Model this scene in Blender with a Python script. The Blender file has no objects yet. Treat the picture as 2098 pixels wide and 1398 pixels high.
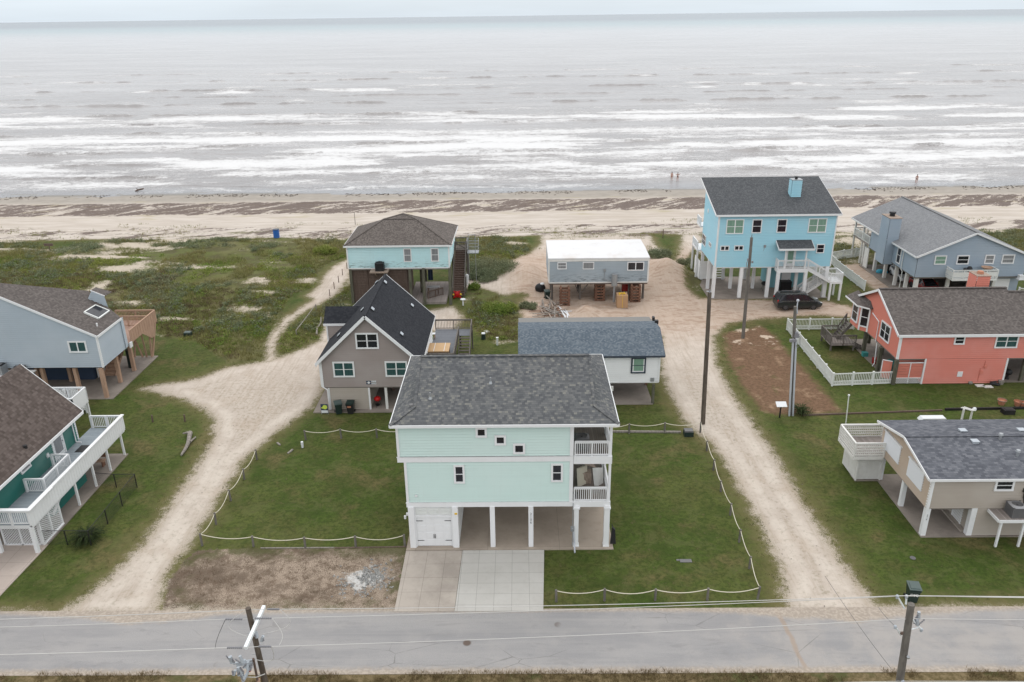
import bpy, math, random
import numpy as np
from mathutils import Vector, Matrix
random.seed(7); rng = np.random.default_rng(11)
S = bpy.context.scene; COL = S.collection; R = math.radians

# ---------------------------------------------------------------- camera, world, sun, exposure
CAMH, FPX, PITCH, ROLL, YAW = 31.0, 1632.0, R(22.33), R(-0.77), R(0.7)
cam_d = bpy.data.cameras.new('camera'); cam = bpy.data.objects.new('camera', cam_d); COL.objects.link(cam)
MROT = (Matrix.Rotation(YAW, 3, 'Z') @ Matrix.Rotation(math.pi/2-PITCH, 3, 'X') @ Matrix.Rotation(ROLL, 3, 'Z'))
cam.matrix_world = Matrix.Translation((0, 0, CAMH)) @ MROT.to_4x4()
cam_d.sensor_width = 36; cam_d.lens = FPX/2098*36; cam_d.clip_end = 60000; cam_d.clip_start = 0.5
S.camera = cam
W = bpy.data.worlds.new('World'); S.world = W; W.use_nodes = True
wn = W.node_tree; wn.nodes.clear()
SUN_EL, SUN_AZ = R(58), R(12)
def wnode(t, **k):
    n = wn.nodes.new(t)
    for a, b in k.items(): setattr(n, a, b)
    return n
sky = wnode('ShaderNodeTexSky', sky_type='NISHITA', sun_disc=False, sun_elevation=SUN_EL, sun_rotation=SUN_AZ)
geo = wnode('ShaderNodeTexCoord'); sep = wnode('ShaderNodeSeparateXYZ'); wn.links.new(geo.outputs['Generated'], sep.inputs[0])
wr = wnode('ShaderNodeValToRGB'); wn.links.new(sep.outputs['Z'], wr.inputs[0])
cr = wr.color_ramp; cr.elements[0].position = 0.0; cr.elements[0].color = (.555, .625, .69, 1)
cr.elements[1].position = 1.0; cr.elements[1].color = (1.0, 1.0, 1.0, 1)
e = cr.elements.new(.06); e.color = (.63, .69, .745, 1)
e = cr.elements.new(.16); e.color = (.98, 1.0, 1.02, 1)
e = cr.elements.new(.5); e.color = (1.0, 1.0, 1.0, 1)
wnz = wnode('ShaderNodeTexNoise'); wnz.inputs['Scale'].default_value = 2.2; wnz.inputs['Detail'].default_value = 5
wmp = wnode('ShaderNodeMapping'); wmp.inputs['Scale'].default_value = (1, 1, 9)
wn.links.new(geo.outputs['Generated'], wmp.inputs[0]); wn.links.new(wmp.outputs[0], wnz.inputs[0])
wmr = wnode('ShaderNodeMapRange'); wmr.inputs[1].default_value = .3; wmr.inputs[2].default_value = .7; wmr.inputs[3].default_value = 10.4; wmr.inputs[4].default_value = 12.6
wn.links.new(wnz.outputs[0], wmr.inputs[0])
wv = wnode('ShaderNodeVectorMath', operation='SCALE'); wn.links.new(wr.outputs[0], wv.inputs[0]); wn.links.new(wmr.outputs[0], wv.inputs['Scale'])
wmx = wnode('ShaderNodeMix', data_type='RGBA'); wmx.inputs[0].default_value = .9
wn.links.new(sky.outputs[0], wmx.inputs[6]); wn.links.new(wv.outputs[0], wmx.inputs[7])
wb = wnode('ShaderNodeBackground'); wb.inputs[1].default_value = 0.1; wo = wnode('ShaderNodeOutputWorld')
wn.links.new(wmx.outputs[2], wb.inputs[0]); wn.links.new(wb.outputs[0], wo.inputs[0])
sl = bpy.data.lights.new('sun', 'SUN'); sl.energy = .6; sl.angle = R(35); sl.color = (1, .97, .93)
so = bpy.data.objects.new('sun', sl); COL.objects.link(so)
sd = Vector((math.sin(SUN_AZ)*math.cos(SUN_EL), math.cos(SUN_AZ)*math.cos(SUN_EL), math.sin(SUN_EL)))
so.rotation_euler = sd.to_track_quat('Z', 'Y').to_euler()
S.view_settings.view_transform = 'Standard'; S.view_settings.look = 'None'; S.view_settings.gamma = 1
S.view_settings.exposure = 0.28
S.view_settings.use_curve_mapping = False

# ---------------------------------------------------------------- survey helpers (measure the photo once, get real positions)
def ray(px, py): return MROT @ Vector(((px-1049)/FPX, -(py-699)/FPX, -1))
def G(px, py, z=0.):
    d = ray(px, py); return Vector((0, 0, CAMH)) + d*((z-CAMH)/d.z)
def VY(px, py, y):
    d = ray(px, py); return Vector((0, 0, CAMH)) + d*(y/d.y)
def VX(px, py, x):
    d = ray(px, py); return Vector((0, 0, CAMH)) + d*(x/d.x)

# ---------------------------------------------------------------- material helpers
class NT:
    def __init__(s, name):
        s.m = bpy.data.materials.new(name); s.m.use_nodes = True; s.t = s.m.node_tree; s.t.nodes.clear()
        s.out = s.t.nodes.new('ShaderNodeOutputMaterial'); s.b = s.t.nodes.new('ShaderNodeBsdfPrincipled')
        s.t.links.new(s.b.outputs[0], s.out.inputs[0]); s._pos = None
    def n(s, t, **k):
        n = s.t.nodes.new(t)
        for a, b in k.items(): setattr(n, a, b)
        return n
    def setin(s, sock, v):
        if isinstance(v, bpy.types.NodeSocket): s.t.links.new(v, sock)
        elif isinstance(v, (tuple, list)) and sock.type == 'RGBA': sock.default_value = (*v[:3], 1)
        else: sock.default_value = v
    def pos(s):
        if s._pos is None: s._pos = s.n('ShaderNodeNewGeometry').outputs['Position']
        return s._pos
    def obj(s): return s.n('ShaderNodeTexCoord').outputs['Object']
    def uv(s): return s.n('ShaderNodeTexCoord').outputs['UV']
    def map(s, v, scale=(1,1,1), loc=(0,0,0), rot=(0,0,0)):
        n = s.n('ShaderNodeMapping'); s.setin(n.inputs[0], v); n.inputs['Scale'].default_value = scale
        n.inputs['Location'].default_value = loc; n.inputs['Rotation'].default_value = rot; return n.outputs[0]
    def noise(s, v, scale=1., detail=4., rough=.55, dist=0.):
        n = s.n('ShaderNodeTexNoise'); s.setin(n.inputs['Vector'], v); n.inputs['Scale'].default_value = scale
        n.inputs['Detail'].default_value = detail; n.inputs['Roughness'].default_value = rough; n.inputs['Distortion'].default_value = dist
        return n.outputs[0]
    def vor(s, v, scale=1., feat='F1', out='Distance'):
        n = s.n('ShaderNodeTexVoronoi', feature=feat); s.setin(n.inputs['Vector'], v); n.inputs['Scale'].default_value = scale; return n.outputs[out]
    def mth(s, op, a, b=0., c=0.):
        n = s.n('ShaderNodeMath', operation=op); s.setin(n.inputs[0], a); s.setin(n.inputs[1], b)
        if len(n.inputs) > 2: s.setin(n.inputs[2], c)
        return n.outputs[0]
    def ss(s, v, a, b, c=0., d=1.):
        n = s.n('ShaderNodeMapRange', interpolation_type='SMOOTHSTEP'); s.setin(n.inputs[0], v)
        for i, x in enumerate((a, b, c, d)): s.setin(n.inputs[i+1], x)
        return n.outputs[0]
    def mr(s, v, a, b, c=0., d=1.):
        n = s.n('ShaderNodeMapRange'); s.setin(n.inputs[0], v)
        for i, x in enumerate((a, b, c, d)): s.setin(n.inputs[i+1], x)
        return n.outputs[0]
    def mix(s, f, a, b, blend='MIX'):
        n = s.n('ShaderNodeMix', data_type='RGBA', blend_type=blend); s.setin(n.inputs[0], f); s.setin(n.inputs[6], a); s.setin(n.inputs[7], b); return n.outputs[2]
    def ramp(s, f, stops, interp='LINEAR'):
        n = s.n('ShaderNodeValToRGB'); s.setin(n.inputs[0], f); c = n.color_ramp; c.interpolation = interp
        while len(c.elements) < len(stops): c.elements.new(.5)
        for el, (p, col) in zip(c.elements, stops): el.position = p; el.color = (*col, 1)
        return n.outputs[0]
    def attr(s, name): return s.n('ShaderNodeAttribute', attribute_name=name).outputs['Fac']
    def bump(s, h, strength=.3, dist=.05):
        n = s.n('ShaderNodeBump'); s.setin(n.inputs['Height'], h); n.inputs['Strength'].default_value = strength; n.inputs['Distance'].default_value = dist
        s.t.links.new(n.outputs[0], s.b.inputs['Normal']); return n
    def fin(s, col, rough=.8, spec=.3, metal=0.):
        s.setin(s.b.inputs['Base Color'], col); s.setin(s.b.inputs['Roughness'], rough)
        s.b.inputs['Specular IOR Level'].default_value = spec; s.b.inputs['Metallic'].default_value = metal
        return s.m
def sc(c, k): return tuple(x*k for x in c)
def paint(name, col, rough=.55, dirt=.12, scale=1.2, spec=.3, metal=0., grime=(.25, .22, .18)):
    t = NT(name); p = t.obj()
    a = t.noise(p, scale, 6, .65); b = t.noise(t.map(p, (6, 6, .7)), 1.5, 4)
    c = t.mix(t.ss(a, .35, .75, 0, dirt), col, grime); c = t.mix(t.ss(b, .5, .8, 0, dirt*.7), c, sc(grime, .8))
    c = t.mix(t.mr(t.noise(p, scale*9, 3), .3, .7, 0, .1), c, sc(col, .8))
    return t.fin(c, rough, spec, metal)
def siding_mat(name, col, dirt=.1, grime=(.2, .2, .17), low=None):
    t = NT(name); p = t.obj(); u = t.uv()
    brd = t.n('ShaderNodeTexWhiteNoise', noise_dimensions='2D')
    s_ = t.n('ShaderNodeSeparateXYZ'); t.setin(s_.inputs[0], u)
    row = t.mth('FLOOR', t.mth('DIVIDE', s_.outputs[1], .16)); cu = t.mth('FLOOR', t.mth('ADD', t.mth('DIVIDE', s_.outputs[0], 3.6), t.mth('MULTIPLY', row, .37)))
    cb = t.n('ShaderNodeCombineXYZ'); t.setin(cb.inputs[0], row); t.setin(cb.inputs[1], cu); t.setin(brd.inputs['Vector'], cb.outputs[0])
    c = t.mix(t.mr(brd.outputs['Value'], 0, 1, 0, .09), col, sc(col, .72))
    a = t.noise(t.map(u, (.6, 1.2, 1)), 1.0, 6, .65); c = t.mix(t.ss(a, .45, .8, 0, dirt), c, grime)
    st = t.noise(t.map(u, (5, .35, 1)), 1.0, 4, .6); c = t.mix(t.ss(st, .52, .8, 0, dirt*.9), c, grime)
    fade = t.noise(t.map(u, (.25, .3, 1), (7, 3, 0)), 1.0, 3); c = t.mix(t.ss(fade, .4, .7, 0, .10), c, (.75, .75, .74))
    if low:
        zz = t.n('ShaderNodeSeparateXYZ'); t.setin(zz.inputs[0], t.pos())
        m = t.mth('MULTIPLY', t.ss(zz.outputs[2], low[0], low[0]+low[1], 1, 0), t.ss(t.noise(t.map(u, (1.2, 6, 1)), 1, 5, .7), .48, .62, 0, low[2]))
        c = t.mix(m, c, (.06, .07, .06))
    return t.fin(c, .55, .3)
def shingle(name, stops, bw=.30, bh=.145, streak=.15, wear=None):
    t = NT(name); u = t.uv()
    s_ = t.n('ShaderNodeSeparateXYZ'); t.setin(s_.inputs[0], u)
    vr = t.mth('DIVIDE', s_.outputs[1], bh); row = t.mth('FLOOR', vr); ur = t.mth('ADD', t.mth('DIVIDE', s_.outputs[0], bw), t.mth('MULTIPLY', row, .4137)); col_ = t.mth('FLOOR', ur)
    cb = t.n('ShaderNodeCombineXYZ'); t.setin(cb.inputs[0], row); t.setin(cb.inputs[1], col_)
    wno = t.n('ShaderNodeTexWhiteNoise', noise_dimensions='2D'); t.setin(wno.inputs['Vector'], cb.outputs[0]); rv = wno.outputs['Value']
    gapu = t.ss(t.mth('ABSOLUTE', t.mth('SUBTRACT', t.mth('FRACT', ur), .5)), .46, .49); saw = t.mth('FRACT', vr); gapv = t.ss(saw, .0, .16, 1, 0); gap = t.mth('MAXIMUM', t.mth('MULTIPLY', gapu, .6), gapv)
    g = t.noise(u, 14, 3, .7); f = t.mth('ADD', t.mth('MULTIPLY', rv, .8), t.mth('MULTIPLY', g, .22))
    c = t.ramp(f, stops)
    c = t.mix(t.mth('MULTIPLY', gap, .5), c, sc(stops[0][1], .5))
    big = t.noise(t.map(u, (.35, .6, 1)), 1, 5, .6); c = t.mix(t.ss(big, .4, .7, 0, streak), c, sc(stops[0][1], .6))
    lite = t.noise(t.map(u, (.9, .12, 1), (3, 9, 0)), 1, 4, .6); c = t.mix(t.ss(lite, .55, .8, 0, streak), c, sc(stops[-1][1], 1.1))
    h = t.mth('ADD', t.mth('SUBTRACT', 1, saw), t.mth('MULTIPLY', rv, .5)); t.bump(h, .45, .02)
    return t.fin(c, .9, .15)
def wood(name, col, col2, rough=.85, sc_=1., dirt=.3):
    t = NT(name); p = t.obj(); a = t.noise(t.map(p, (3, 3, .6)), 2*sc_, 6, .7); b = t.noise(p, 14*sc_, 3)
    c = t.mix(t.ss(a, .3, .7), col, col2); c = t.mix(t.ss(b, .5, .8, 0, dirt), c, sc(col2, .5))
    t.bump(a, .3, .02); return t.fin(c, rough, .2)
def boards(name, col, col2, w=.14, axis=0):
    t = NT(name); p = t.obj(); s_ = t.n('ShaderNodeSeparateXYZ'); t.setin(s_.inputs[0], p)
    k = t.mth('DIVIDE', s_.outputs[axis], w); fl = t.mth('FLOOR', k); wn_ = t.n('ShaderNodeTexWhiteNoise', noise_dimensions='1D'); t.setin(wn_.inputs['W'], fl)
    c = t.mix(wn_.outputs['Value'], col, col2); fr = t.mth('FRACT', k); gap = t.mth('ADD', t.ss(fr, .0, .07, 1, 0), t.ss(fr, .93, 1., 0, 1))
    c = t.mix(t.mth('MULTIPLY', gap, .75), c, sc(col, .25)); n_ = t.noise(t.map(p, (2, 2, 2)), 2, 5, .7); c = t.mix(t.ss(n_, .4, .75, 0, .35), c, sc(col2, .6))
    return t.fin(c, .85, .2)
def glass(name, col, rough=.08, curtain=None):
    t = NT(name)
    if curtain:
        u = t.uv(); w_ = t.noise(t.map(u, (14, .6, 1)), 1, 3); c = t.mix(t.ss(w_, .35, .65), col, curtain)
    else:
        c = t.mix(t.ss(t.noise(t.uv(), 2.2, 3), .4, .65, 0, .5), col, sc(col, 2.2))
    m = t.fin(c, rough, .6); return m
def leafmat(name, c1, c2, c3, big=.12):
    t = NT(name); g = t.n('ShaderNodeNewGeometry'); r = g.outputs['Random Per Island']; p = t.pos()
    a = t.noise(p, big, 4, .6); c = t.mix(t.ss(a, .38, .62), c1, c2); c = t.mix(t.ss(r, .55, 1, 0, .75), c, c3); c = t.mix(t.ss(r, 0, .4, .45, 0), c, sc(c1, .45))
    m = t.fin(c, .75, .15); t.b.inputs['Subsurface Weight'].default_value = 0
    tr = t.n('ShaderNodeBsdfTranslucent'); t.setin(tr.inputs[0], c); mx = t.n('ShaderNodeMixShader'); mx.inputs[0].default_value = .25
    t.t.links.new(t.b.outputs[0], mx.inputs[1]); t.t.links.new(tr.outputs[0], mx.inputs[2]); t.t.links.new(mx.outputs[0], t.out.inputs[0])
    return m
def concrete(name, col, dark, joint=None, stain=.5):
    t = NT(name); p = t.pos(); a = t.noise(p, .35, 6, .65); b = t.noise(p, 2.5, 6, .7); c_ = t.noise(p, 30, 2)
    c = t.mix(t.ss(a, .38, .68, 0, stain), col, dark); c = t.mix(t.ss(b, .5, .75, 0, .35), c, dark); c = t.mix(t.mr(c_, .3, .7, 0, .2), c, sc(col, 1.25))
    if joint:
        s_ = t.n('ShaderNodeSeparateXYZ'); t.setin(s_.inputs[0], p); j = None
        for ax, (st, off) in enumerate(joint):
            f = t.mth('ABSOLUTE', t.mth('SUBTRACT', t.mth('FRACT', t.mth('DIVIDE', t.mth('SUBTRACT', s_.outputs[ax], off), st)), .5))
            g = t.ss(f, .5-.013/st, .5-.005/st, 0, 1); j = g if j is None else t.mth('MAXIMUM', j, g)
        c = t.mix(t.mth('MULTIPLY', j, .6), c, (.09, .08, .07))
        fl = t.n('ShaderNodeCombineXYZ')
        for ax, (st, off) in enumerate(joint): t.setin(fl.inputs[ax], t.mth('FLOOR', t.mth('ADD', t.mth('DIVIDE', t.mth('SUBTRACT', s_.outputs[ax], off), st), .0)))
        w_ = t.n('ShaderNodeTexWhiteNoise', noise_dimensions='2D'); t.setin(w_.inputs['Vector'], fl.outputs[0]); c = t.mix(t.mr(w_.outputs['Value'], 0, 1, 0, .13), c, sc(dark, .9))
    t.bump(b, .15, .01); return t.fin(c, .85, .25)

M = {}
M['white'] = paint('white_paint', (.78, .79, .80), .5, .07)
M['white_old'] = paint('weathered_white_paint', (.74, .735, .71), .6, .16, 2.)
M['vinyl'] = paint('white_vinyl', (.76, .78, .76), .4, .08)
M['mint'] = siding_mat('mint_siding', (.575, .72, .68), .05)
M['taupe'] = siding_mat('taupe_siding', (.30, .255, .235), .08)
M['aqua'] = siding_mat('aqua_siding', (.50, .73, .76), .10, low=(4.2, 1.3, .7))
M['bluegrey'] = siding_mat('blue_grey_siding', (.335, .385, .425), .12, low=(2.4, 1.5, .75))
M['sky'] = siding_mat('sky_blue_siding', (.335, .61, .715), .05)
M['greyblue'] = siding_mat('grey_blue_siding', (.30, .37, .44), .06)
M['coral'] = siding_mat('coral_siding', (.64, .215, .165), .08, grime=(.35, .13, .1))
M['coralpanel'] = paint('coral_panel_paint', (.66, .225, .17), .7, .12, grime=(.4, .15, .1))
M['tan'] = siding_mat('tan_siding', (.38, .335, .285), .08)
M['tanside'] = siding_mat('warm_tan_siding', (.42, .33, .25), .08)
M['paleblue'] = siding_mat('pale_blue_siding', (.39, .45, .50), .08)
M['whitesid'] = siding_mat('white_siding', (.76, .77, .77), .05)
M['teal'] = siding_mat('teal_green_siding', (.016, .135, .112), .06, grime=(.02, .08, .07))
M['tealwall'] = paint('sea_blue_wall', (.22, .48, .55), .6, .1)
M['r_mint'] = shingle('mottled_grey_shingles', [(.0, (.075, .079, .086)), (.5, (.115, .119, .123)), (.78, (.145, .147, .147)), (.88, (.18, .18, .168)), (1, (.265, .258, .225))], .19, .16, .10)
M['r_black'] = shingle('charcoal_black_shingles', [(0, (.020, .022, .027)), (.5, (.029, .031, .037)), (1, (.040, .042, .048))], .16, .14, .1)
M['r_brown'] = shingle('weathered_brown_shingles', [(0, (.085, .073, .067)), (.5, (.13, .113, .103)), (1, (.19, .167, .152))], .14, .14, .18)
M['r_blue'] = shingle('slate_blue_shingles', [(0, (.075, .10, .13)), (.5, (.115, .14, .165)), (1, (.18, .208, .235))], .15, .14, .12)
M['r_char'] = shingle('charcoal_shingles', [(0, (.060, .064, .070)), (.5, (.085, .090, .096)), (1, (.125, .13, .136))], .14, .14, .12)
M['r_light'] = shingle('light_grey_shingles', [(0, (.18, .185, .195)), (.5, (.22, .225, .235)), (1, (.27, .275, .28))], .16, .14, .15)
M['r_dbrown'] = shingle('brown_grey_shingles', [(0, (.085, .075, .071)), (.5, (.12, .105, .098)), (1, (.165, .147, .137))], .18, .15, .15)
M['r_navy'] = shingle('blue_grey_shingles', [(0, (.078, .083, .098)), (.5, (.118, .124, .142)), (1, (.18, .186, .205))], .26, .16, .12)
M['r_woven'] = shingle('woven_brown_shingles', [(0, (.070, .055, .049)), (.45, (.105, .084, .075)), (1, (.145, .118, .107))], .20, .22, .10)
t = NT('white_roof_membrane'); n1 = t.noise(t.pos(), .5, 6, .7); n2 = t.noise(t.map(t.pos(), (1, .5, 1), (-.9, 0, 0)), .35, 4)
M['membrane'] = t.fin(t.mix(t.ss(n1, .52, .75, 0, .35), t.mix(t.ss(n2, .58, .75, 0, .3), (.66, .66, .665), (.46, .36, .28)), (.47, .42, .38)), .5, .3)
M['greyfelt'] = paint('grey_roll_roofing', (.20, .20, .195), .9, .4, .8)
M['glass_dark'] = glass('dark_window_glass', (.014, .015, .02), .12)
M['glass_teal'] = glass('teal_window_glass', (.03, .07, .075), .1, (.045, .1, .1))
M['glass_green'] = glass('curtained_window_glass', (.17, .29, .23), .15, (.23, .36, .28))
M['glass_grey'] = glass('blind_window_glass', (.20, .21, .22), .2, (.28, .28, .29))
M['shade'] = paint('white_window_shade', (.74, .76, .80), .5, .03)
M['blue_trim'] = paint('navy_trim', (.035, .05, .075), .5)
M['deckgrey'] = boards('blue_grey_deck_boards', (.26, .30, .33), (.31, .35, .38), .14, 1)
M['deckslate'] = boards('slate_deck_boards', (.17, .18, .20), (.20, .21, .23), .14, 1)
M['deckold'] = boards('weathered_deck_boards', (.24, .21, .19), (.33, .29, .27), .14, 0)
M['deckbrown'] = boards('brown_deck_boards', (.17, .145, .125), (.24, .205, .18), .14, 0)
M['railgrey'] = wood('weathered_grey_timber', (.19, .17, .155), (.11, .10, .09))
M['tannew'] = wood('tan_timber', (.48, .32, .23), (.38, .25, .18), dirt=.15)
M['tanpink'] = boards('pinkish_tan_boards', (.40, .27, .21), (.46, .31, .25), .14, 1)
M['pole'] = wood('creosote_pole_wood', (.15, .125, .10), (.075, .06, .05), sc_=.8)
M['polegrey'] = wood('grey_pole_wood', (.20, .185, .165), (.12, .11, .10), sc_=.8)
M['postgreen'] = wood('mossy_piling_wood', (.15, .145, .11), (.075, .075, .055))
M['slatbrown'] = wood('brown_slat_wood', (.17, .125, .105), (.12, .085, .07))
M['redwood'] = wood('reddish_cribbing_wood', (.25, .135, .09), (.13, .07, .05), dirt=.5)
M['driftwood'] = wood('bleached_driftwood', (.34, .31, .28), (.18, .16, .14))
M['scrap'] = wood('scrap_lumber', (.42, .34, .28), (.24, .18, .145), sc_=2)
M['cream'] = paint('cream_panels', (.58, .54, .44), .6, .1)
M['cardboard'] = paint('cardboard', (.44, .27, .15), .85, .2)
M['tancover'] = paint('tan_vinyl_cover', (.52, .34, .18), .6, .05)
M['metal'] = paint('galvanised_metal', (.36, .38, .40), .4, .2, metal=.4)
M['acgrey'] = paint('air_conditioner_casing', (.13, .13, .135), .5, .2)
M['aclight'] = paint('pale_air_conditioner_top', (.30, .30, .31), .5, .2)
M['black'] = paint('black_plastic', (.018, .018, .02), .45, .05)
M['bin'] = paint('dark_green_plastic', (.018, .034, .03), .45, .08, grime=(.08, .08, .07))
M['binlid'] = paint('faded_green_plastic', (.075, .105, .10), .5, .15)
M['red'] = paint('red_enamel', (.45, .012, .012), .35, .05, grime=(.2, .02, .02))
M['yellow'] = paint('yellow_plastic', (.7, .45, .03), .5)
M['bluepl'] = paint('blue_plastic', (.02, .12, .42), .5)
M['cyan'] = paint('cyan_plastic', (.05, .38, .52), .5)
M['tealpl'] = paint('teal_bin_plastic', (.04, .25, .24), .5)
M['conduit'] = paint('pale_conduit', (.50, .53, .58), .45, .15)
M['insul'] = paint('grey_porcelain', (.22, .22, .24), .3)
M['xfmr'] = paint('pale_grey_equipment', (.42, .46, .50), .4, .1)
M['fibre'] = paint('white_fibreglass', (.80, .84, .86), .4, .04)
M['wire'] = paint('aluminium_wire', (.55, .54, .52), .5)
M['wiredark'] = paint('dark_cable', (.12, .12, .12), .5)
M['rope'] = paint('pale_rope', (.66, .61, .50), .85)
M['tyre'] = paint('rubber_tyre', (.02, .02, .021), .8)
M['rim'] = paint('dark_alloy_rim', (.10, .10, .11), .35, metal=.6)
M['carblack'] = paint('black_car_paint', (.020, .024, .027), .18, .05, spec=.6)
M['carwhite'] = paint('white_car_paint', (.72, .73, .74), .25, .03, spec=.6)
M['carred'] = paint('red_car_paint', (.28, .02, .02), .25, .03, spec=.6)
M['chrome'] = paint('bright_metal', (.55, .56, .58), .25, .02, metal=.8)
M['lamp'] = paint('clear_lamp_lens', (.70, .72, .74), .15)
M['redlamp'] = paint('red_lamp_lens', (.5, .01, .01), .2)
M['skin'] = paint('skin', (.45, .26, .20), .6, .02)
M['hair'] = paint('dark_hair', (.05, .03, .025), .7)
M['cloth_dark'] = paint('dark_swimwear', (.05, .03, .045), .8)
M['terra'] = paint('terracotta', (.46, .20, .12), .8, .2)
M['sign_white'] = paint('sign_white', (.72, .74, .76), .5, .03)
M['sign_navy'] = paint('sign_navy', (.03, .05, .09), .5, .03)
M['sign_lime'] = paint('sign_lime', (.60, .72, .12), .5, .03)
M['text'] = paint('letter_grey', (.16, .17, .18), .6, 0)
M['textw'] = paint('letter_white', (.8, .8, .8), .6, 0)
M['slab'] = concrete('house_slab_concrete', (.27, .235, .205), (.14, .12, .105), stain=.7)
M['slabF'] = concrete('carport_concrete', (.37, .315, .26), (.20, .165, .135), joint=[(4.5, -2.2), (4.6, 45.9)])
M['drive'] = concrete('driveway_concrete', (.45, .40, .35), (.27, .235, .205), joint=[(1.13, -7.05), (1.27, 35.9)], stain=.7)
M['drive2'] = concrete('pale_driveway_concrete', (.50, .485, .455), (.35, .33, .30), joint=[(1.02, -3.72), (.93, 36.05)], stain=.35)
M['driveK'] = concrete('pinkish_driveway_concrete', (.47, .40, .355), (.34, .28, .24), joint=[(1.35, -31.85), (1.25, 41.3)], stain=.3)
M['liner'] = paint('underfloor_boards', (.20, .18, .165), .9, .3)

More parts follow.
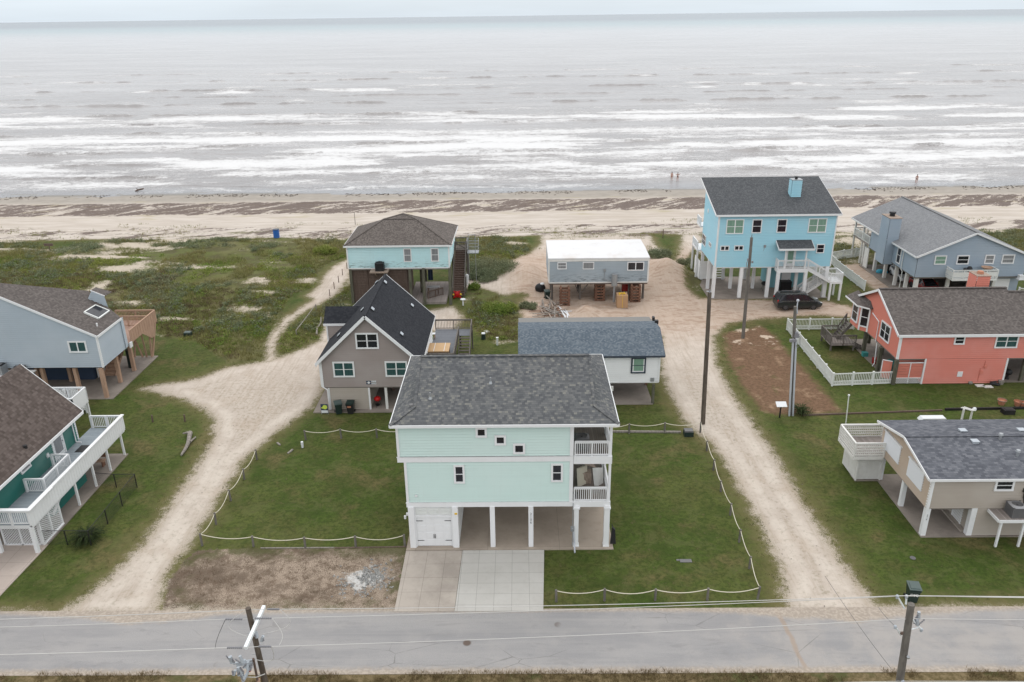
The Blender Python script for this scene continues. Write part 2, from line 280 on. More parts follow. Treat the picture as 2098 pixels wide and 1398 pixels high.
# ---------------------------------------------------------------- mesh helpers
def V3(p): return Vector(p) if not isinstance(p, Vector) else p
class MB:
    def __init__(s): s.v = []; s.f = []; s.pr = []
    def add(s, vs, fs):
        s.pr.append((vs, fs)); o = len(s.v); s.v += [tuple(x) for x in vs]; s.f += [tuple(i+o for i in f) for f in fs]; return s
    def box(s, a, b):
        x0, y0, z0 = a; x1, y1, z1 = b
        if x0 > x1: x0, x1 = x1, x0
        if y0 > y1: y0, y1 = y1, y0
        if z0 > z1: z0, z1 = z1, z0
        return s.add([(x0,y0,z0),(x1,y0,z0),(x1,y1,z0),(x0,y1,z0),(x0,y0,z1),(x1,y0,z1),(x1,y1,z1),(x0,y1,z1)],
            [(0,3,2,1),(4,5,6,7),(0,1,5,4),(1,2,6,5),(2,3,7,6),(3,0,4,7)])
    def cbox(s, c, d):
        return s.box((c[0]-d[0]/2, c[1]-d[1]/2, c[2]), (c[0]+d[0]/2, c[1]+d[1]/2, c[2]+d[2]))
    def beam(s, p, q, w, h, up=(0, 0, 1)):
        p, q = V3(p), V3(q); d = (q-p)
        if d.length < 1e-6: return s
        d.normalize(); up = Vector(up)
        if abs(d.dot(up)) > .98: up = Vector((0, 1, 0))
        x = d.cross(up).normalized()*w/2; y = x.cross(d).normalized()*h/2
        vs = [p-x-y, p+x-y, p+x+y, p-x+y, q-x-y, q+x-y, q+x+y, q-x+y]
        return s.add(vs, [(0,1,2,3),(7,6,5,4),(0,4,5,1),(1,5,6,2),(2,6,7,3),(3,7,4,0)])
    def poly(s, pts): return s.add(pts, [tuple(range(len(pts)))])
    def prism(s, pts, off):
        off = V3(off); n = len(pts); a = [V3(p) for p in pts]; b = [p+off for p in a]
        fs = [tuple(range(n)), tuple(range(2*n-1, n-1, -1))] + [(i, i+n, (i+1) % n+n, (i+1) % n) for i in range(n)]
        return s.add(a+b, fs)
    def cyl(s, p, q, r0, r1=None, n=12, cap=True):
        p, q = V3(p), V3(q); r1 = r0 if r1 is None else r1; d = (q-p).normalized()
        up = Vector((0, 0, 1)) if abs(d.z) < .9 else Vector((1, 0, 0)); x = d.cross(up).normalized(); y = d.cross(x)
        vs = []
        for c, r in ((p, r0), (q, r1)):
            for i in range(n):
                a = 2*math.pi*i/n; vs.append(c + x*math.cos(a)*r + y*math.sin(a)*r)
        fs = [(i, (i+1) % n, (i+1) % n+n, i+n) for i in range(n)]
        if cap: fs += [tuple(range(n-1, -1, -1)), tuple(range(n, 2*n))]
        return s.add(vs, fs)
    def tube(s, pts, r, n=6):
        pts = [V3(p) for p in pts]; vs = []; m = len(pts)
        for i, p in enumerate(pts):
            d = (pts[min(i+1, m-1)]-pts[max(i-1, 0)]).normalized(); up = Vector((0, 0, 1)) if abs(d.z) < .9 else Vector((1, 0, 0))
            x = d.cross(up).normalized(); y = d.cross(x); rr = r[i] if isinstance(r, (list, tuple)) else r
            for k in range(n): a = 2*math.pi*k/n; vs.append(p+x*math.cos(a)*rr+y*math.sin(a)*rr)
        fs = [(i*n+k, i*n+(k+1) % n, (i+1)*n+(k+1) % n, (i+1)*n+k) for i in range(m-1) for k in range(n)]
        fs += [tuple(range(n-1, -1, -1)), tuple(range((m-1)*n, m*n))]
        return s.add(vs, fs)
    def ball(s, c, r, nu=10, nv=6, sq=(1, 1, 1)):
        vs = []; fs = []
        for j in range(nv+1):
            th = math.pi*j/nv
            for i in range(nu): ph = 2*math.pi*i/nu; vs.append((c[0]+r*sq[0]*math.sin(th)*math.cos(ph), c[1]+r*sq[1]*math.sin(th)*math.sin(ph), c[2]+r*sq[2]*math.cos(th)))
        for j in range(nv):
            for i in range(nu): fs.append((j*nu+i, (j+1)*nu+i, (j+1)*nu+(i+1) % nu, j*nu+(i+1) % nu))
        return s.add(vs, fs)
    def siding(s, pts, out=None, expo=.185, lap=.06):
        pts = [V3(p) for p in pts]; n = Vector((0, 0, 0))
        for i in range(len(pts)): a, b = pts[i], pts[(i+1) % len(pts)]; n += a.cross(b)
        n.z = 0; n.normalize()
        if out is not None and n.dot(Vector(out)) < 0: n = -n
        u = Vector((0, 0, 1)).cross(n); o = pts[0]; q = [((p-o).dot(u), p.z) for p in pts]
        if sum(q[i][0]*q[(i+1) % len(q)][1]-q[(i+1) % len(q)][0]*q[i][1] for i in range(len(q))) < 0: q.reverse()
        def clip(P, zc, keep_above):
            r = []
            for i in range(len(P)):
                a, b = P[i], P[(i+1) % len(P)]; ia = (a[1] >= zc) == keep_above or a[1] == zc; ib = (b[1] >= zc) == keep_above or b[1] == zc
                if ia: r.append(a)
                if ia != ib: k = (zc-a[1])/(b[1]-a[1]); r.append((a[0]+(b[0]-a[0])*k, zc))
            return r
        z0 = min(p[1] for p in q); z1 = max(p[1] for p in q); k = 0
        gv = .036
        while z0+k*expo < z1-1e-4:
            za, zb = z0+k*expo, z0+(k+1)*expo; P = clip(q, za, True); P = clip(P, zb, False) if len(P) > 2 else []
            k += 1
            if len(P) < 3: continue
            zc = za+gv; B_ = clip(P, zc, True); Gv = clip(P, zc, False); O = Vector((o.x, o.y, 0))
            if len(Gv) > 2: s.add([O+u*a[0]+n*.002+Vector((0, 0, a[1])) for a in Gv], [tuple(range(len(Gv)))])
            if len(B_) < 3: continue
            s.add([O+u*a[0]+n*(lap*(1-(a[1]-zc)/(expo-gv))+.004)+Vector((0, 0, a[1])) for a in B_], [tuple(range(len(B_)))])
            bl = [a for a in B_ if abs(a[1]-zc) < 1e-5]
            if len(bl) >= 2:
                ua, ub = min(b[0] for b in bl), max(b[0] for b in bl); B = Vector((o.x, o.y, zc))
                s.poly([B+u*ua, B+u*ub, B+u*ub+n*(lap+.004), B+u*ua+n*(lap+.004)])
        return s
    def build(s, name, mat, parent=None, label=None, smooth=False):
        if name in ('corner_trim', 'back_deck') and len(s.pr) > 1:
            for vs, fs in s.pr: o = MB().add(vs, fs).build(name, mat, parent, label, smooth)
            return o
        me = bpy.data.meshes.new(name); off = Vector(parent_root(parent).location) if parent else Vector((0, 0, 0))
        me.from_pydata([(x-off.x, y-off.y, z-off.z) for x, y, z in s.v], [], s.f); me.update()
        nf = len(me.polygons); N = np.zeros(nf*3); me.polygons.foreach_get('normal', N); N = N.reshape(-1, 3)
        nl = len(me.loops); li = np.zeros(nl, dtype=np.int32); me.loops.foreach_get('vertex_index', li)
        tot = np.zeros(nf, dtype=np.int32); me.polygons.foreach_get('loop_total', tot); LN = np.repeat(N, tot, axis=0)
        co = np.array(s.v, dtype=float)[li]
        U = np.cross(np.array([0, 0, 1.]), LN); ln = np.linalg.norm(U, axis=1, keepdims=True); flat = ln[:, 0] < .05
        U = np.where(flat[:, None], np.array([1., 0, 0]), U/np.maximum(ln, 1e-9)); Vv = np.cross(LN, U)
        uv = np.stack([(co*U).sum(1), (co*Vv).sum(1)], 1); lay = me.uv_layers.new(name='UVMap'); lay.data.foreach_set('uv', uv.ravel())
        me.materials.append(mat)
        if smooth: me.polygons.foreach_set('use_smooth', np.ones(nf, dtype=bool))
        o = bpy.data.objects.new(name, me); COL.objects.link(o)
        if parent: o.parent = parent
        else: pass
        if label: o['label'] = label
        return o
def parent_root(o):
    while o.parent: o = o.parent
    return o
def thing(name, label, cat, loc=(0, 0, 0), group=None):
    o = bpy.data.objects.new(name, None); COL.objects.link(o); o.location = loc; o['label'] = label; o['category'] = cat
    o.empty_display_size = .3
    if group: o['group'] = group
    return o
def solo(mb, name, mat, label, cat, loc, group=None, smooth=False):
    """a thing that is one mesh, origin at its base"""
    o = mb.build(name, mat, None, smooth=smooth); l = Vector(loc); o.data.transform(Matrix.Translation(-l)); o.location = l
    o['label'] = label; o['category'] = cat
    if group: o['group'] = group
    return o
def struct(o, kind='structure'): o['kind'] = kind; return o
def copy_thing(src, loc, label, rot=0.):
    r = src.copy(); COL.objects.link(r); r.location = loc; r.rotation_euler = (0, 0, rot); r['label'] = label
    for ch in list(src.children):
        c = ch.copy(); COL.objects.link(c); c.parent = r
        for g in list(ch.children): d = g.copy(); COL.objects.link(d); d.parent = c
    return r

# ---------------------------------------------------------------- terrain
def vnoise(x, y, seed=0):
    xi = np.floor(x).astype(np.int64); yi = np.floor(y).astype(np.int64); fx = x-xi; fy = y-yi
    fx = fx*fx*(3-2*fx); fy = fy*fy*(3-2*fy)
    def h(a, b):
        n = (a*374761393+b*668265263+seed*974634777) & 0x7fffffff; n = (n ^ (n >> 13))*1274126177 & 0x7fffffff; n = n ^ (n >> 16); return (n & 0xffff)/65535.
    return (h(xi, yi)*(1-fx)+h(xi+1, yi)*fx)*(1-fy)+(h(xi, yi+1)*(1-fx)+h(xi+1, yi+1)*fx)*fy
def fbm(x, y, o=4, seed=0):
    s = 0; a = .5; t = 0
    for i in range(o): s = s+a*vnoise(x*2**i+i*17.3, y*2**i+i*9.1, seed+i); t += a; a *= .5
    return s/t
def sdf(P, X, Y):
    P = [(p[0], p[1]) for p in P]; n = len(P); d = np.full(X.shape, 1e9); ins = np.zeros(X.shape, bool)
    for i in range(n):
        x0, y0 = P[i]; x1, y1 = P[(i+1) % n]; ex, ey = x1-x0, y1-y0; wx, wy = X-x0, Y-y0
        t = np.clip((wx*ex+wy*ey)/(ex*ex+ey*ey+1e-12), 0, 1); d = np.minimum(d, (wx-ex*t)**2+(wy-ey*t)**2)
        c = ((y0 <= Y) != (y1 <= Y)); xx = x0+(Y-y0)/(ey if abs(ey) > 1e-12 else 1e-12)*ex; ins ^= c & (X < xx)
    return np.where(ins, 1, -1)*np.sqrt(d)
def PG(*pts): return [G(*p) for p in pts]
ROADY0, ROADY1 = 30.98, 35.75
SAND = [
 PG((120,1262),(215,1190),(300,1105),(350,1030),(400,960),(435,900),(438,860),(415,835),(375,818),(330,806),(290,797),(330,787),(400,778),(470,752),(540,742),(600,724),(655,700),(668,650),(690,650),(668,740),(662,800),(640,832),(560,890),(500,940),(440,1035),(395,1105),(345,1170),(330,1235),(330,1262)),
 PG((544,744),(548,702),(560,680),(584,652),(616,632),(644,614),(628,606),(652,590),(664,568),(680,548),(700,538),(720,530),(716,566),(700,590),(684,608),(652,624),(622,638),(592,660),(570,688),(562,708),(562,744)),
 PG((1608,1262),(1606,1220),(1600,1165),(1560,1080),(1500,970),(1455,905),(1425,885),(1395,850),(1370,800),(1355,760),(1355,690),(1300,665),(1062,665),(1085,640),(1062,628),(1085,605),(1030,606),(995,592),(940,590),(960,572),(1000,575),(1035,560),(1050,535),(1085,520),(1110,500),(1110,480),(1330,480),(1340,500),(1365,520),(1372,546),(1390,530),(1400,480),(1430,480),(1440,490),(1415,520),(1398,556),(1405,590),(1430,612),(1500,614),(1600,616),(1690,618),(1740,628),(1765,640),(1740,650),(1680,645),(1600,650),(1530,656),(1490,662),(1462,690),(1466,740),(1490,792),(1530,850),(1590,935),(1640,1020),(1690,1095),(1745,1180),(1800,1240),(1830,1262)),
 PG((1068,632),(1095,630),(1105,652),(1070,656)), PG((868,640),(925,628),(948,650),(930,680),(880,680)),
 PG((1720,545),(1760,540),(1800,560),(1830,590),(1800,600),(1770,575),(1730,560)), 
 PG((1745,1236),(1850,1243),(2110,1244),(2110,1262),(1745,1262)), PG((-20,1258),(140,1254),(140,1262),(-20,1268)),
 PG((330,1247),(800,1251),(812,1262),(330,1262)),
]
SCRUB = [
 PG((-60,520),(-30,488),(60,496),(110,510),(170,500),(250,488),(420,486),(520,492),(600,486),(700,486),(712,500),(716,526),(690,534),(660,548),(636,590),(600,604),(570,650),(556,676),(545,700),(540,738),(470,742),(430,720),(400,700),(330,690),(240,640),(-60,640)),
 PG((722,566),(716,640),(690,648),(662,690),(600,718),(568,728),(572,700),(600,665),(650,632),(695,605)),
 PG((945,478),(1010,484),(1080,492),(1092,512),(1060,530),(1042,548),(1030,562),(985,572),(950,572),(930,520)),
 PG((955,600),(1000,598),(1040,608),(1060,625),(1070,655),(1085,665),(1060,700),(1020,704),(985,690),(955,650)),
 PG((1345,505),(1372,520),(1375,540),(1350,540),(1328,520)), PG((1398,490),(1430,488),(1450,520),(1440,600),(1410,580),(1396,550)),
 PG((1690,470),(1800,462),(1800,535),(1690,545)), PG((1990,462),(2150,450),(2200,560),(2098,560),(2040,500)),
]
BROWN = [PG((1482,682),(1560,668),(1590,690),(1612,720),(1660,770),(1725,845),(1600,850),(1560,842),(1520,790),(1490,735))]
GRAVEL = [PG((330,1262),(345,1190),(395,1128),(500,1124),(700,1122),(834,1122),(812,1252),(700,1256))]
LAWNB = [PG((1435,560),(1455,620),(1425,612),(1400,580),(1405,540)), PG((425,690),(440,725),(540,742),(600,726),(655,702),(655,715),(560,750),(470,760),(420,730))]
SLABS = []
def masks(X, Y):
    ms = np.full(X.shape, -50.)
    for p in SAND: ms = np.maximum(ms, sdf(p, X, Y))
    beach = Y-(117.6+2.6*(fbm(X/14, Y*0+.5, 4, 5)-.5)*2); ms = np.maximum(ms, beach)
    mv = np.full(X.shape, -50.)
    for p in SCRUB: mv = np.maximum(mv, sdf(p, X, Y))
    mv = np.minimum(mv, -beach+.5)
    mb = sdf(BROWN[0], X, Y); mg = sdf(GRAVEL[0], X, Y)
    return ms, mv, mb, mg
def bare(X, Y): return fbm(X/6.5, Y/2.6, 5, 300)+np.clip((Y-84)/33, 0, 1)*.13+np.clip((-50-X)/30, 0, .06)-.735
def gauss(X, Y, cx, cy, sx, sy, a): return a*np.exp(-((X-cx)/sx)**2-((Y-cy)/sy)**2)
def height(X, Y, ms=None, mv=None):
    if ms is None: ms, mv, _, _ = masks(X, Y)
    h = np.clip(mv/4, 0, 1)*(fbm(X/9, Y/7, 4, 3)-.35)*1.3
    h += gauss(X, Y, 18.7, 98, 2.2, 4, 1.7)+gauss(X, Y, .9, 97, 1.9, 5, 1.3)+gauss(X, Y, 7.2, 82.8, 1.3, 1.5, 1.05)+gauss(X, Y, 9.8, 83.2, 1.2, 1.2, .35)+gauss(X, Y, -.3, 91, 2.6, 1.2, .35)
    w = np.clip(ms/1.5, 0, 1)*np.clip((Y-75)/8, 0, 1)*np.clip((112-Y)/8, 0, 1)*np.clip((X+4)/3, 0, 1)
    h += w*(fbm(X/1.6, Y/2.6, 4, 9)-.5)*.55
    h -= .06*np.clip(ms/.6, 0, 1)*np.clip((60-Y)/10, 0, 1)
    h += np.clip((Y-116)/8, 0, 1)*np.clip((150-Y)/8, 0, 1)*(fbm(X/7, Y/5, 3, 12)-.5)*.35
    h -= np.clip((Y-142)/13, 0, 2)*.36
    return h
def hz(x, y):
    return float(height(np.array([float(x)]), np.array([float(y)]))[0])
def axis(dense0, dense1, step, outer):
    d = np.arange(dense0, dense1+1e-6, step); l = []; x = dense0; s = step
    while x > outer[0]: s *= 1.25; x -= s; l.append(x)
    r = []; x = dense1; s = step
    while x < outer[1]: s *= 1.25; x += s; r.append(x)
    return np.array(l[::-1]+list(d)+r)
def gridmesh(name, X, Y, Z, mask=None, attrs={}, mat=None, smooth=True):
    ny, nx = X.shape; idx = np.arange(nx*ny).reshape(ny, nx)
    q = np.stack([idx[:-1, :-1], idx[:-1, 1:], idx[1:, 1:], idx[1:, :-1]], -1).reshape(-1, 4)
    if mask is not None: q = q[mask.reshape(-1)]
    used, inv = np.unique(q, return_inverse=True); q = inv.reshape(-1, 4)
    co = np.stack([X.ravel()[used], Y.ravel()[used], Z.ravel()[used]], 1).astype(np.float32)
    me = bpy.data.meshes.new(name); me.vertices.add(len(co)); me.vertices.foreach_set('co', co.ravel())
    me.loops.add(len(q)*4); me.loops.foreach_set('vertex_index', q.ravel().astype(np.int32)); me.polygons.add(len(q))
    me.polygons.foreach_set('loop_start', np.arange(0, len(q)*4, 4, dtype=np.int32))
    me.polygons.foreach_set('loop_total', np.full(len(q), 4, dtype=np.int32)); me.update(calc_edges=True)
    if smooth: me.polygons.foreach_set('use_smooth', np.ones(len(q), bool))
    for k, a in attrs.items():
        at = me.attributes.new(k, 'FLOAT', 'POINT'); at.data.foreach_set('value', a.ravel()[used].astype(np.float32))
    me.materials.append(mat); o = bpy.data.objects.new(name, me); COL.objects.link(o); struct(o); return o

def ground_material():
    t = NT('coastal_ground'); p = t.pos(); s_ = t.n('ShaderNodeSeparateXYZ'); t.setin(s_.inputs[0], p); Yc = s_.outputs[1]
    ms, mv, mb, mg = (t.attr(k) for k in ('m_sand', 'm_scrub', 'm_brown', 'm_gravel'))
    big = t.noise(p, .09, 5, .6); mid = t.noise(p, .55, 6, .65); fine = t.noise(p, 3.2, 6, .75); vf = t.noise(p, 16, 4, .8); strk = t.noise(t.map(p, (1.2, 4, 1)), 2.2, 5, .7)
    # lawn
    g = t.mix(t.ss(big, .40, .62), (.058, .090, .016), (.098, .112, .030))
    g = t.mix(t.ss(mid, .42, .68, 0, .75), g, (.080, .078, .026))
    g = t.mix(t.ss(t.noise(p, .23, 4, .6, .4), .52, .66, 0, .9), g, (.135, .112, .048))
    g = t.mix(t.ss(fine, .42, .62, .0, .65), g, (.022, .036, .007))
    g = t.mix(t.ss(vf, .5, .72, 0, .35), g, (.12, .125, .045)); g = t.mix(t.ss(t.noise(p, .75, 6, .75, .8), .50, .60, 0, .40), g, (.105, .115, .042)); g = t.mix(t.ss(t.noise(t.map(p, (1, 1, 1), (9, 4, 0)), .35, 6, .7), .50, .62, 0, .5), g, (.035, .058, .010)); g = t.mix(t.ss(t.noise(p, 1.6, 5, .8), .58, .66, 0, .45), g, (.15, .125, .06))
    g = t.mix(t.ss(t.noise(p, 9, 3, .7), .62, .70, 0, .6), g, (.018, .03, .006))
    # sand
    sa = t.mix(t.ss(mid, .3, .7), (.49, .42, .36), (.60, .53, .465)); sa = t.mix(t.ss(fine, .4, .75, 0, .4), sa, (.36, .29, .225)); sa = t.mix(t.ss(vf, .5, .8, 0, .5), sa, (.66, .60, .53))
    tr = t.noise(t.map(p, (1.6, .16, 1)), 1.1, 4, .6); sa = t.mix(t.ss(tr, .5, .68, 0, .3), sa, (.40, .32, .25))
    near = t.ss(Yc, 60, 75, 1, 0); sa = t.mix(t.mth('MULTIPLY', near, .55), sa, (.44, .385, .33)); tr2 = t.noise(t.map(p, (3.2, .22, 1), (3, 1, 0), (0, 0, R(4))), 1.3, 5, .65, .4); sa = t.mix(t.ss(tr2, .48, .62, 0, .45), sa, (.38, .315, .25)); sa = t.mix(t.ss(t.noise(p, .3, 5, .7), .5, .68, 0, .45), sa, (.42, .34, .27))
    rutm = t.mth('MULTIPLY', t.ss(ms, .5, 1.0), t.ss(ms, 1.25, 1.8, 1, 0)); sa = t.mix(t.mth('MULTIPLY', rutm, t.mth('MULTIPLY', near, t.ss(mid, .35, .6, .15, .6))), sa, (.60, .54, .47))
    ctr = t.mth('MULTIPLY', t.mth('MULTIPLY', t.ss(ms, 1.5, 2.1), near), t.ss(fine, .45, .6, 0, .35)); sa = t.mix(ctr, sa, (.30, .26, .19))
    sa = t.mix(t.mth('MULTIPLY', t.ss(ms, .0, .9, 1, 0), .35), sa, (.34, .29, .21))
    sa = t.mix(t.mth('MULTIPLY', near, t.mth('MULTIPLY', t.ss(fine, .52, .66), .35)), sa, (.20, .18, .12))
    dig = t.mth('MULTIPLY', t.mth('MULTIPLY', t.ss(Yc, 72, 82), t.ss(Yc, 104, 112, 1, 0)), t.ss(s_.outputs[0], -3, 1)); sa = t.mix(t.mth('MULTIPLY', dig, .6), sa, (.44, .32, .24))
    rut = t.noise(t.map(p, (.5, 1.5, 1), (0, 0, 0), (0, 0, .5)), .9, 4, .6, 1.5); sa = t.mix(t.mth('MULTIPLY', dig, t.ss(rut, .5, .62, 0, .6)), sa, (.31, .21, .15))
    # beach
    dryb = t.mix(t.ss(t.noise(t.map(p, (.25, 1.6, 1)), .6, 5), .35, .65), (.46, .405, .35), (.55, .495, .44))
    bt = t.noise(t.map(p, (.02, 1.3, 1)), 1.1, 4, .6); dryb = t.mix(t.ss(bt, .52, .66, 0, .45), dryb, (.40, .335, .27))
    dark = t.ss(Yc, 141, 145.5); wet = t.mix(t.ss(mid, .3, .7), (.31, .28, .245), (.37, .335, .295)); wet = t.mix(t.ss(Yc, 149.5, 152), wet, (.21, .20, .185))
    dryb = t.mix(dark, dryb, wet)
    wr_ = t.noise(t.map(t.map(p, (1, 1, 1), (0, 0, 0), (0, 0, R(-38))), (.13, .42, 1)), 1.0, 9, .76, .7); wf = t.noise(p, 1.8, 5, .8)
    def band(y0, y1, soft): return t.mth('MULTIPLY', t.ss(Yc, y0, y0+soft), t.ss(Yc, y1-soft, y1, 1, 0))
    b1 = t.mth('MULTIPLY', band(131.5, 144.5, 2.5), 1.0); k1 = t.mth('ADD', t.mth('ADD', t.mth('MULTIPLY', wr_, 1.0), t.mth('MULTIPLY', wf, .45)), t.mth('MULTIPLY', t.mth('SUBTRACT', b1, 1), .35))
    wrack = t.ss(k1, .655, .70)
    hl = t.mth('MULTIPLY', band(129, 146, 2), t.ss(t.noise(t.map(p, (.25, .8, 1)), .6, 4), .52, .7, 0, .6)); dryb = t.mix(hl, dryb, (.38, .33, .21))
    b2 = band(113.5, 127, 4); k2 = t.mth('ADD', t.mth('ADD', t.mth('MULTIPLY', t.noise(t.map(t.map(p, (1, 1, 1), (31, 7, 0), (0, 0, R(-20))), (.10, .42, 1)), 1., 7, .75, .5), 1.0), t.mth('MULTIPLY', wf, .35)), t.mth('MULTIPLY', t.mth('SUBTRACT', b2, 1), .3))
    wrack = t.mth('MAXIMUM', wrack, t.ss(k2, .685, .73)); wcol = t.mix(t.ss(wf, .35, .65), (.075, .053, .047), (.145, .108, .093))
    dryb = t.mix(t.mth('MULTIPLY', wrack, .88), dryb, wcol)
    isb = t.ss(Yc, 112, 119); sa = t.mix(isb, sa, dryb)
    veg2 = t.mth('MULTIPLY', band(112, 125.5, 5), 1); kv = t.mth('ADD', t.noise(t.map(p, (.055, .30, 1), (11, 3, 0)), 1., 5, .65), t.mth('MULTIPLY', t.mth('SUBTRACT', veg2, 1), .4))
    sa = t.mix(t.mth('MULTIPLY', t.ss(kv, .56, .63), t.ss(wf, .35, .6)), sa, (.135, .135, .055))
    # scrub floor
    scf = t.mix(t.ss(big, .42, .6), (.105, .12, .035), (.145, .135, .06)); scf = t.mix(t.ss(mid, .42, .62), scf, (.085, .08, .035)); scf = t.mix(t.ss(fine, .5, .72, 0, .6), scf, (.17, .15, .08))
    scf = t.mix(t.ss(t.mth('ADD', t.attr('m_bare'), t.mth('MULTIPLY', t.mth('SUBTRACT', fine, .5), .6)), -.07, .09, 0, .95), scf, (.50, .435, .355))
    # brown patch, gravel
    br = t.mix(t.ss(fine, .35, .7), (.19, .115, .072), (.11, .068, .04)); br = t.mix(t.ss(t.noise(p, .5, 5, .7), .55, .70), br, (.30, .20, .13)); br = t.mix(t.ss(mid, .58, .72, 0, .8), br, (.085, .085, .03)); br = t.mix(t.ss(t.mth('ADD', t.noise(p, .45, 5, .7), t.ss(Yc, 68, 78, 0, .18)), .70, .76), br, (.50, .40, .31))
    gr = t.mix(t.ss(vf, .42, .6), (.21, .16, .12), (.44, .36, .285)); gr = t.mix(t.ss(t.mth('ADD', t.noise(p, .42, 6, .72), t.mr(s_.outputs[0], -24, -8, .12, -.06)), .42, .66, 0, .85), gr, (.115, .085, .062)); gr = t.mix(t.ss(t.noise(p, 1.5, 8, .85, .3), .47, .60, 0, .75), gr, (.115, .08, .056)); gr = t.mix(t.ss(t.noise(t.map(p, (1, 1, 1), (5, 5, 0)), 1.1, 7, .8), .55, .68, 0, .6), gr, (.42, .34, .27)); gr = t.mix(t.mth('MULTIPLY', t.ss(mg, .2, 1.6, 1, 0), t.ss(mid, .45, .6, 0, .8)), gr, (.075, .08, .028)); gr = t.mix(t.ss(t.noise(p, 5, 5, .75), .58, .68, 0, .7), gr, (.13, .085, .055))
    wcx = t.n('ShaderNodeVectorMath', operation='DISTANCE'); t.setin(wcx.inputs[0], t.map(p, (1, 1.3, 0))); wcx.inputs[1].default_value = (-9.45, 38.45*1.3, 0)
    dd = t.mth('ADD', wcx.outputs['Value'], t.mth('MULTIPLY', t.noise(p, .9, 7, .75), 5.2)); gr = t.mix(t.mth('MULTIPLY', t.ss(dd, 3.3, 4.0, 1, 0), t.ss(fine, .34, .55)), gr, (.55, .545, .53))
    mid2 = t.noise(p, .9, 7, .75, .5)
    def edge(m, amp, n1=mid2, n2=fine, w=.12): k = t.mth('ADD', m, t.mth('MULTIPLY', t.mth('SUBTRACT', n1, .5), amp)); k = t.mth('ADD', k, t.mth('MULTIPLY', t.mth('SUBTRACT', n2, .5), amp*.9)); return t.ss(k, -w, w)
    c = g
    ring = edge(t.mth('ADD', ms, .9), 2.0, w=.9); c = t.mix(t.mth('MULTIPLY', ring, .65), c, (.165, .14, .065))
    c = t.mix(edge(mb, 1.6, w=.5), c, br)
    c = t.mix(edge(mv, 2.2, w=.5), c, scf)
    c = t.mix(edge(mg, .9), c, gr)
    em = t.mth('ADD', t.mth('ADD', ms, t.mth('MULTIPLY', t.mth('SUBTRACT', mid2, .5), 2.2)), t.mth('MULTIPLY', t.mth('SUBTRACT', vf, .5), 2.4)); em = t.mth('ADD', em, t.mth('MULTIPLY', t.mth('SUBTRACT', fine, .5), 1.2)); c = t.mix(t.ss(em, -.35, .35), c, sa)
    vg = t.mix(t.ss(fine, .4, .65), (.11, .085, .04), (.21, .16, .09)); vg = t.mix(t.ss(t.noise(p, .35, 4), .52, .62, 0, .8), vg, (.065, .075, .025)); c = t.mix(t.ss(t.mth('ADD', Yc, t.mth('MULTIPLY', t.mth('SUBTRACT', mid, .5), 1.2)), 31.1, 31.5, 1, 0), c, vg)
    h = t.mth('ADD', t.mth('MULTIPLY', fine, .6), t.mth('MULTIPLY', vf, .4)); t.bump(h, .5, .09)
    rough = t.mr(t.mth('MULTIPLY', t.ss(Yc, 150, 152.5), 1), 0, 1, .93, .35)
    return t.fin(c, rough, .15)
GM = ground_material(); M['ground'] = GM
xs = axis(-62, 62, .42, (-420, 420)); ys = np.concatenate([axis(27, 128, .42, (-80, 127))[:-1], np.arange(128.6, 158.5, .6)])
X, Y = np.meshgrid(xs, ys); ms_, mv_, mb_, mg_ = masks(X, Y); Z = height(X, Y, ms_, mv_)
def cellavg(A): return (A[:-1, :-1]+A[1:, :-1]+A[:-1, 1:]+A[1:, 1:])/4
cY = cellavg(Y); cs = cellavg(ms_); cv = cellavg(mv_); cg = cellavg(mg_)
k_beach = cY > 117.6; k_sand = (cs > 0) & ~k_beach; k_scr = (cv > 0) & ~k_beach & ~k_sand; k_gr = (cg > 0) & ~k_sand & ~k_beach & ~k_scr
k_lawn = ~(k_beach | k_sand | k_scr | k_gr); AT = dict(m_bare=bare(X, Y), m_sand=ms_, m_scrub=mv_, m_brown=mb_, m_gravel=mg_)
for nm, k in (('beach', k_beach), ('sand_lane', k_sand), ('dune_ground', k_scr), ('gravel_patch', k_gr), ('lawn', k_lawn)): gridmesh(nm, X, Y, Z, k, AT, GM)

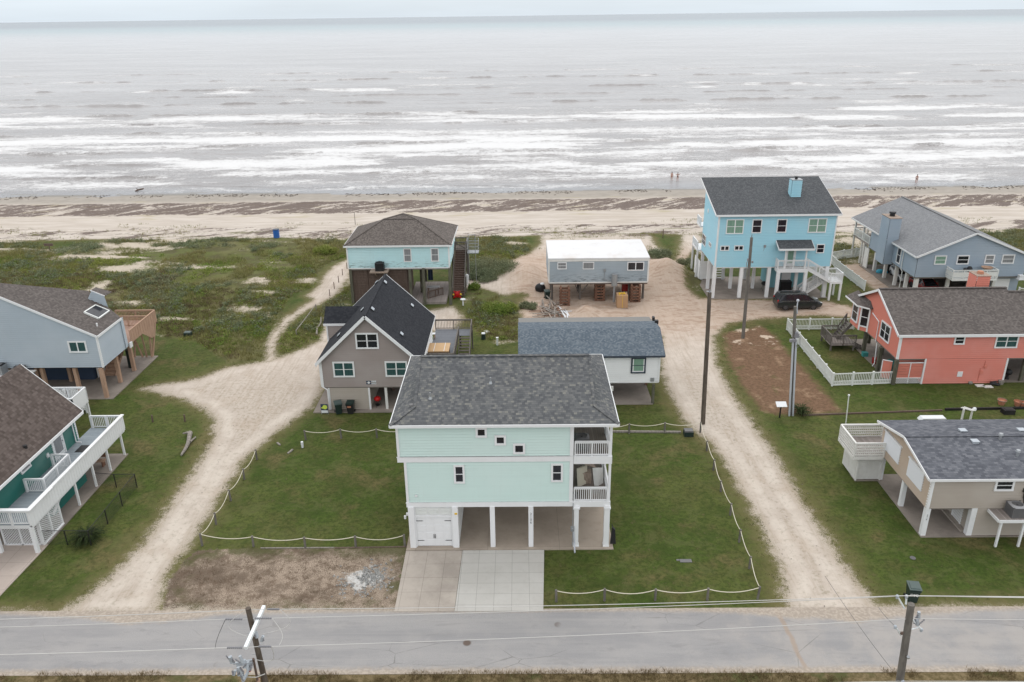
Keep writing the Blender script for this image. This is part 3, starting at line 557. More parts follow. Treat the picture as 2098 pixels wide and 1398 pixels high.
# road
def road_material():
    t = NT('worn_asphalt'); p = t.pos(); s_ = t.n('ShaderNodeSeparateXYZ'); t.setin(s_.inputs[0], p); Yc = s_.outputs[1]; Xc = s_.outputs[0]
    a = t.noise(t.map(p, (.12, .9, 1)), 1, 5, .6); b = t.noise(p, 24, 4, .85); c_ = t.noise(p, .5, 5, .65)
    c = t.mix(t.ss(a, .35, .65), (.275, .270, .272), (.335, .325, .32)); c = t.mix(t.ss(b, .4, .62, 0, .4), c, (.20, .197, .198)); c = t.mix(t.ss(c_, .46, .66, 0, .45), c, (.34, .325, .315)); c = t.mix(t.ss(t.noise(t.map(p, (.4, 1.4, 1), (8, 2, 0)), 1, 7, .75, .5), .54, .66, 0, .45), c, (.21, .205, .205)); c = t.mix(t.mth('MULTIPLY', t.mth('MULTIPLY', t.ss(Xc, 8, 14), t.ss(c_, .35, .6)), .35), c, (.40, .365, .33))
    tr = t.noise(t.map(p, (.05, 2.4, 1), (5, 0, 0)), 1, 3); c = t.mix(t.ss(tr, .5, .62, 0, .22), c, (.36, .345, .33))
    spots = t.vor(p, .45); c = t.mix(t.mth('MULTIPLY', t.ss(spots, .07, .12, 1, 0), t.ss(t.noise(p, .2, 2), .5, .6)), c, (.13, .10, .085))
    cr_ = t.vor(t.map(p, (.22, .5, 1)), 1, 'DISTANCE_TO_EDGE'); c = t.mix(t.mth('MULTIPLY', t.ss(t.mth('ADD', cr_, t.mth('MULTIPLY', t.noise(p, 1.5, 3), .02)), .012, .018, 1, 0), t.ss(t.noise(p, .12, 2), .5, .6, 0, .45)), c, (.10, .095, .09))
    # the dirt line across the road near the right pole
    sl_ = t.mth('ABSOLUTE', t.mth('SUBTRACT', Xc, t.mth('ADD', t.mr(Yc, 31, 36, 14.1, 13.9), t.mth('MULTIPLY', t.noise(p, .7, 3), .5))))
    c = t.mix(t.mth('MULTIPLY', t.ss(sl_, .05, .2, 1, 0), .55), c, (.33, .24, .17))
    n_ = t.noise(p, .7, 6, .7); n2 = t.noise(t.map(p, (.28, .28, 1)), 1, 4, .6)
    spill = t.mth('ADD', gsum(t, Xc, ((-21.5, 4.5, .8), (17.5, 5.5, .9))), .12)
    e1 = t.mth('SUBTRACT', t.mth('SUBTRACT', ROADY1, Yc), t.mth('ADD', t.mth('MULTIPLY', n_, .12), t.mth('MULTIPLY', t.mth('MULTIPLY', n2, spill), 1.7)))
    e2 = t.mth('SUBTRACT', t.mth('SUBTRACT', Yc, ROADY0), t.mth('ADD', t.mth('MULTIPLY', n_, .5), t.mth('MULTIPLY', n2, .1)))
    sandc = t.mix(t.ss(t.noise(p, 6, 4), .4, .65), (.33, .28, .23), (.44, .375, .31)); fe = t.mth('MINIMUM', e1, e2)
    c = t.mix(t.ss(t.mth('ADD', fe, t.mth('MULTIPLY', t.mth('SUBTRACT', t.noise(p, 7, 4, .8), .5), .5)), -.15, .30, .9, 0), c, sandc); t.bump(b, .3, .01); return t.fin(c, .9, .2)
def gsum(t, Xc, L):
    o = None
    for cx, w, a in L:
        d = t.mth('DIVIDE', t.mth('SUBTRACT', Xc, cx), w); g = t.mth('MULTIPLY', t.mth('EXPONENT', t.mth('MULTIPLY', t.mth('MULTIPLY', d, d), -1)), a); o = g if o is None else t.mth('ADD', o, g)
    return o
rx = np.linspace(-300, 300, 301); ry = np.linspace(ROADY0, ROADY1, 9); RX, RY = np.meshgrid(rx, ry)
RZ = .03*(1-((RY-(ROADY0+ROADY1)/2)/2.6)**2)+.012+0*RX
o = gridmesh('road', RX, RY, RZ, None, {}, road_material())

# sea
SEAZ = -.26
def sea_axis():
    l = [147.5]; s = .38
    while l[-1] < 560: l.append(l[-1]+s); s = .38+(l[-1]-150)*.0048
    while l[-1] < 14000: s *= 1.18; l.append(l[-1]+s)
    return np.array(l)
BRK = [(159.5, .10, .6), (171.5, .30, 1.0), (185., .22, .9), (199., .45, 1.2), (215., .30, 1.1), (236., .30, 1.2), (257., .45, 1.4), (286., .6, 1.6), (319., .75, 1.8), (352., .5, 1.8), (384., .65, 2.1), (445., .7, 2.5), (500., .5, 2.5)]
sx = np.concatenate([-np.array([100000., 30000, 9000, 3200, 1200, 600, 420][:])[:], np.arange(-330, 330.1, .85), np.array([420, 600, 1200, 3200, 9000, 30000, 100000.])])
sy = sea_axis(); X, Y = np.meshgrid(sx, sy)
Zs = np.full(X.shape, SEAZ); far = np.clip((620-Y)/120, 0, 1)*np.clip((400-np.abs(X))/60, 0, 1)
Zs += far*(.10*(fbm(X/9, Y/3.2, 4, 21)-.5)*2+.11*np.clip((Y-165)/60, .15, 1)*(fbm(X/20, Y/5.5, 3, 22)-.5)*2+.07*(fbm(X/3.4, Y/1.3, 3, 25)-.5)*2)
foam = np.zeros(X.shape)
for i, (yk, A, w) in enumerate(BRK):
    yc = yk+5.5*(fbm(X/75+i*3.1, X*0+i, 3, 40+i)-.5)*2+1.8*(fbm(X/13+i, X*0+i*2, 3, 60+i)-.5)*2+.8*(fbm(X/2.6, X*0+i, 2, 61+i)-.5)*2
    w = w*.5; A = A*(.85 if yk < 240 else .55); am = np.clip((fbm(X/10+i*7, X*0+i*1.7, 4, 80+i)-.47)*6.5, 0, 1.3); d = Y-yc
    prof = np.where(d < 0, np.exp(-(d/(w*.6))**2), np.exp(-(d/(w*2.6))**2)); Zs += far*A*(.18+1.25*am)*prof
BANDS = [(162, 5, .72), (174, 5, .8), (184, 8, 1.05), (194, 6, .9), (209, 8, 1.1), (222, 9, 1.1), (234, 7, .8), (262, 10, 1.0), (277, 10, 1.0), (300, 9, .38), (330, 8, .34), (378, 11, .55), (402, 9, .4), (442, 12, .38), (500, 14, .3)]
for i, (yc, w, a) in enumerate(BANDS):
    y2 = yc+w*.9*(fbm(X/60+i*5, X*0+i, 3, 100+i)-.5)*2; pt = np.clip((fbm(X/(15+yc*.04)+i, Y/8, 4, 120+i)-.30)*3.6, 0, 1)
    if a < .6: pt = np.clip((fbm(X/22+i, Y/16, 3, 120+i)-.5)*5, 0, 1)*1.6
    foam = np.maximum(foam, a*pt*np.exp(-((Y-y2)/w)**2))
shore_y = 152.6+1.3*(fbm(X/22, X*0, 3, 150)-.5)*2+.6*(fbm(X/5, X*0, 2, 151)-.5)
foam = np.maximum(foam, .50*np.clip((fbm(X/12, Y/4, 3, 160)-.38)*4, 0, 1)*np.exp(-((Y-shore_y-3.2)/2.4)**2))
def sea_material():
    t = NT('silty_sea_water'); p = t.pos(); s_ = t.n('ShaderNodeSeparateXYZ'); t.setin(s_.inputs[0], p); Yc = s_.outputs[1]
    fo = t.attr('foam'); far_ = t.mr(Yc, 150, 420, 1.0, .38)
    sc1 = t.n('ShaderNodeVectorMath', operation='SCALE'); t.setin(sc1.inputs[0], p); t.setin(sc1.inputs['Scale'], far_)
    v = sc1.outputs[0]
    n1 = t.noise(t.map(p, (.42, .62, 1)), .8, 8, .78, 1.0); n2 = t.noise(t.map(p, (1.0, 1.6, 1)), 1.3, 6, .8, .6); lace = t.vor(t.map(p, (.55, 1.3, 1)), 1.1, 'DISTANCE_TO_EDGE')
    k = t.mth('ADD', fo, t.mth('MULTIPLY', t.mth('SUBTRACT', n1, .5), 2.0)); k = t.mth('ADD', k, t.mth('MULTIPLY', t.mth('SUBTRACT', n2, .5), 1.5)); k = t.mth('ADD', k, t.mth('MULTIPLY', t.mth('SUBTRACT', t.noise(t.map(p, (.10, .28, 1)), 1, 7, .78, 1.0), .5), 1.7)); k = t.mth('SUBTRACT', k, t.mth('MULTIPLY', lace, .25))
    fm = t.mth('MULTIPLY', t.ss(k, .16, .86), t.ss(fo, .01, .16))
    wa = t.mix(t.ss(t.noise(t.map(p, (.006, .03, 1)), 1., 4), .4, .6), (.265, .250, .245), (.31, .296, .292))
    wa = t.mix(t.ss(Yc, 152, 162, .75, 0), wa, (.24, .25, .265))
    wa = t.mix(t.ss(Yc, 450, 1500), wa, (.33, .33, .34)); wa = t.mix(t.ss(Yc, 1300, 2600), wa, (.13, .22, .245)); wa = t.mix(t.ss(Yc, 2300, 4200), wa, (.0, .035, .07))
    sw = t.mth('ADD', t.noise(t.map(p, (.012, .055, 1), (2, 2, 0)), 1, 6, .75, .5), t.mth('MULTIPLY', t.noise(t.map(p, (.06, .26, 1)), 1, 5, .8, .4), .7)); wa = t.mix(t.ss(sw, .78, .98, 0, .42), wa, (.165, .15, .148)); wa = t.mix(t.ss(sw, .62, .82, .4, 0), wa, (.40, .39, .395))
    c = t.mix(t.mth('MULTIPLY', fm, .95), wa, (.69, .69, .69))
    c1 = t.noise(t.map(p, (.35, 1.1, 1)), .9, 5, .6); c2 = t.noise(t.map(p, (1.5, 3.5, 1)), 1, 3, .6); h = t.mth('ADD', c1, t.mth('MULTIPLY', c2, .3))
    b = t.bump(h, .55, .35); t.setin(b.inputs['Strength'], t.mr(Yc, 150, 1200, .6, .25))
    t.setin(t.b.inputs['IOR'], 1.33); return t.fin(c, t.mr(fm, 0, 1, .22, .9), .4)
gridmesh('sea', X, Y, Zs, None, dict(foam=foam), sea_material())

# ---------------------------------------------------------------- vegetation stuff and plants
def tri_object(name, co, mat, kind=None):
    n = len(co)//3; me = bpy.data.meshes.new(name); me.vertices.add(len(co)); me.vertices.foreach_set('co', co.astype(np.float32).ravel())
    me.loops.add(len(co)); me.loops.foreach_set('vertex_index', np.arange(len(co), dtype=np.int32)); me.polygons.add(n)
    me.polygons.foreach_set('loop_start', np.arange(0, len(co), 3, dtype=np.int32)); me.polygons.foreach_set('loop_total', np.full(n, 3, dtype=np.int32)); me.update(calc_edges=True)
    me.materials.append(mat); o = bpy.data.objects.new(name, me); COL.objects.link(o)
    if kind: o['kind'] = kind
    return o
def grass_tris(cx, cy, cz, hgt, spread, blades, width, lean=.5):
    n = len(cx); N = n*blades; ax = rng.uniform(0, 2*np.pi, N); C = lambda a: np.repeat(a, blades)
    r = rng.uniform(0, 1, N)**.6*C(spread); bx = C(cx)+np.cos(ax)*r; by = C(cy)+np.sin(ax)*r; bz = C(cz)
    h = C(hgt)*rng.uniform(.5, 1.15, N); d = rng.uniform(0, 2*np.pi, N); L = h*lean*rng.uniform(.1, 1, N)
    tx = bx+np.cos(ax)*L+rng.normal(0, .05, N); ty = by+np.sin(ax)*L; tz = bz+h; w = width*rng.uniform(.6, 1.5, N)
    A = np.stack([bx-np.cos(d)*w, by-np.sin(d)*w, bz-.03], 1); B = np.stack([bx+np.cos(d)*w, by+np.sin(d)*w, bz-.03], 1); T = np.stack([tx, ty, tz], 1)
    return np.stack([A, B, T], 1).reshape(-1, 3)
def leaf_tris(cx, cy, cz, rad, hgt, leaves, size):
    n = len(cx); N = n*leaves; C = lambda a: np.repeat(a, leaves)
    ph = rng.uniform(0, 2*np.pi, N); u = rng.uniform(0, 1, N); rr = rng.uniform(.45, 1.05, N); el = np.arcsin(u)
    px = C(cx)+np.cos(ph)*np.cos(el)*C(rad)*rr; py = C(cy)+np.sin(ph)*np.cos(el)*C(rad)*rr; pz = C(cz)+np.sin(el)*C(hgt)*rr
    P = np.stack([px, py, pz], 1); a = rng.normal(0, 1, (N, 3)); a[:, 2] *= .6; a /= np.linalg.norm(a, axis=1, keepdims=True); b = rng.normal(0, 1, (N, 3)); b -= a*(a*b).sum(1, keepdims=True); b /= np.linalg.norm(b, axis=1, keepdims=True)
    s = (size*rng.uniform(.5, 1.4, N))[:, None]
    return np.stack([P-a*s*.5, P+a*s*.5, P+b*s], 1).reshape(-1, 3)
M['leaf_olive'] = leafmat('olive_dune_grass', (0.170, 0.186, 0.056), (0.244, 0.218, 0.089), (0.389, 0.356, 0.162))
M['leaf_grey'] = leafmat('grey_green_dune_shrub', (0.164, 0.203, 0.118), (0.211, 0.218, 0.125), (0.296, 0.312, 0.187))
M['leaf_green'] = leafmat('fresh_green_vines', (0.150, 0.240, 0.042), (0.226, 0.256, 0.060), (0.330, 0.330, 0.106))
M['leaf_brown'] = leafmat('brownish_scrub', (0.122, 0.094, 0.057), (0.172, 0.122, 0.079), (0.229, 0.172, 0.108))
M['leaf_dark'] = leafmat('dark_shrub_leaves', (.028, .045, .016), (.04, .06, .02), (.07, .09, .03))
M['leaf_lawn'] = leafmat('lawn_tufts', (.06, .085, .018), (.10, .105, .032), (.16, .15, .06), .2)
M['leaf_dry'] = leafmat('dry_verge_grass', (.16, .115, .055), (.22, .165, .085), (.30, .24, .13), .3)
def scatter(n, box, cond):
    out = []
    for _ in range(6):
        x = rng.uniform(box[0], box[1], n); y = rng.uniform(box[2], box[3], n); ms, mv, mb, mg = masks(x, y); k = cond(x, y, ms, mv, mb, mg); out.append(np.stack([x[k], y[k]], 1))
    o = np.concatenate(out)[:n]; return o[:, 0], o[:, 1]
fld = (-95, 95, 62, 118)
def clear(x, y):  # away from houses
    k = np.ones(x.shape, bool)
    for a, b, c, d in ((-21, -5.5, 86, 97), (2.5, 15.2, 85.5, 95), (21, 38.5, 86.5, 98), (43.5, 59, 85, 106), (-60, -35.5, 62, 73.5), (-18, -3.5, 59, 72), (-.5, 13, 60, 72)): k &= ~((x > a) & (x < b) & (y > c) & (y < d))
    return k
den = lambda x, y, s, q, f=7.: fbm(x/f, y/f, 4, s) > q
x, y = scatter(15000, fld, lambda x, y, ms, mv, mb, mg: (mv > .1) & clear(x, y) & (ms < -.1) & (bare(x, y)+rng.uniform(0, .08, len(x)) < .04) & den(x, y, 201, .42))
tri_object('dune_grass', grass_tris(x, y, height(x, y), rng.uniform(.25, .6, len(x)), rng.uniform(.1, .3, len(x)), 9, .018, .7), M['leaf_olive'], 'stuff')
x, y = scatter(2600, fld, lambda x, y, ms, mv, mb, mg: (mv > .4) & clear(x, y) & (ms < -.3) & (bare(x, y)+rng.uniform(0, .08, len(x)) < .02) & den(x, y, 202, .50, 9.) & (y > 78))
tri_object('dune_shrubs', leaf_tris(x, y, height(x, y), rng.uniform(.3, .9, len(x)), rng.uniform(.3, .65, len(x)), 60, .13), M['leaf_grey'], 'stuff')
x, y = scatter(2600, fld, lambda x, y, ms, mv, mb, mg: (mv > .2) & clear(x, y) & (ms < -.1) & (bare(x, y)+rng.uniform(0, .08, len(x)) < .04) & den(x, y, 203, .51, 6.) & (y < 108))
tri_object('dune_vines', leaf_tris(x, y, height(x, y), rng.uniform(.35, .8, len(x)), rng.uniform(.15, .4, len(x)), 46, .12), M['leaf_green'], 'stuff')
x, y = scatter(3200, fld, lambda x, y, ms, mv, mb, mg: (mv > .4) & clear(x, y) & (bare(x, y)+rng.uniform(0, .08, len(x)) < .02) & den(x, y, 204, .55, 8.) & (y < 100))
tri_object('brown_scrub', leaf_tris(x, y, height(x, y), rng.uniform(.3, .7, len(x)), rng.uniform(.15, .4, len(x)), 40, .10), M['leaf_brown'], 'stuff')
x, y = scatter(2600, (-100, 100, 105, 127), lambda x, y, ms, mv, mb, mg: (fbm(x/9, y/2.5, 4, 205) > .57) & (x < 200) & clear(x, y))
tri_object('beach_grass', grass_tris(x, y, height(x, y), rng.uniform(.15, .4, len(x)), rng.uniform(.15, .4, len(x)), 8, .02, .8), M['leaf_olive'], 'stuff')
# ragged tufts where lawn meets sand and road
x, y = scatter(9000, (-45, 50, 28, 86), lambda x, y, ms, mv, mb, mg: (ms < .25) & (ms > -1.1) & (mg < .2) & clear(x, y) & ~((x > -8) & (x < 6.2) & (y > 34) & (y < 53)) & ~((y > 30.4) & (y < 36.1)) & ~((x > -45) & (x < -30.3) & (y < 55)))
tri_object('edge_grass', grass_tris(x, y, height(x, y), rng.uniform(.04, .12, len(x)), rng.uniform(.05, .18, len(x)), 7, .012, 1.), M['leaf_lawn'], 'stuff')
x = rng.uniform(-45, 45, 9000); y = 31.22-1.9*rng.uniform(0, 1, 9000)**1.5-.35*fbm(x*1.3, x*0, 3, 5); k = (fbm(x/3, y/2, 3, 6) > .42); x, y = x[k], y[k]
tri_object('verge_grass', grass_tris(x, y, height(x, y), rng.uniform(.08, .24, len(x)), rng.uniform(.05, .2, len(x)), 8, .012, .8), M['leaf_dry'], 'stuff')
# seaweed lumps along the waterline
x = rng.uniform(-105, 105, 1300); y = 149.6+1.6*rng.normal(0, .5, 1300)+1.2*(fbm(x/11, x*0, 3, 77)-.5); k = fbm(x/5, x*0, 3, 78) > .42; x, y = x[k], y[k]
M['weed'] = leafmat('seaweed_clumps', (.10, .08, .07), (.14, .11, .095), (.19, .16, .14))
tri_object('seaweed', leaf_tris(x, y, height(x, y)-.02, rng.uniform(.08, .32, len(x)), rng.uniform(.03, .10, len(x)), 16, .12), M['weed'], 'stuff')
def bush(name, label, cat, px, py, r, h, mat, n=16, seed=1, group=None, at=None):
    c = at if at else G(px, py); rs = np.random.default_rng(seed); z = hz(c[0], c[1]); t = thing(name, label, cat, (c[0], c[1], z), group)
    a = rs.uniform(0, 6.28, n); q = np.sqrt(rs.uniform(0, 1, n))*r*.72; cx = c[0]+np.cos(a)*q; cy = c[1]+np.sin(a)*q*.85
    hh = h*(1-.55*(q/r)**2)*rs.uniform(.75, 1.1, n)
    co = leaf_tris(cx, cy, np.full(n, z)+hh*.2, rs.uniform(.28, .45, n)*r, hh*.8, 330, .11); f = tri_object('foliage', co-np.array([c[0], c[1], z]), mat); f.parent = t
    m = MB()
    for i in range(6): m.tube([(c[0], c[1], z-.05), ((c[0]*.5+cx[i]*.5), (c[1]*.5+cy[i]*.5), z+hh[i]*.3), (cx[i], cy[i], z+hh[i]*.7)], [.035, .025, .01], 5)
    m.build('stem', M['slatbrown'], t); return t
bush('dune_bush', 'large rounded grey-green bush beside the tall metal cage lift', 'bush', 1005, 556, 4.4, 1.5, M['leaf_grey'], 34, 3)
bush('dune_bush', 'smaller grey-green bush between the big round bush and the dug sand', 'bush', 985, 572, 2.2, .9, M['leaf_grey'], 14, 4)
bush('dune_bush', 'yellow-flecked leafy bush left of the scrap lumber pile', 'bush', 1020, 640, 2.4, 1.3, M['leaf_green'], 20, 5)
bush('dune_bush', 'grey-green bush on the sand behind the white roofed house', 'bush', 1350, 530, 2.2, 1.2, M['leaf_grey'], 18, 6)
bush('dune_bush', 'low round bush at the foot of the long wooden stair', 'bush', 971, 592, 1.0, .9, M['leaf_green'], 8, 7)
bush('dune_bush', 'pale green bush touching the scrap lumber pile', 'bush', 1082, 632, 1.3, .8, M['leaf_grey'], 10, 8)
bush('dune_bush', 'dense dark green reed clump left of the aqua house', 'bush', 668, 520, 1.9, 1.2, M['leaf_green'], 12, 9)
bush('dune_bush', 'low bush beside the left edge of the tall sky blue house', 'bush', 1405, 545, 1.7, .9, M['leaf_grey'], 12, 10)
def frond_plant(label, px, py, r, n=70, seed=1, mat='leaf_dark', name='palm_shrub', cat='shrub'):
    c = G(px, py); z = hz(c.x, c.y); t = thing(name, label, cat, (c.x, c.y, z)); rs = np.random.default_rng(seed); co = []
    for i in range(n):
        a = rs.uniform(0, 6.28); L = r*rs.uniform(.6, 1.1); up = rs.uniform(.3, 1.2)*r; d = np.array([math.cos(a), math.sin(a), 0]); s = np.array([-d[1], d[0], 0])
        prev = np.array([0, 0, .05])
        for k in range(1, 6):
            q = k/5; cur = d*L*q+np.array([0, 0, up*(q*1.6-q*q*1.3)+.05]); w = .09*(1-q*.7)
            co += [prev-s*w, prev+s*w, cur]; 
            for sg in (-1, 1): co += [prev, prev+d*.05, prev+s*sg*.2*(1.1-q)+d*.1-np.array([0, 0, .04])]
            prev = cur
    f = tri_object('frond', np.array(co), M[mat]); f.parent = t
    m = MB(); m.cyl((c.x, c.y, z-.05), (c.x, c.y, z+.25), .09, .06, 8); m.build('trunk', M['slatbrown'], t)
frond_plant('dark spiky shrub growing against the black chain-link fence', 181, 1108, 1.25, 170, 2)
frond_plant('dark green palm-like shrub at the foot of the double-conduit utility pole', 1640, 848, 1.15, 90, 4)

# ---------------------------------------------------------------- building helpers
def fb(mb, face, a0, a1, z0, z1, o0, o1):
    """box on a wall face: a = coordinate along the wall, o = distance proud of it"""
    if face[0] == 'y': s = face[2] if len(face) > 2 else -1; mb.box((a0, face[1]+s*o0, z0), (a1, face[1]+s*o1, z1))
    else: mb.box((face[1]+face[2]*o0, a0, z0), (face[1]+face[2]*o1, a1, z1))
    return mb
def window(par, face, a0, a1, z0, z1, cols=1, rows=2, gl='glass_dark', tw=.1, tm='white', name='window', label=None, sill=True):
    a0, a1 = min(a0, a1), max(a0, a1); z0, z1 = min(z0, z1), max(z0, z1); f = MB()
    fb(f, face, a0, a1, z1-tw, z1, .0, .10); fb(f, face, a0, a1, z0, z0+tw, .0, .125 if sill else .10)
    fb(f, face, a0, a0+tw, z0+tw, z1-tw, .0, .10); fb(f, face, a1-tw, a1, z0+tw, z1-tw, .0, .10)
    i0, i1, j0, j1 = a0+tw, a1-tw, z0+tw, z1-tw
    for c in range(1, cols): x = i0+(i1-i0)*c/cols; fb(f, face, x-.05, x+.05, j0, j1, .0, .093)
    for r in range(1, rows): z = j0+(j1-j0)*r/rows; fb(f, face, i0, i1, z-.025, z+.025, .0, .087)
    fo = f.build(name, M[tm], par, label); p = MB()
    for c in range(cols):
        x0 = i0+(i1-i0)*c/cols; x1 = i0+(i1-i0)*(c+1)/cols; fb(p, face, x0, x1, j0, j1, .005, .073)
    p.build('pane', M[gl], fo); return fo
def winpx(par, y, p, **k):
    a, b = VY(p[0], p[1], y), VY(p[2], p[3], y); return window(par, ('y', y), a.x, b.x, b.z, a.z, **k)
def door(par, face, a0, a1, z0, z1, lite=True, gl='glass_grey', mat='white', name='door'):
    f = MB(); tw = .11; fb(f, face, a0, a0+tw, z0, z1, 0, .09); fb(f, face, a1-tw, a1, z0, z1, 0, .09); fb(f, face, a0+tw, a1-tw, z1-tw, z1, 0, .09)
    fb(f, face, a0+tw, a1-tw, z0, z1-tw, .0, .06); d = f.build(name, M[mat], par)
    if lite: g = MB(); fb(g, face, a0+tw+.16, a1-tw-.16, z0+.35, z1-tw-.18, .05, .07); g.build('pane', M[gl], d)
    h = MB(); 
    fb(h, face, a1-tw-.1, a1-tw-.05, z0+.95, z0+1.05, .06, .12); h.build('handle', M['metal'], d); return d
RJ = [0]
def railing(mb, p, q, h=1.02, bal=.125, post=1.7, pw=.09, ends=True, cap=.11):
    p, q = V3(p), V3(q); L = (q-p).length; U = Vector((0, 0, 1)); d = (q-p)/L; RJ[0] += 1; h += (RJ[0] % 7)*.003; P0 = mb.__dict__.setdefault('posts', [])
    mb.beam(p+U*h, q+U*h, cap, .045); mb.beam(p+U*(h-.09), q+U*(h-.09), .04, .07); mb.beam(p+U*.1, q+U*.1, .04, .07)
    n = max(1, round(L/post))
    for i in range(n+1):
        if not ends and i in (0, n): continue
        a = p+d*(L*i/n)
        if any((a-b_).length < .12 for b_ in P0): continue
        P0.append(a); mb.beam(a-U*.05, a+U*(h-.005), pw, pw, d)
    m = max(1, round(L/bal))
    for i in range(1, m): a = p+d*(L*i/m); mb.beam(a+U*.1, a+U*(h-.08), .035, .035, d)
    return mb
def stairs(mb, top, bot, w, n, side, tread=.28, closed=False):
    top, bot, side = V3(top), V3(bot), V3(side).normalized(); d = (bot-top); hd = Vector((d.x, d.y, 0)).normalized()
    for i in range(n):
        c = top+d*((i+.5)/n); c = Vector((c.x, c.y, top.z+d.z*(i+1)/n)); mb.beam(c-side*w/2, c+side*w/2, tread, .05)
        if closed: c2 = c-hd*tread/2; mb.beam(c2-side*w/2+Vector((0, 0, -d.z/n/2)), c2+side*w/2+Vector((0, 0, -d.z/n/2)), .03, abs(d.z/n))
    for s in (-1, 1): mb.beam(top+side*s*w/2-Vector((0, 0, .1)), bot+side*s*w/2-Vector((0, 0, .05)), .05, .26)
    return mb
def slab_poly(par, x0, y0, x1, y1, mat='slab', name='floor_slab', top=.07):
    return MB().box((x0, y0, -.25), (x1, y1, top)).build(name, M[mat], par)
def post(par, x, y, z0, z1, w=.2, mat='white', name='post', d=None):
    return MB().box((x-w/2, y-(d or w)/2, z0), (x+w/2, y+(d or w)/2, z1)).build(name, M[mat], par)
def gable_roof(mb, pts, t=.13): return mb.prism([V3(p) for p in pts], (0, 0, -t))
def text_obj(par, s, size, loc, rot, mat, name='lettering', extr=.004, vertical=False):
    cu = bpy.data.curves.new(name, 'FONT'); cu.body = '\n'.join(s) if vertical else s; cu.size = size; cu.extrude = extr; cu.align_x = 'CENTER'; cu.align_y = 'CENTER'
    if vertical: cu.space_line = .85
    tmp = bpy.data.objects.new(name, cu); COL.objects.link(tmp); bpy.context.view_layer.update(); dg = bpy.context.evaluated_depsgraph_get()
    me = bpy.data.meshes.new_from_object(tmp.evaluated_get(dg)); bpy.data.objects.remove(tmp); me.materials.clear(); me.materials.append(mat)
    o = bpy.data.objects.new(name, me); COL.objects.link(o); root = parent_root(par)
    o.parent = par; o.location = Vector(loc)-root.location; o.rotation_euler = rot; return o

# ================================================================ the mint house in front
FY = 41.45
H = thing('beach_house', 'three-level mint green house on white square columns with mottled grey hip roof', 'house', (-.8, 45.8, 0))
x0, x1, xl, xr, yb = -7.4, 2.95, -7.05, 5.35, 50.8
MB().siding([(x0, FY, 6.55), (x1, FY, 6.55), (x1, FY, 8.76), (x0, FY, 8.76)], (0, -1, 0)).siding([(x0, FY, 6.55), (x0, yb, 6.55), (x0, yb, 8.76), (x0, FY, 8.76)], (-1, 0, 0)).siding([(x0, yb, 6.55), (x1, yb, 6.55), (x1, yb, 8.76), (x0, yb, 8.76)], (0, 1, 0)).siding([(x1, FY, 6.55), (x1, 46.6, 6.55), (x1, 46.6, 8.76), (x1, FY, 8.76)], (1, 0, 0)).build('wall', M['mint'], H)
MB().siding([(xl, FY, 3.34), (x1, FY, 3.34), (x1, FY, 6.25), (xl, FY, 6.25)], (0, -1, 0)).siding([(xl, FY, 3.34), (xl, yb, 3.34), (xl, yb, 6.25), (xl, FY, 6.25)], (-1, 0, 0)).siding([(x1, FY, 3.34), (x1, 46.6, 3.34), (x1, 46.6, 6.25), (x1, FY, 6.25)], (1, 0, 0)).siding([(xl, yb, 3.34), (x1, yb, 3.34), (x1, yb, 6.25), (xl, yb, 6.25)], (0, 1, 0)).build('wall', M['mint'], H)
MB().siding([(x1, 46.6, 3.4), (xr, 46.6, 3.4), (xr, 46.6, 8.6), (x1, 46.6, 8.6)], (0, -1, 0)).siding([(xr, 46.6, 3.4), (xr, yb, 3.4), (xr, yb, 8.6), (xr, 46.6, 8.6)], (1, 0, 0)).siding([(x1, yb, 3.4), (xr, yb, 3.4), (xr, yb, 8.6), (x1, yb, 8.6)], (0, 1, 0)).build('wall', M['mint'], H)
tr = MB()
for (a, b, z0, z1, xa) in ((x0, x1, 6.55, 8.72, 0), (xl, x1, 3.34, 6.21, 0)):
    tr.box((a-.05, FY-.085, z0), (a+.1, FY+.1, z1)); tr.box((b-.1, FY-.085, z0), (b+.12, FY+.1, z1))
tr.box((x0-.07, FY-.10, 6.2), (x1+.12, yb+.05, 6.56)); tr.box((xl-.07, FY-.10, 3.02), (x1+.14, yb+.05, 3.345))
tr.box((x0-.1, FY-.11, 6.52), (x1+.12, FY-.06, 6.56)); tr.box((xl-.1, FY-.11, 3.31), (x1+.12, FY-.06, 3.35))
tr.build('trim_band', M['white'], H)
# porches
for z_ in (6.42, 3.24): MB().box((x1+.15, FY-.02, z_), (xr-.02, 46.55, z_+.06)).build('porch_floor', M['deckbrown'], H)
pf = MB()
pf.box((x1+.14, FY-.08, 6.0), (xr+.03, FY+.1, 6.50)); pf.box((xr-.1, FY+.1, 6.0), (xr+.03, yb, 6.5)); pf.box((x1+.14, FY-.07, 2.95), (xr+.03, FY+.1, 3.32)); pf.box((xr-.1, FY+.1, 2.95), (xr+.03, yb, 3.32)); pf.box((x1+.14, FY+.1, 3.0), (xr-.1, 46.5, 3.22)); pf.build('porch_beam', M['white'], H)
for z0, z1 in ((3.32, 6.0), (6.5, 8.6)):
    for yy in (FY+.05, 44.2): post(H, xr-.07, yy, z0, z1, .15)
for z in (3.30, 6.49): railing(MB(), (x1+.22, FY+.03, z), (xr-.17, FY+.03, z), .98, .125, 1.2, .08).build('railing', M['white'], H)
for z in (3.30, 6.49): railing(MB(), (xr-.07, FY+.15, z), (xr-.07, 46.5, z), .98, .125, 2.2, .08).build('railing', M['white'], H)
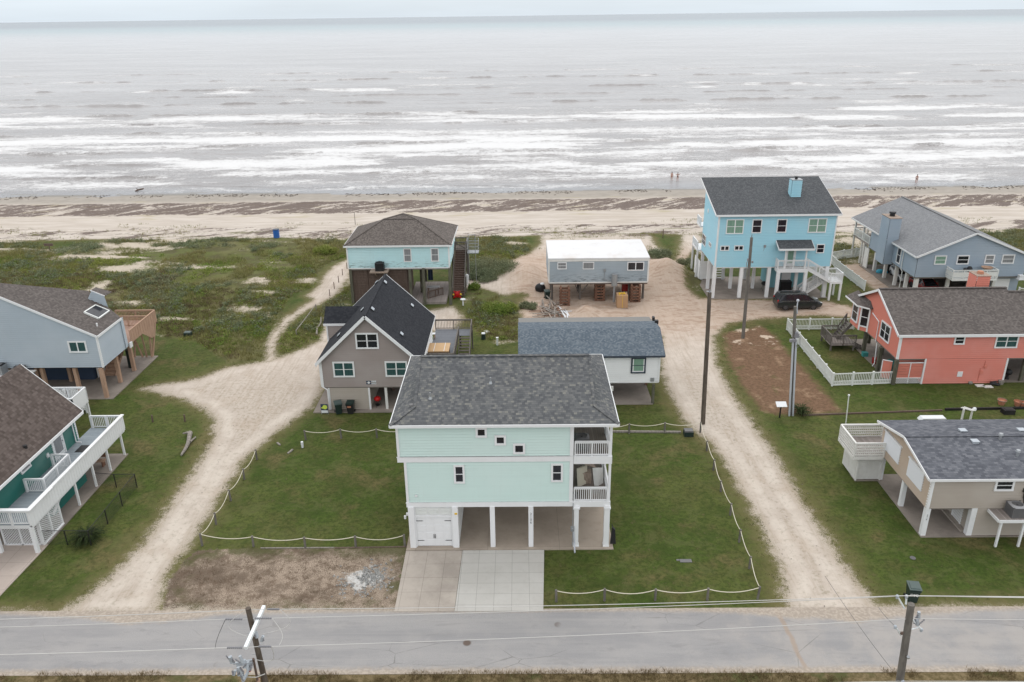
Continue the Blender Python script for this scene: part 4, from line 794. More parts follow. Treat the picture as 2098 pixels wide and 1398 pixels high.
# roof (dutch hip)
ez, rz, ry_ = 8.86, 11.0, 46.25; ex0, ex1, ey0, ey1, hi = -7.72, 5.66, 41.05, 51.3, 1.35; hz_ = ez+hi*.411
k = hi
rf = MB()
gable_roof(rf, [(ex0, ey0, ez), (ex1, ey0, ez), (ex1-k, ey0+k, hz_), (ex1-k, ry_, rz), (ex0+k, ry_, rz), (ex0+k, ey0+k, hz_)])
gable_roof(rf, [(ex1, ey1, ez), (ex0, ey1, ez), (ex0+k, ey1-k, hz_), (ex0+k, ry_, rz), (ex1-k, ry_, rz), (ex1-k, ey1-k, hz_)])
gable_roof(rf, [(ex1, ey0, ez), (ex1, ey1, ez), (ex1-k, ey1-k, hz_), (ex1-k, ey0+k, hz_)]); gable_roof(rf, [(ex0, ey1, ez), (ex0, ey0, ez), (ex0+k, ey0+k, hz_), (ex0+k, ey1-k, hz_)])
ro = rf.build('roof', M['r_mint'], H)
MB().prism([(ex0+k+.03, ey0+k, hz_-.02), (ex0+k+.03, ey1-k, hz_-.02), (ex0+k+.03, ry_, rz-.05)], (.03, 0, 0)).prism([(ex1-k-.06, ey0+k, hz_-.02), (ex1-k-.06, ey1-k, hz_-.02), (ex1-k-.06, ry_, rz-.05)], (.03, 0, 0)).build('gable_panel', M['mint'], H)
cp = MB(); cp.beam((ex0+k, ry_, rz+.02), (ex1-k, ry_, rz+.02), .26, .05)
for xx in (ex0, ex1):
    sx_ = 1 if xx == ex0 else -1; cp.beam((xx, ey0, ez+.02), (xx+sx_*k, ey0+k, hz_+.02), .24, .04); cp.beam((xx+sx_*k, ey0+k, hz_+.02), (xx+sx_*k, ry_, rz+.015), .16, .03)
cp.build('ridge_cap', M['r_mint'], ro)
MB().box((ex0, ey0-.05, ez-.16), (ex1, ey0+.0, ez+.01)).box((ex0-.05, ey0, ez-.16), (ex0, ey1, ez+.01)).box((ex1, ey0, ez-.16), (ex1+.05, ey1, ez+.01)).box((ex0, ey1, ez-.16), (ex1, ey1+.05, ez+.01)).build('fascia', M['white'], H)
MB().box((ex0, ey0, ez-.16), (ex1, ey1, ez-.13)).build('soffit', M['white'], H)
for (px, py) in ((1005, 781), (882, 822)):
    g = G(px, py, 10.1 if px > 1000 else 9.7); zz = ez+(g.y-ey0)*.411; g = G(px, py, zz); zz = ez+(g.y-ey0)*.408
    m = MB().cyl((g.x, g.y, zz-.05), (g.x, g.y, zz+.38), .045, .045, 10).cyl((g.x, g.y, zz-.03), (g.x, g.y, zz+.12), .13, .05, 10); m.build('vent_pipe', M['metal'], H)
g = G(843, 838, 9.2); MB().cyl((g.x, g.y, ez+(g.y-ey0)*.411-.02), (g.x, g.y, ez+(g.y-ey0)*.411+.05), .16, .13, 12).build('roof_vent', M['acgrey'], H)
for p in ((974, 875, 998, 895), (1013, 891, 1037, 911), (1051, 908, 1076, 929)): winpx(H, FY, p, rows=1, tw=.13)
for p in ((929, 952, 953, 989), (1129, 949, 1153, 986)): winpx(H, FY, p, rows=2, tw=.12)
# ground level
slab_poly(H, -7.3, 41.05, 5.65, 51.2, 'slabF')
post(H, -6.86, FY, .07, 3.05, .36); post(H, -4.16, FY, .07, 3.05, .36)
for px in (1010.5, 1088): g = G(px, 1121); post(H, g.x, FY, .07, 3.05, .3)
post(H, x1+.37, FY, .07, 3.05, .28); post(H, 5.2, FY, .07, 3.05, .34)
for xx in (-1.9, .7, 2.95, 5.15):
    for yy in (46.0, 50.5): post(H, xx, yy, .07, 3.0, .26)
cap = MB()
for xx in (x1+.37, 5.2): cap.cbox((xx, FY, 2.86), (.42, .42, .09)).cbox((xx, FY, .07), (.38, .38, .1))
cap.build('post_cap', M['white'], H)
gw = MB(); gw.box((-6.68, FY-.02, 2.35), (-4.34, FY+.1, 3.03)); 
gw.build('garage_wall', M['white'], H)
MB().siding([(-7.0, FY+.18, .07), (-7.0, 47.5, .07), (-7.0, 47.5, 3.0), (-7.0, FY+.18, 3.0)], (-1, 0, 0)).siding([(-4.05, FY+.18, .07), (-4.05, 47.5, .07), (-4.05, 47.5, 3.0), (-4.05, FY+.18, 3.0)], (1, 0, 0)).siding([(-7., 47.5, .07), (-4.05, 47.5, .07), (-4.05, 47.5, 3.0), (-7., 47.5, 3.0)], (0, 1, 0)).build('garage_wall', M['whitesid'], H)
lv = MB()
for i in range(3):
    a = -6.6+i*.76; lv.box((a, FY-.05, 2.45), (a+.04, FY-.0, 2.98)); lv.box((a+.68, FY-.05, 2.45), (a+.72, FY, 2.98))
    for j in range(5): lv.beam((a+.04, FY-.045, 2.5+j*.1), (a+.68, FY-.045, 2.5+j*.1), .05, .07, (0, -.5, 1))
lv.build('louvre', M['vinyl'], H)
gd = MB().box((-6.6, FY-.0, .09), (-4.42, FY+.05, 2.25)); 
for j in range(4):
    for i in range(4): gd.box((-6.54+i*.535, FY-.018, .14+j*.53), (-6.08+i*.535, FY+.01, .14+j*.53+.44))
gdo = gd.build('garage_door', M['white'], H)
MB().box((-6.72, FY-.06, .07), (-6.6, FY, 2.37)).box((-4.42, FY-.06, .07), (-4.3, FY, 2.37)).box((-6.6, FY-.06, 2.25), (-4.42, FY, 2.37)).build('door_frame', M['white'], gdo)
hg = MB()
for zz in (.52, 1.98):
    for s, xx in ((1, -6.58), (-1, -4.44)): hg.beam((xx, FY-.03, zz), (xx+s*.36, FY-.03, zz), .015, .04); hg.beam((xx+s*.36, FY-.03, zz), (xx+s*.42, FY-.03, zz), .015, .015)
for xx in (-5.55, -5.46): hg.beam((xx, FY-.035, .68), (xx, FY-.035, .98), .03, .03)
hg.build('strap_hinge', M['black'], gdo)
text_obj(H, '2106', .24, (G(1088, 1121).x, FY-.155, 2.2), (math.pi/2, 0, 0), M['text'], 'house_number', vertical=True)
mt = MB().box((2.98, FY-.22, 1.25), (3.2, FY-.14, 1.62)).cyl((3.09, FY-.22, 1.42), (3.09, FY-.32, 1.42), .09, .08, 12).tube([(3.1, FY-.17, 3.3), (3.1, FY-.17, .2)], .025, 6)
mt.build('electric_meter', M['metal'], H)
MB().tube([(3.16, FY-.19, 1.2), (3.22, FY-.19, .4), (3.22, FY-.6, .1), (3.22, FY-.75, .08)], .05, 8).build('drain_pipe', M['conduit'], H)
MB().cbox((-4.1, FY-.2, 2.55), (.16, .05, .1)).build('wall_lamp', M['yellow'], H)
g = VY(853, 1015, FY); MB().cbox((g.x, FY-.06, g.z-.05), (.14, .1, .12)).build('wall_vent', M['white'], H)
g = VY(836, 1053, 42.0); MB().cbox((g.x-.05, 42, g.z-.1), (.12, .12, .16)).cyl((g.x-.2, 42, g.z-.35), (g.x-.2, 42, g.z-.15), .07, .07, 8).build('wall_lamp', M['white'], H)
# things on its porches
def ac_unit(label, x, y, z, w=.85, d=.85, h=.8, mat='acgrey', top='acgrey', group=None):
    t = thing('air_conditioner', label, 'air conditioner', (x, y, z), group)
    m = MB().cbox((x, y, z), (w, d, .06)).cbox((x, y, z+.06), (w*.96, d*.96, h-.1)); 
    for i in range(9):
        zz = z+.1+i*(h-.2)/9; m.cbox((x, y, zz), (w, d, .025))
    for a in (-1, 1):
        for b in (-1, 1): m.cbox((x+a*w*.47, y+b*d*.47, z), (.06, .06, h))
    m.build('casing', M[mat], t)
    r = MB(); n = 20; R0, R1 = w*.5, w*.38
    vs = []
    for i in range(n):
        a = 2*math.pi*i/n; cx, cy = math.cos(a), math.sin(a); q = w*.52/max(abs(cx), abs(cy)); q = min(q, w*.62)
        vs += [(x+cx*q, y+cy*q, z+h-.04), (x+cx*R1, y+cy*R1, z+h+.05), (x+cx*R1, y+cy*R1, z+h-.1)]
    fs = []
    for i in range(n): a = i*3; b = (i+1) % n*3; fs += [(a, b, b+1, a+1), (a+1, b+1, b+2, a+2)]
    r.add(vs, fs); r.build('top_cover', M[top], t)
    f = MB().cyl((x, y, z+h-.14), (x, y, z+h-.12), w*.37, w*.37, 20); f.cyl((x, y, z+h-.12), (x, y, z+h-.02), .08, .06, 10)
    for i in range(4): a = math.pi/2*i; f.beam((x, y, z+h-.06), (x+math.cos(a)*w*.36, y+math.sin(a)*w*.36, z+h-.06), .12, .01)
    f.build('fan', M['black'], t)
    gl_ = MB()
    for k in range(1, 6):
        rr = w*.38*k/5; gl_.tube([(x+math.cos(2*math.pi*i/16)*rr, y+math.sin(2*math.pi*i/16)*rr, z+h+.04) for i in range(17)], .006, 4)
    gl_.build('fan_guard', M[mat], t); return t
ac_unit('grey air conditioner on the top porch of the mint house, black fan up', 3.62, 42.5, 6.48, .9, .9, .8)
def stack_panels(label, x, y, z):
    t = thing('stacked_furniture', label, 'furniture', (x, y, z)); m = MB()
    for i in range(4): m.beam((x-.45+i*.12, y+.1*i, z), (x-.5+i*.12, y+.25+.1*i, z+1.15), .05, .32, (1, .2, 0))
    m.build('panel', M['cream'], t); m = MB()
    for i in range(4): m.beam((x+.6+i*.1, y+.1*i, z), (x+.5+i*.12, y+.35, z+1.1), .05, .3, (1, -.2, 0))
    m.build('panel', M['white_old'], t); m = MB().cbox((x-.02, y+.5, z), (.6, .5, .75)); m.beam((x-.2, y+.3, z+1.5), (x+.5, y+.5, z+1.15), .4, .05); m.build('table_frame', M['scrap'], t)
stack_panels('stacked cream panels and furniture on the middle porch of the mint house', 4.1, 43.2, 3.3)
bk = MB().tube([(5.62, 41.7, .07), (5.75, 41.75, .9), (5.6, 41.9, 1.3)], .03, 6).prism([(5.5, 41.55, .07), (5.85, 41.55, .07), (5.8, 41.7, 1.0), (5.6, 41.7, 1.2)], (0, .12, .05))
solo(bk, 'folded_cart', M['black'], 'dark folded cart leaning on the right corner column of the mint house', 'cart', (5.65, 41.65, .07))
pl = MB().cyl((3.25, 41.9, 3.3), (3.25, 41.9, 3.62), .13, .18, 12); solo(pl, 'bucket', M['black'], 'small dark pot in the corner of the middle porch', 'pot', (3.25, 41.9, 3.3))

# driveways
def sheet(name, pts, z, mat): o = MB().prism([(p[0], p[1], z) for p in pts], (0, 0, -.1)).build(name, M[mat]); struct(o); return o
g0, g1, g2 = G(810, 1252), G(931, 1251), G(1113, 1250)
sheet('driveway', [(g0.x-.05, 35.55), (g1.x, 35.55), (-3.78, 41.02), (-7.3, 41.02)], .045, 'drive')
sheet('driveway', [(g1.x+.02, 35.55), (g2.x, 35.55), (1.33, 41.02), (-3.76, 41.02)], .05, 'drive2')

# ================================================================ taupe gabled house
BY = 60.35
H = thing('beach_house', 'taupe gabled house with a steep charcoal roof and white trimmed windows', 'house', (-12.6, 65, 0))
bx0, bx1, bz0, bez, baz, bcx, by1 = -16.66, -8.5, 2.17, 4.62, 8.5, -12.58, 70.5
ms = (baz-bez)/(bcx-bx0)
MB().siding([(bx0, BY, bz0), (bx1, BY, bz0), (bx1, BY, bez), (bcx, BY, baz), (bx0, BY, bez)], (0, -1, 0)).siding([(bx0, BY, bz0), (bx0, by1, bz0), (bx0, by1, bez), (bx0, BY, bez)], (-1, 0, 0)).siding([(bx0, by1, bz0), (bx1, by1, bz0), (bx1, by1, bez), (bcx, by1, baz), (bx0, by1, bez)], (0, 1, 0)).build('wall', M['taupe'], H)
MB().siding([(bx1, BY, bz0), (bx1, by1, bz0), (bx1, by1, bez), (bx1, BY, bez)], (1, 0, 0)).build('wall', M['whitesid'], H)
MB().box((bx0+.02, BY+.02, bz0-.1), (bx1-.02, by1-.02, bz0+.02)).build('floor', M['liner'], H)
rf = MB(); o_ = .32; oy0, oy1 = 59.95, 70.95
gable_roof(rf, [(bcx, oy0, baz+.2), (bcx, oy1, baz+.2), (bx0-o_, oy1, bez+.2-o_*ms), (bx0-o_, oy0, bez+.2-o_*ms)])
gable_roof(rf, [(bx1+o_, oy0, bez+.2-o_*ms), (bx1+o_, oy1, bez+.2-o_*ms), (bcx, oy1, baz+.2), (bcx, oy0, baz+.2)])
# wing roof on the left slope
wx, wz, wy0, wy1, wry = -17.35, 6.05, 65.15, 68.0, 66.55; wr2 = 7.15
gable_roof(rf, [(wx, wy0, wz), (-13.4, wy0, wz), (-13.4, wry, wr2), (wx, wry, wr2)], .1); gable_roof(rf, [(-13.4, wy1, wz), (wx, wy1, wz), (wx, wry, wr2), (-13.4, wry, wr2)], .1)
ro = rf.build('roof', M['r_black'], H)
MB().beam((bcx, oy0, baz+.225), (bcx, oy1, baz+.225), .22, .04).build('ridge_cap', M['r_black'], ro)
fa = MB()
for s, xx in ((1, bx0-o_), (-1, bx1+o_)):
    for yy in (oy0-.03, oy1+.03): fa.beam((xx, yy, bez+.08-o_*ms), (bcx, yy, baz+.08), .05, .24, (0, 0, 1))
    fa.box((xx-.04, oy0, bez-.10-o_*ms), (xx+.04, oy1, bez+.1-o_*ms))
fa.box((wx, wy0-.05, wz-.22), (-15.0, wy0, wz-.02)); fa.build('fascia', M['white'], H)
MB().siding([(wx+.25, wy0+.1, 2.6), (-14.6, wy0+.1, 2.6), (-14.6, wy0+.1, wz-.05), (wx+.25, wy0+.1, wz-.05)], (0, -1, 0)).siding([(wx+.25, wy0+.1, 2.6), (wx+.25, wy1-.1, 2.6), (wx+.25, wy1-.1, wz), (wx+.25, wry, wr2-.1), (wx+.25, wy0+.1, wz)], (-1, 0, 0)).build('dormer_wall', M['taupe'], H)
tm = MB().box((bx0-.05, BY-.085, bz0), (bx0+.09, BY+.1, bez)).box((bx1-.09, BY-.085, bz0), (bx1+.05, BY+.1, bez)).box((wx+.2, wy0+.04, 2.6), (wx+.33, wy0+.2, wz-.1)).tube([(bx0-.1, BY-.05, bez-.1), (bx0-.1, BY-.05, bz0+.1), (bx0+.35, BY-.1, bz0-.2), (bx0+.38, BY-.1, .1)], .05, 6); tm.build('corner_trim', M['white'], H)
for p in ((727, 682, 777, 714), (681, 741, 728, 772), (788, 740, 836, 771)): winpx(H, BY, p, cols=2, rows=2, tw=.13, gl='glass_dark' if p[1] < 700 else 'glass_teal')
vp = [(735, 635), (760, 635), (745.7, 635), (824, 626.5), (760, 636), (823, 686.5), (695, 686.5), (770, 579.5), (785, 579.5), (826, 650)]
def b_roof_z(x): return baz+.2-abs(x-bcx)*ms
def roof_pt(px, py, zf, z0=7.):
    z = z0
    for _ in range(60): g = G(px, py, z); z = z+.4*(zf(g.x, g.y)-z)
    return G(px, py, z)
for px, py in ((743, 636), (763, 635), (844, 627.5), (822.5, 686), (695, 688), (772, 580), (789, 580)):
    g = roof_pt(px, py, lambda x, y: b_roof_z(x), 6.5); s = 1 if g.x > bcx else -1; nrm = Vector((s*ms, 0, 1)).normalized(); dn = Vector((s, 0, -ms)).normalized()
    m = MB().beam(g-dn*.16+nrm*.02, g+dn*.16+nrm*.02, .4, .12, nrm); m.build('roof_vent', M['black'], H); MB().beam(g-dn*.2+nrm*.11, g+dn*.1+nrm*.11, .42, .04, nrm).build('vent_hood', M['xfmr'], H)
slab_poly(H, -17.6, 59.8, -4, 71.5)
MB().siding([(-16.2, BY+.05, .07), (-12.85, BY+.05, .07), (-12.85, BY+.05, bz0-.1), (-16.2, BY+.05, bz0-.1)], (0, -1, 0)).siding([(-16.2, BY+.05, .07), (-16.2, 66, .07), (-16.2, 66, bz0-.1), (-16.2, BY+.05, bz0-.1)], (-1, 0, 0)).siding([(-12.85, BY+.05, .07), (-12.85, 66, .07), (-12.85, 66, bz0-.1), (-12.85, BY+.05, bz0-.1)], (1, 0, 0)).build('garage_wall', M['tan'], H)
MB().box((-16.28, BY-.03, .07), (-16.15, BY+.1, bz0-.1)).box((-12.9, BY-.03, .07), (-12.76, BY+.1, bz0-.1)).build('corner_trim', M['white'], H)
post(H, -11.42, BY+.1, .07, bz0-.1, .2, 'white_old'); post(H, -8.7, BY+.1, .07, bz0-.1, .2, 'white_old')
for xx in (-11.4, -8.7):
    for yy in (64, 68): post(H, xx, yy, .07, bz0-.1, .2, 'slatbrown')
sg = VY(761, 788, BY); sgn = MB().box((sg.x-.42, BY-.05, sg.z), (sg.x-.0, BY-.03, sg.z+.36)).build('house_sign', M['sign_navy'], H, 'small navy and white house sign')
MB().box((sg.x+.01, BY-.05, sg.z), (sg.x+.42, BY-.03, sg.z+.36)).build('sign_panel', M['sign_white'], sgn); MB().cyl((sg.x-.2, BY-.055, sg.z+.2), (sg.x-.2, BY-.06, sg.z+.2), .11, .11, 10).build('sign_emblem', M['sign_white'], sgn)
text_obj(sgn, 'BEACH\nHOUSE', .12, (sg.x+.21, BY-.055, sg.z+.18), (math.pi/2, 0, 0), M['text'])
# its deck on the right
dz = 2.05; a = G(882, 674.8, dz); b = G(967, 674.8, dz); c = G(961.6, 729.5, dz+1.0); dx0, dx1, dy1 = bx1+.03, b.x, a.y; dy0 = G(867, 725, dz+1).y; sx0 = G(938, 700, dz).x
dk = MB().box((dx0, dy0, dz-.06), (sx0, dy1, dz)).box((sx0, G(950, 688, dz).y, dz-.06), (dx1, dy1, dz)); dk.build('deck', M['deckslate'], H)
sy1 = G(950, 688, dz).y
rl = MB(); railing(rl, (dx0, dy1, dz), (dx1, dy1, dz), 1.0, .15, 1.8); railing(rl, (dx1, dy1, dz), (dx1, sy1, dz), 1.0, .15, 2.); railing(rl, (sx0, sy1, dz), (sx0, dy0, dz), 1.0, .15, 2.); railing(rl, (dx0, dy0, dz), (sx0, dy0, dz), 1., .15, 1.8)
railing(rl, (dx1, sy1, dz), (dx1, sy1-3.9, 0.0), 1.0, .3, 2.); rl.build('railing', M['railgrey'], H)
stairs(MB(), ((sx0+dx1)/2, sy1, dz), ((sx0+dx1)/2, sy1-3.9, 0.05), dx1-sx0-.1, 11, (1, 0, 0)).build('stairs', M['railgrey'], H)
for xx in (dx0+1, sx0, dx1): 
    for yy in (dy0+.1, dy1-.1): post(H, xx, yy, -.1, dz-.05, .14, 'railgrey')
t1, t2 = G(873, 722, dz+.85), G(923, 703, dz+.85); tx0, tx1, ty0, ty1 = t1.x+.1, t2.x, t1.y+.15, t2.y
ht = thing('hot_tub', 'hot tub under a folded tan cover on the slate deck', 'hot tub', ((tx0+tx1)/2, (ty0+ty1)/2, dz))
MB().box((tx0+.06, ty0+.06, dz), (tx1-.06, ty1-.06, dz+.76)).build('cabinet', M['slatbrown'], ht)
MB().prism([(tx0, ty0, dz+.77), (tx0, ty1, dz+.77), (tx0, ty1, dz+.84), ((tx0+tx1)/2, ty1, dz+.91), ((tx0+tx1)/2, ty0, dz+.91), (tx0, ty0, dz+.84)][:2]+[(tx1, ty1, dz+.77), (tx1, ty0, dz+.77)], (0, 0, .1)).build('cover', M['tancover'], ht)
MB().beam((tx0+.55, ty0-.01, dz+.88), (tx0+.55, ty1, dz+.88), .04, .012).beam((tx1-.45, ty0-.01, dz+.88), (tx1-.45, ty1, dz+.88), .04, .012).build('strap', M['sign_white'], ht)
g = G(886, 694, dz); tb = thing('side_table', 'small white side table on the slate deck by the hot tub', 'table', (g.x, g.y, dz)); MB().cbox((g.x, g.y, dz+.5), (.6, .45, .04)).build('tabletop', M['sign_white'], tb)
for a_ in (-1, 1):
    for b_ in (-1, 1): MB().box((g.x+a_*.24-.03, g.y+b_*.17-.03, dz), (g.x+a_*.24+.03, g.y+b_*.17+.03, dz+.5)).build('leg', M['tannew'], tb)

# wheelie bins
def wheelie(label, x, y, rot=0., z=0., group='wheeled rubbish bins', body='bin', lid='binlid', word=None):
    t = thing('wheelie_bin', label, 'rubbish bin', (x, y, z), group); m = MB()
    def ringp(w, d, zz): return [(-w/2, -d/2, zz), (w/2, -d/2, zz), (w/2, d/2, zz), (-w/2, d/2, zz)]
    L = [ringp(.46, .5, .05), ringp(.5, .56, .4), ringp(.58, .68, .88), ringp(.6, .72, .98)]
    vs = [q for l in L for q in l]; fs = [(i*4+k, i*4+(k+1) % 4, i*4+4+(k+1) % 4, i*4+4+k) for i in range(3) for k in range(4)]+[(3, 2, 1, 0)]
    m.add([(x+a, y+b, z+c) for a, b, c in vs], fs); m.cbox((x, y-.36, z+.86), (.62, .05, .06)); m.build('body', M[body], t)
    l = MB().prism([(x-.33, y-.4, z+.985), (x+.33, y-.4, z+.985), (x+.33, y+.34, z+1.04), (x-.33, y+.34, z+1.04)], (0, 0, .05)).prism([(x-.25, y-.3, z+1.04), (x+.25, y-.3, z+1.04), (x+.22, y+.22, z+1.09), (x-.22, y+.22, z+1.09)], (0, 0, .03)); l.beam((x-.25, y+.42, z+.98), (x+.25, y+.42, z+.98), .04, .04); l.build('lid', M[lid], t)
    for s in (-1, 1): MB().cyl((x+s*.26, y+.27, z+.12), (x+s*.32, y+.27, z+.12), .12, .12, 12).build('wheel', M['black'], t)
    if word: text_obj(t, word, .22, (x-.02, y-.345, z+.62), (math.pi/2-.1, 0, 0), M['textw'])
    t.rotation_euler = (0, 0, rot)
    return t
wheelie('dark green wheelie bin left of the pair against the taupe house', -15.42, 59.75, .35)
w = wheelie('dark wheelie bin with an orange label, right of the pair against the taupe house', -14.38, 59.75, -.03, body='black', lid='bin')
MB().box((-14.38-.2, 59.75-.35, .68), (-14.38+.12, 59.75-.34, .84)).build('sticker', M['terra'], w)
wheelie('green wheelie bin marked with white writing behind the right roadside pole', 21.95, 36.3, -.15, lid='binlid', word='D8C')
ys_ = thing('yard_sign', 'small black and lime yard sign by the corner of the taupe house', 'sign', (-16.53, 59.6, 0))
MB().box((-16.85, 59.58, .12), (-16.25, 59.62, .95)).build('sign_board', M['sign_navy'], ys_); MB().cyl((-16.5, 59.575, .68), (-16.5, 59.565, .68), .2, .2, 14).box((-16.8, 59.568, .56), (-16.35, 59.574, .68)).build('sign_emblem', M['sign_lime'], ys_)
MB().box((-16.83, 59.565, .14), (-16.27, 59.575, .38)).build('sign_panel', M['sign_white'], ys_); MB().box((-16.85, 59.59, -.2), (-16.81, 59.61, .12)).box((-16.29, 59.59, -.2), (-16.25, 59.61, .12)).build('stake', M['metal'], ys_)
gr = thing('kettle_grill', 'red kettle grill on thin legs under the taupe house', 'grill', (-12.3, 60.9, .07))
MB().ball((-12.3, 60.9, .78), .3, 14, 8, (1, 1, .75)).build('bowl', M['red'], gr)
for k in range(3): a_ = k*2.1+.3; MB().tube([(-12.3+.15*math.cos(a_), 60.9+.15*math.sin(a_), .62), (-12.3+.32*math.cos(a_), 60.9+.32*math.sin(a_), .07)], .015, 6).build('leg', M['black'], gr)
MB().cyl((-12.3, 60.9, .2), (-12.3, 60.9, .23), .2, .2, 12).build('ash_tray', M['black'], gr)

# ================================================================ aqua house on old pilings (far, centre left)
H = thing('beach_house', 'aqua stilt house with a brown hip roof and slatted brown enclosure below', 'house', (-14, 91, 0))
cx0, cx1, cy0, cy1, cz0, cz1 = -19.65, -8.1, 87.35, 95.6, 4.3, 7.0
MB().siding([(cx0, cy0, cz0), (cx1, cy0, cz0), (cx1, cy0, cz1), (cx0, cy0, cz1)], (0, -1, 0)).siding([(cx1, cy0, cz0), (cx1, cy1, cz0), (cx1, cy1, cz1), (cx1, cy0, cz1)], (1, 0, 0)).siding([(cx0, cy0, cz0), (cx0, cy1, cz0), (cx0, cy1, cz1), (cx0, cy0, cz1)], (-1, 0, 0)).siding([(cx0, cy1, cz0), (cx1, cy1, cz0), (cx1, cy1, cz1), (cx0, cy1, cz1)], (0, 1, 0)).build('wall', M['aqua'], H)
MB().box((cx0+.02, cy0+.02, cz0-.25), (cx1-.02, cy1-.02, cz0+.02)).build('floor', M['liner'], H)
a, b, c = (-19.95, 87.05, 7.0), (-7.75, 87.05, 7.0), (-7.65, 96.0, 7.0); d = (-20.0, 96.0, 7.0); r0, r1, ap = (-15.9, 91.2, 9.05), (-12.1, 91.2, 9.05), (-13.75, 92.4, 9.4)
rf = MB(); gable_roof(rf, [a, b, r1, r0]); gable_roof(rf, [b, c, ap, r1]); gable_roof(rf, [d, a, r0, ap]); gable_roof(rf, [c, d, ap]); gable_roof(rf, [r0, r1, ap])
ro = rf.build('roof', M['r_brown'], H); rc = MB()
for p, q in ((a, r0), (b, r1), (r0, r1), (r0, ap), (r1, ap), (c, ap)): rc.beam((p[0], p[1], p[2]+.02), (q[0], q[1], q[2]+.02), .22, .04)
rc.build('ridge_cap', M['r_brown'], ro)
fa = MB()
for p, q in ((a, b), (b, c), (d, a)): fa.beam((p[0], p[1], p[2]-.1), (q[0], q[1], q[2]-.1), .07, .2)
fa.build('fascia', M['white'], H)
MB().box((cx0-.08, cy0-.08, cz0), (cx0+.08, cy0+.08, cz1)).box((cx1-.08, cy0-.08, cz0), (cx1+.08, cy0+.08, cz1)).box((cx0, cy0-.05, cz0-.1), (cx1, cy0, cz0+.06)).build('corner_trim', M['white'], H)
for p, g_ in (((826, 509, 844, 536.5), 'glass_grey'), ((882, 508.5, 900, 535.5), 'glass_grey')):
    w = winpx(H, cy0, p, rows=2, tw=.1, gl=g_)
for xx in (-19.5, -15.4, -12.6): post(H, xx, 86.9 if xx > -19 else 87.5, 0, cz0-.1, .3, 'postgreen', 'piling')
for px, py in ((923.7, 624.6), (870.8, 624.6)): g = G(px, py); MB().cyl((g.x, g.y, -.1), (g.x, g.y+.3, cz0), .19, .16, 10).build('piling', M['postgreen'], H)
for xx in (-19.4, -15.5, -11.8, -8.3):
    for yy in (90.5, 94.8): MB().cyl((xx, yy, -.1), (xx, yy, cz0), .17, .15, 10).build('piling', M['postgreen'], H)
for k_, (xa, xb, y_) in enumerate(((-19.5, -17.6, 87.6), (-17.5, -15.7, 87.6), (-15.6, -13.1, 87.6))):
    s_ = MB(); zz = .1
    while zz < cz0-.25: s_.box((xa, y_, zz), (xb, y_+.03, zz+.12)); zz += .19
    s_.box((xa, y_+.03, .1), (xa+.08, y_+.1, cz0-.2)).box((xb-.08, y_+.03, .1), (xb, y_+.1, cz0-.2)); s_.build('slat_screen', M['slatbrown'], H)
MB().box((-19.5, 87.75, .1), (-13.1, 87.8, cz0-.2)).box((-13.15, 87.8, .1), (-13.1, 93, cz0-.2)).box((-19.5, 87.8, .1), (-19.45, 93, cz0-.2)).build('inner_wall', M['slatbrown'], H)
MB().box((-13.0, 86.9, .0), (-8.6, 94.5, .28)).build('ground_deck', M['deckold'], H)
g = G(741, 552, 4.35); MB().box((-17.05, 86.1, 4.05), (-15.0, 87.3, 4.2)).build('platform', M['scrap'], H); MB().beam((-16.5, 87.3, 3.3), (-16.5, 86.3, 4.05), .1, .1).beam((-15.5, 87.3, 3.3), (-15.5, 86.3, 4.05), .1, .1).build('bracket', M['scrap'], H)
ac_unit('black air conditioner on the small platform of the aqua house wall', -15.95, 86.7, 4.2, .95, .8, .95, 'black', 'black')
# long stair on the right
tx = G(941, 506, 4.4); bt = G(937, 588, 0.1); stx = -7.32
stairs(MB(), (stx, 94.5, 4.35), (stx, 90.0-.7, .2), 1.25, 20, (1, 0, 0), .3, True).build('stairs', M['slatbrown'], H)
rl = MB(); railing(rl, (stx+.7, 94.5, 4.35), (stx+.7, 89.3, .2), 1., .3, 1.8); railing(rl, (stx-.7, 94.5, 4.35), (stx-.7, 89.3, .2), 1., .3, 1.8); railing(rl, (stx-.7, 96.5, 4.35), (stx+.75, 96.5, 4.35), 1., .14, 1.5); railing(rl, (stx+.75, 94.5, 4.35), (stx+.75, 96.5, 4.35), 1., .14, 2.); rl.build('railing', M['railgrey'], H)
MB().box((cx1, 94.5, 4.25), (stx+.8, 96.6, 4.35)).build('deck', M['deckbrown'], H)
gt = MB(); railing(gt, (stx-.62, 94.55, 4.4), (stx+.62, 94.55, 4.4), .9, .13, 2.); gt.beam((stx-.6, 94.5, 5.2), (stx+.6, 94.5, 4.5), .05, .09); gt.build('gate', M['railgrey'], H)
for yy in (94.6, 96.4, 91): post(H, stx+.75, yy, -.1, 4.3 if yy > 94 else 2.0, .16, 'railgrey')
rl = MB(); stairs(rl, (-10.3, 89.3, .9), (-10.9, 88.2, .3), .9, 3, (0, 1, 0)); 
railing(MB(), (-9.2, 89.4, .28), (-10.8, 88.0, .28), .9, .2, 1.2).build('railing', M['slatbrown'], H)
tb = thing('picnic_table', 'grey topped work table under the aqua house', 'table', (-10.35, 89.8, .28)); MB().cbox((-10.35, 89.8, 1.15), (1.5, .7, .05)).build('tabletop', M['aclight'], tb)
for a_ in (-.6, .6):
    for b_ in (-.25, .25): MB().box((-10.35+a_-.05, 89.8+b_-.05, .28), (-10.35+a_+.05, 89.8+b_+.05, 1.15)).build('leg', M['slatbrown'], tb)
fl = thing('hanging_towel', 'dark blue towel hanging behind the table under the aqua house', 'towel', (-10.9, 92.2, 1.2)); 
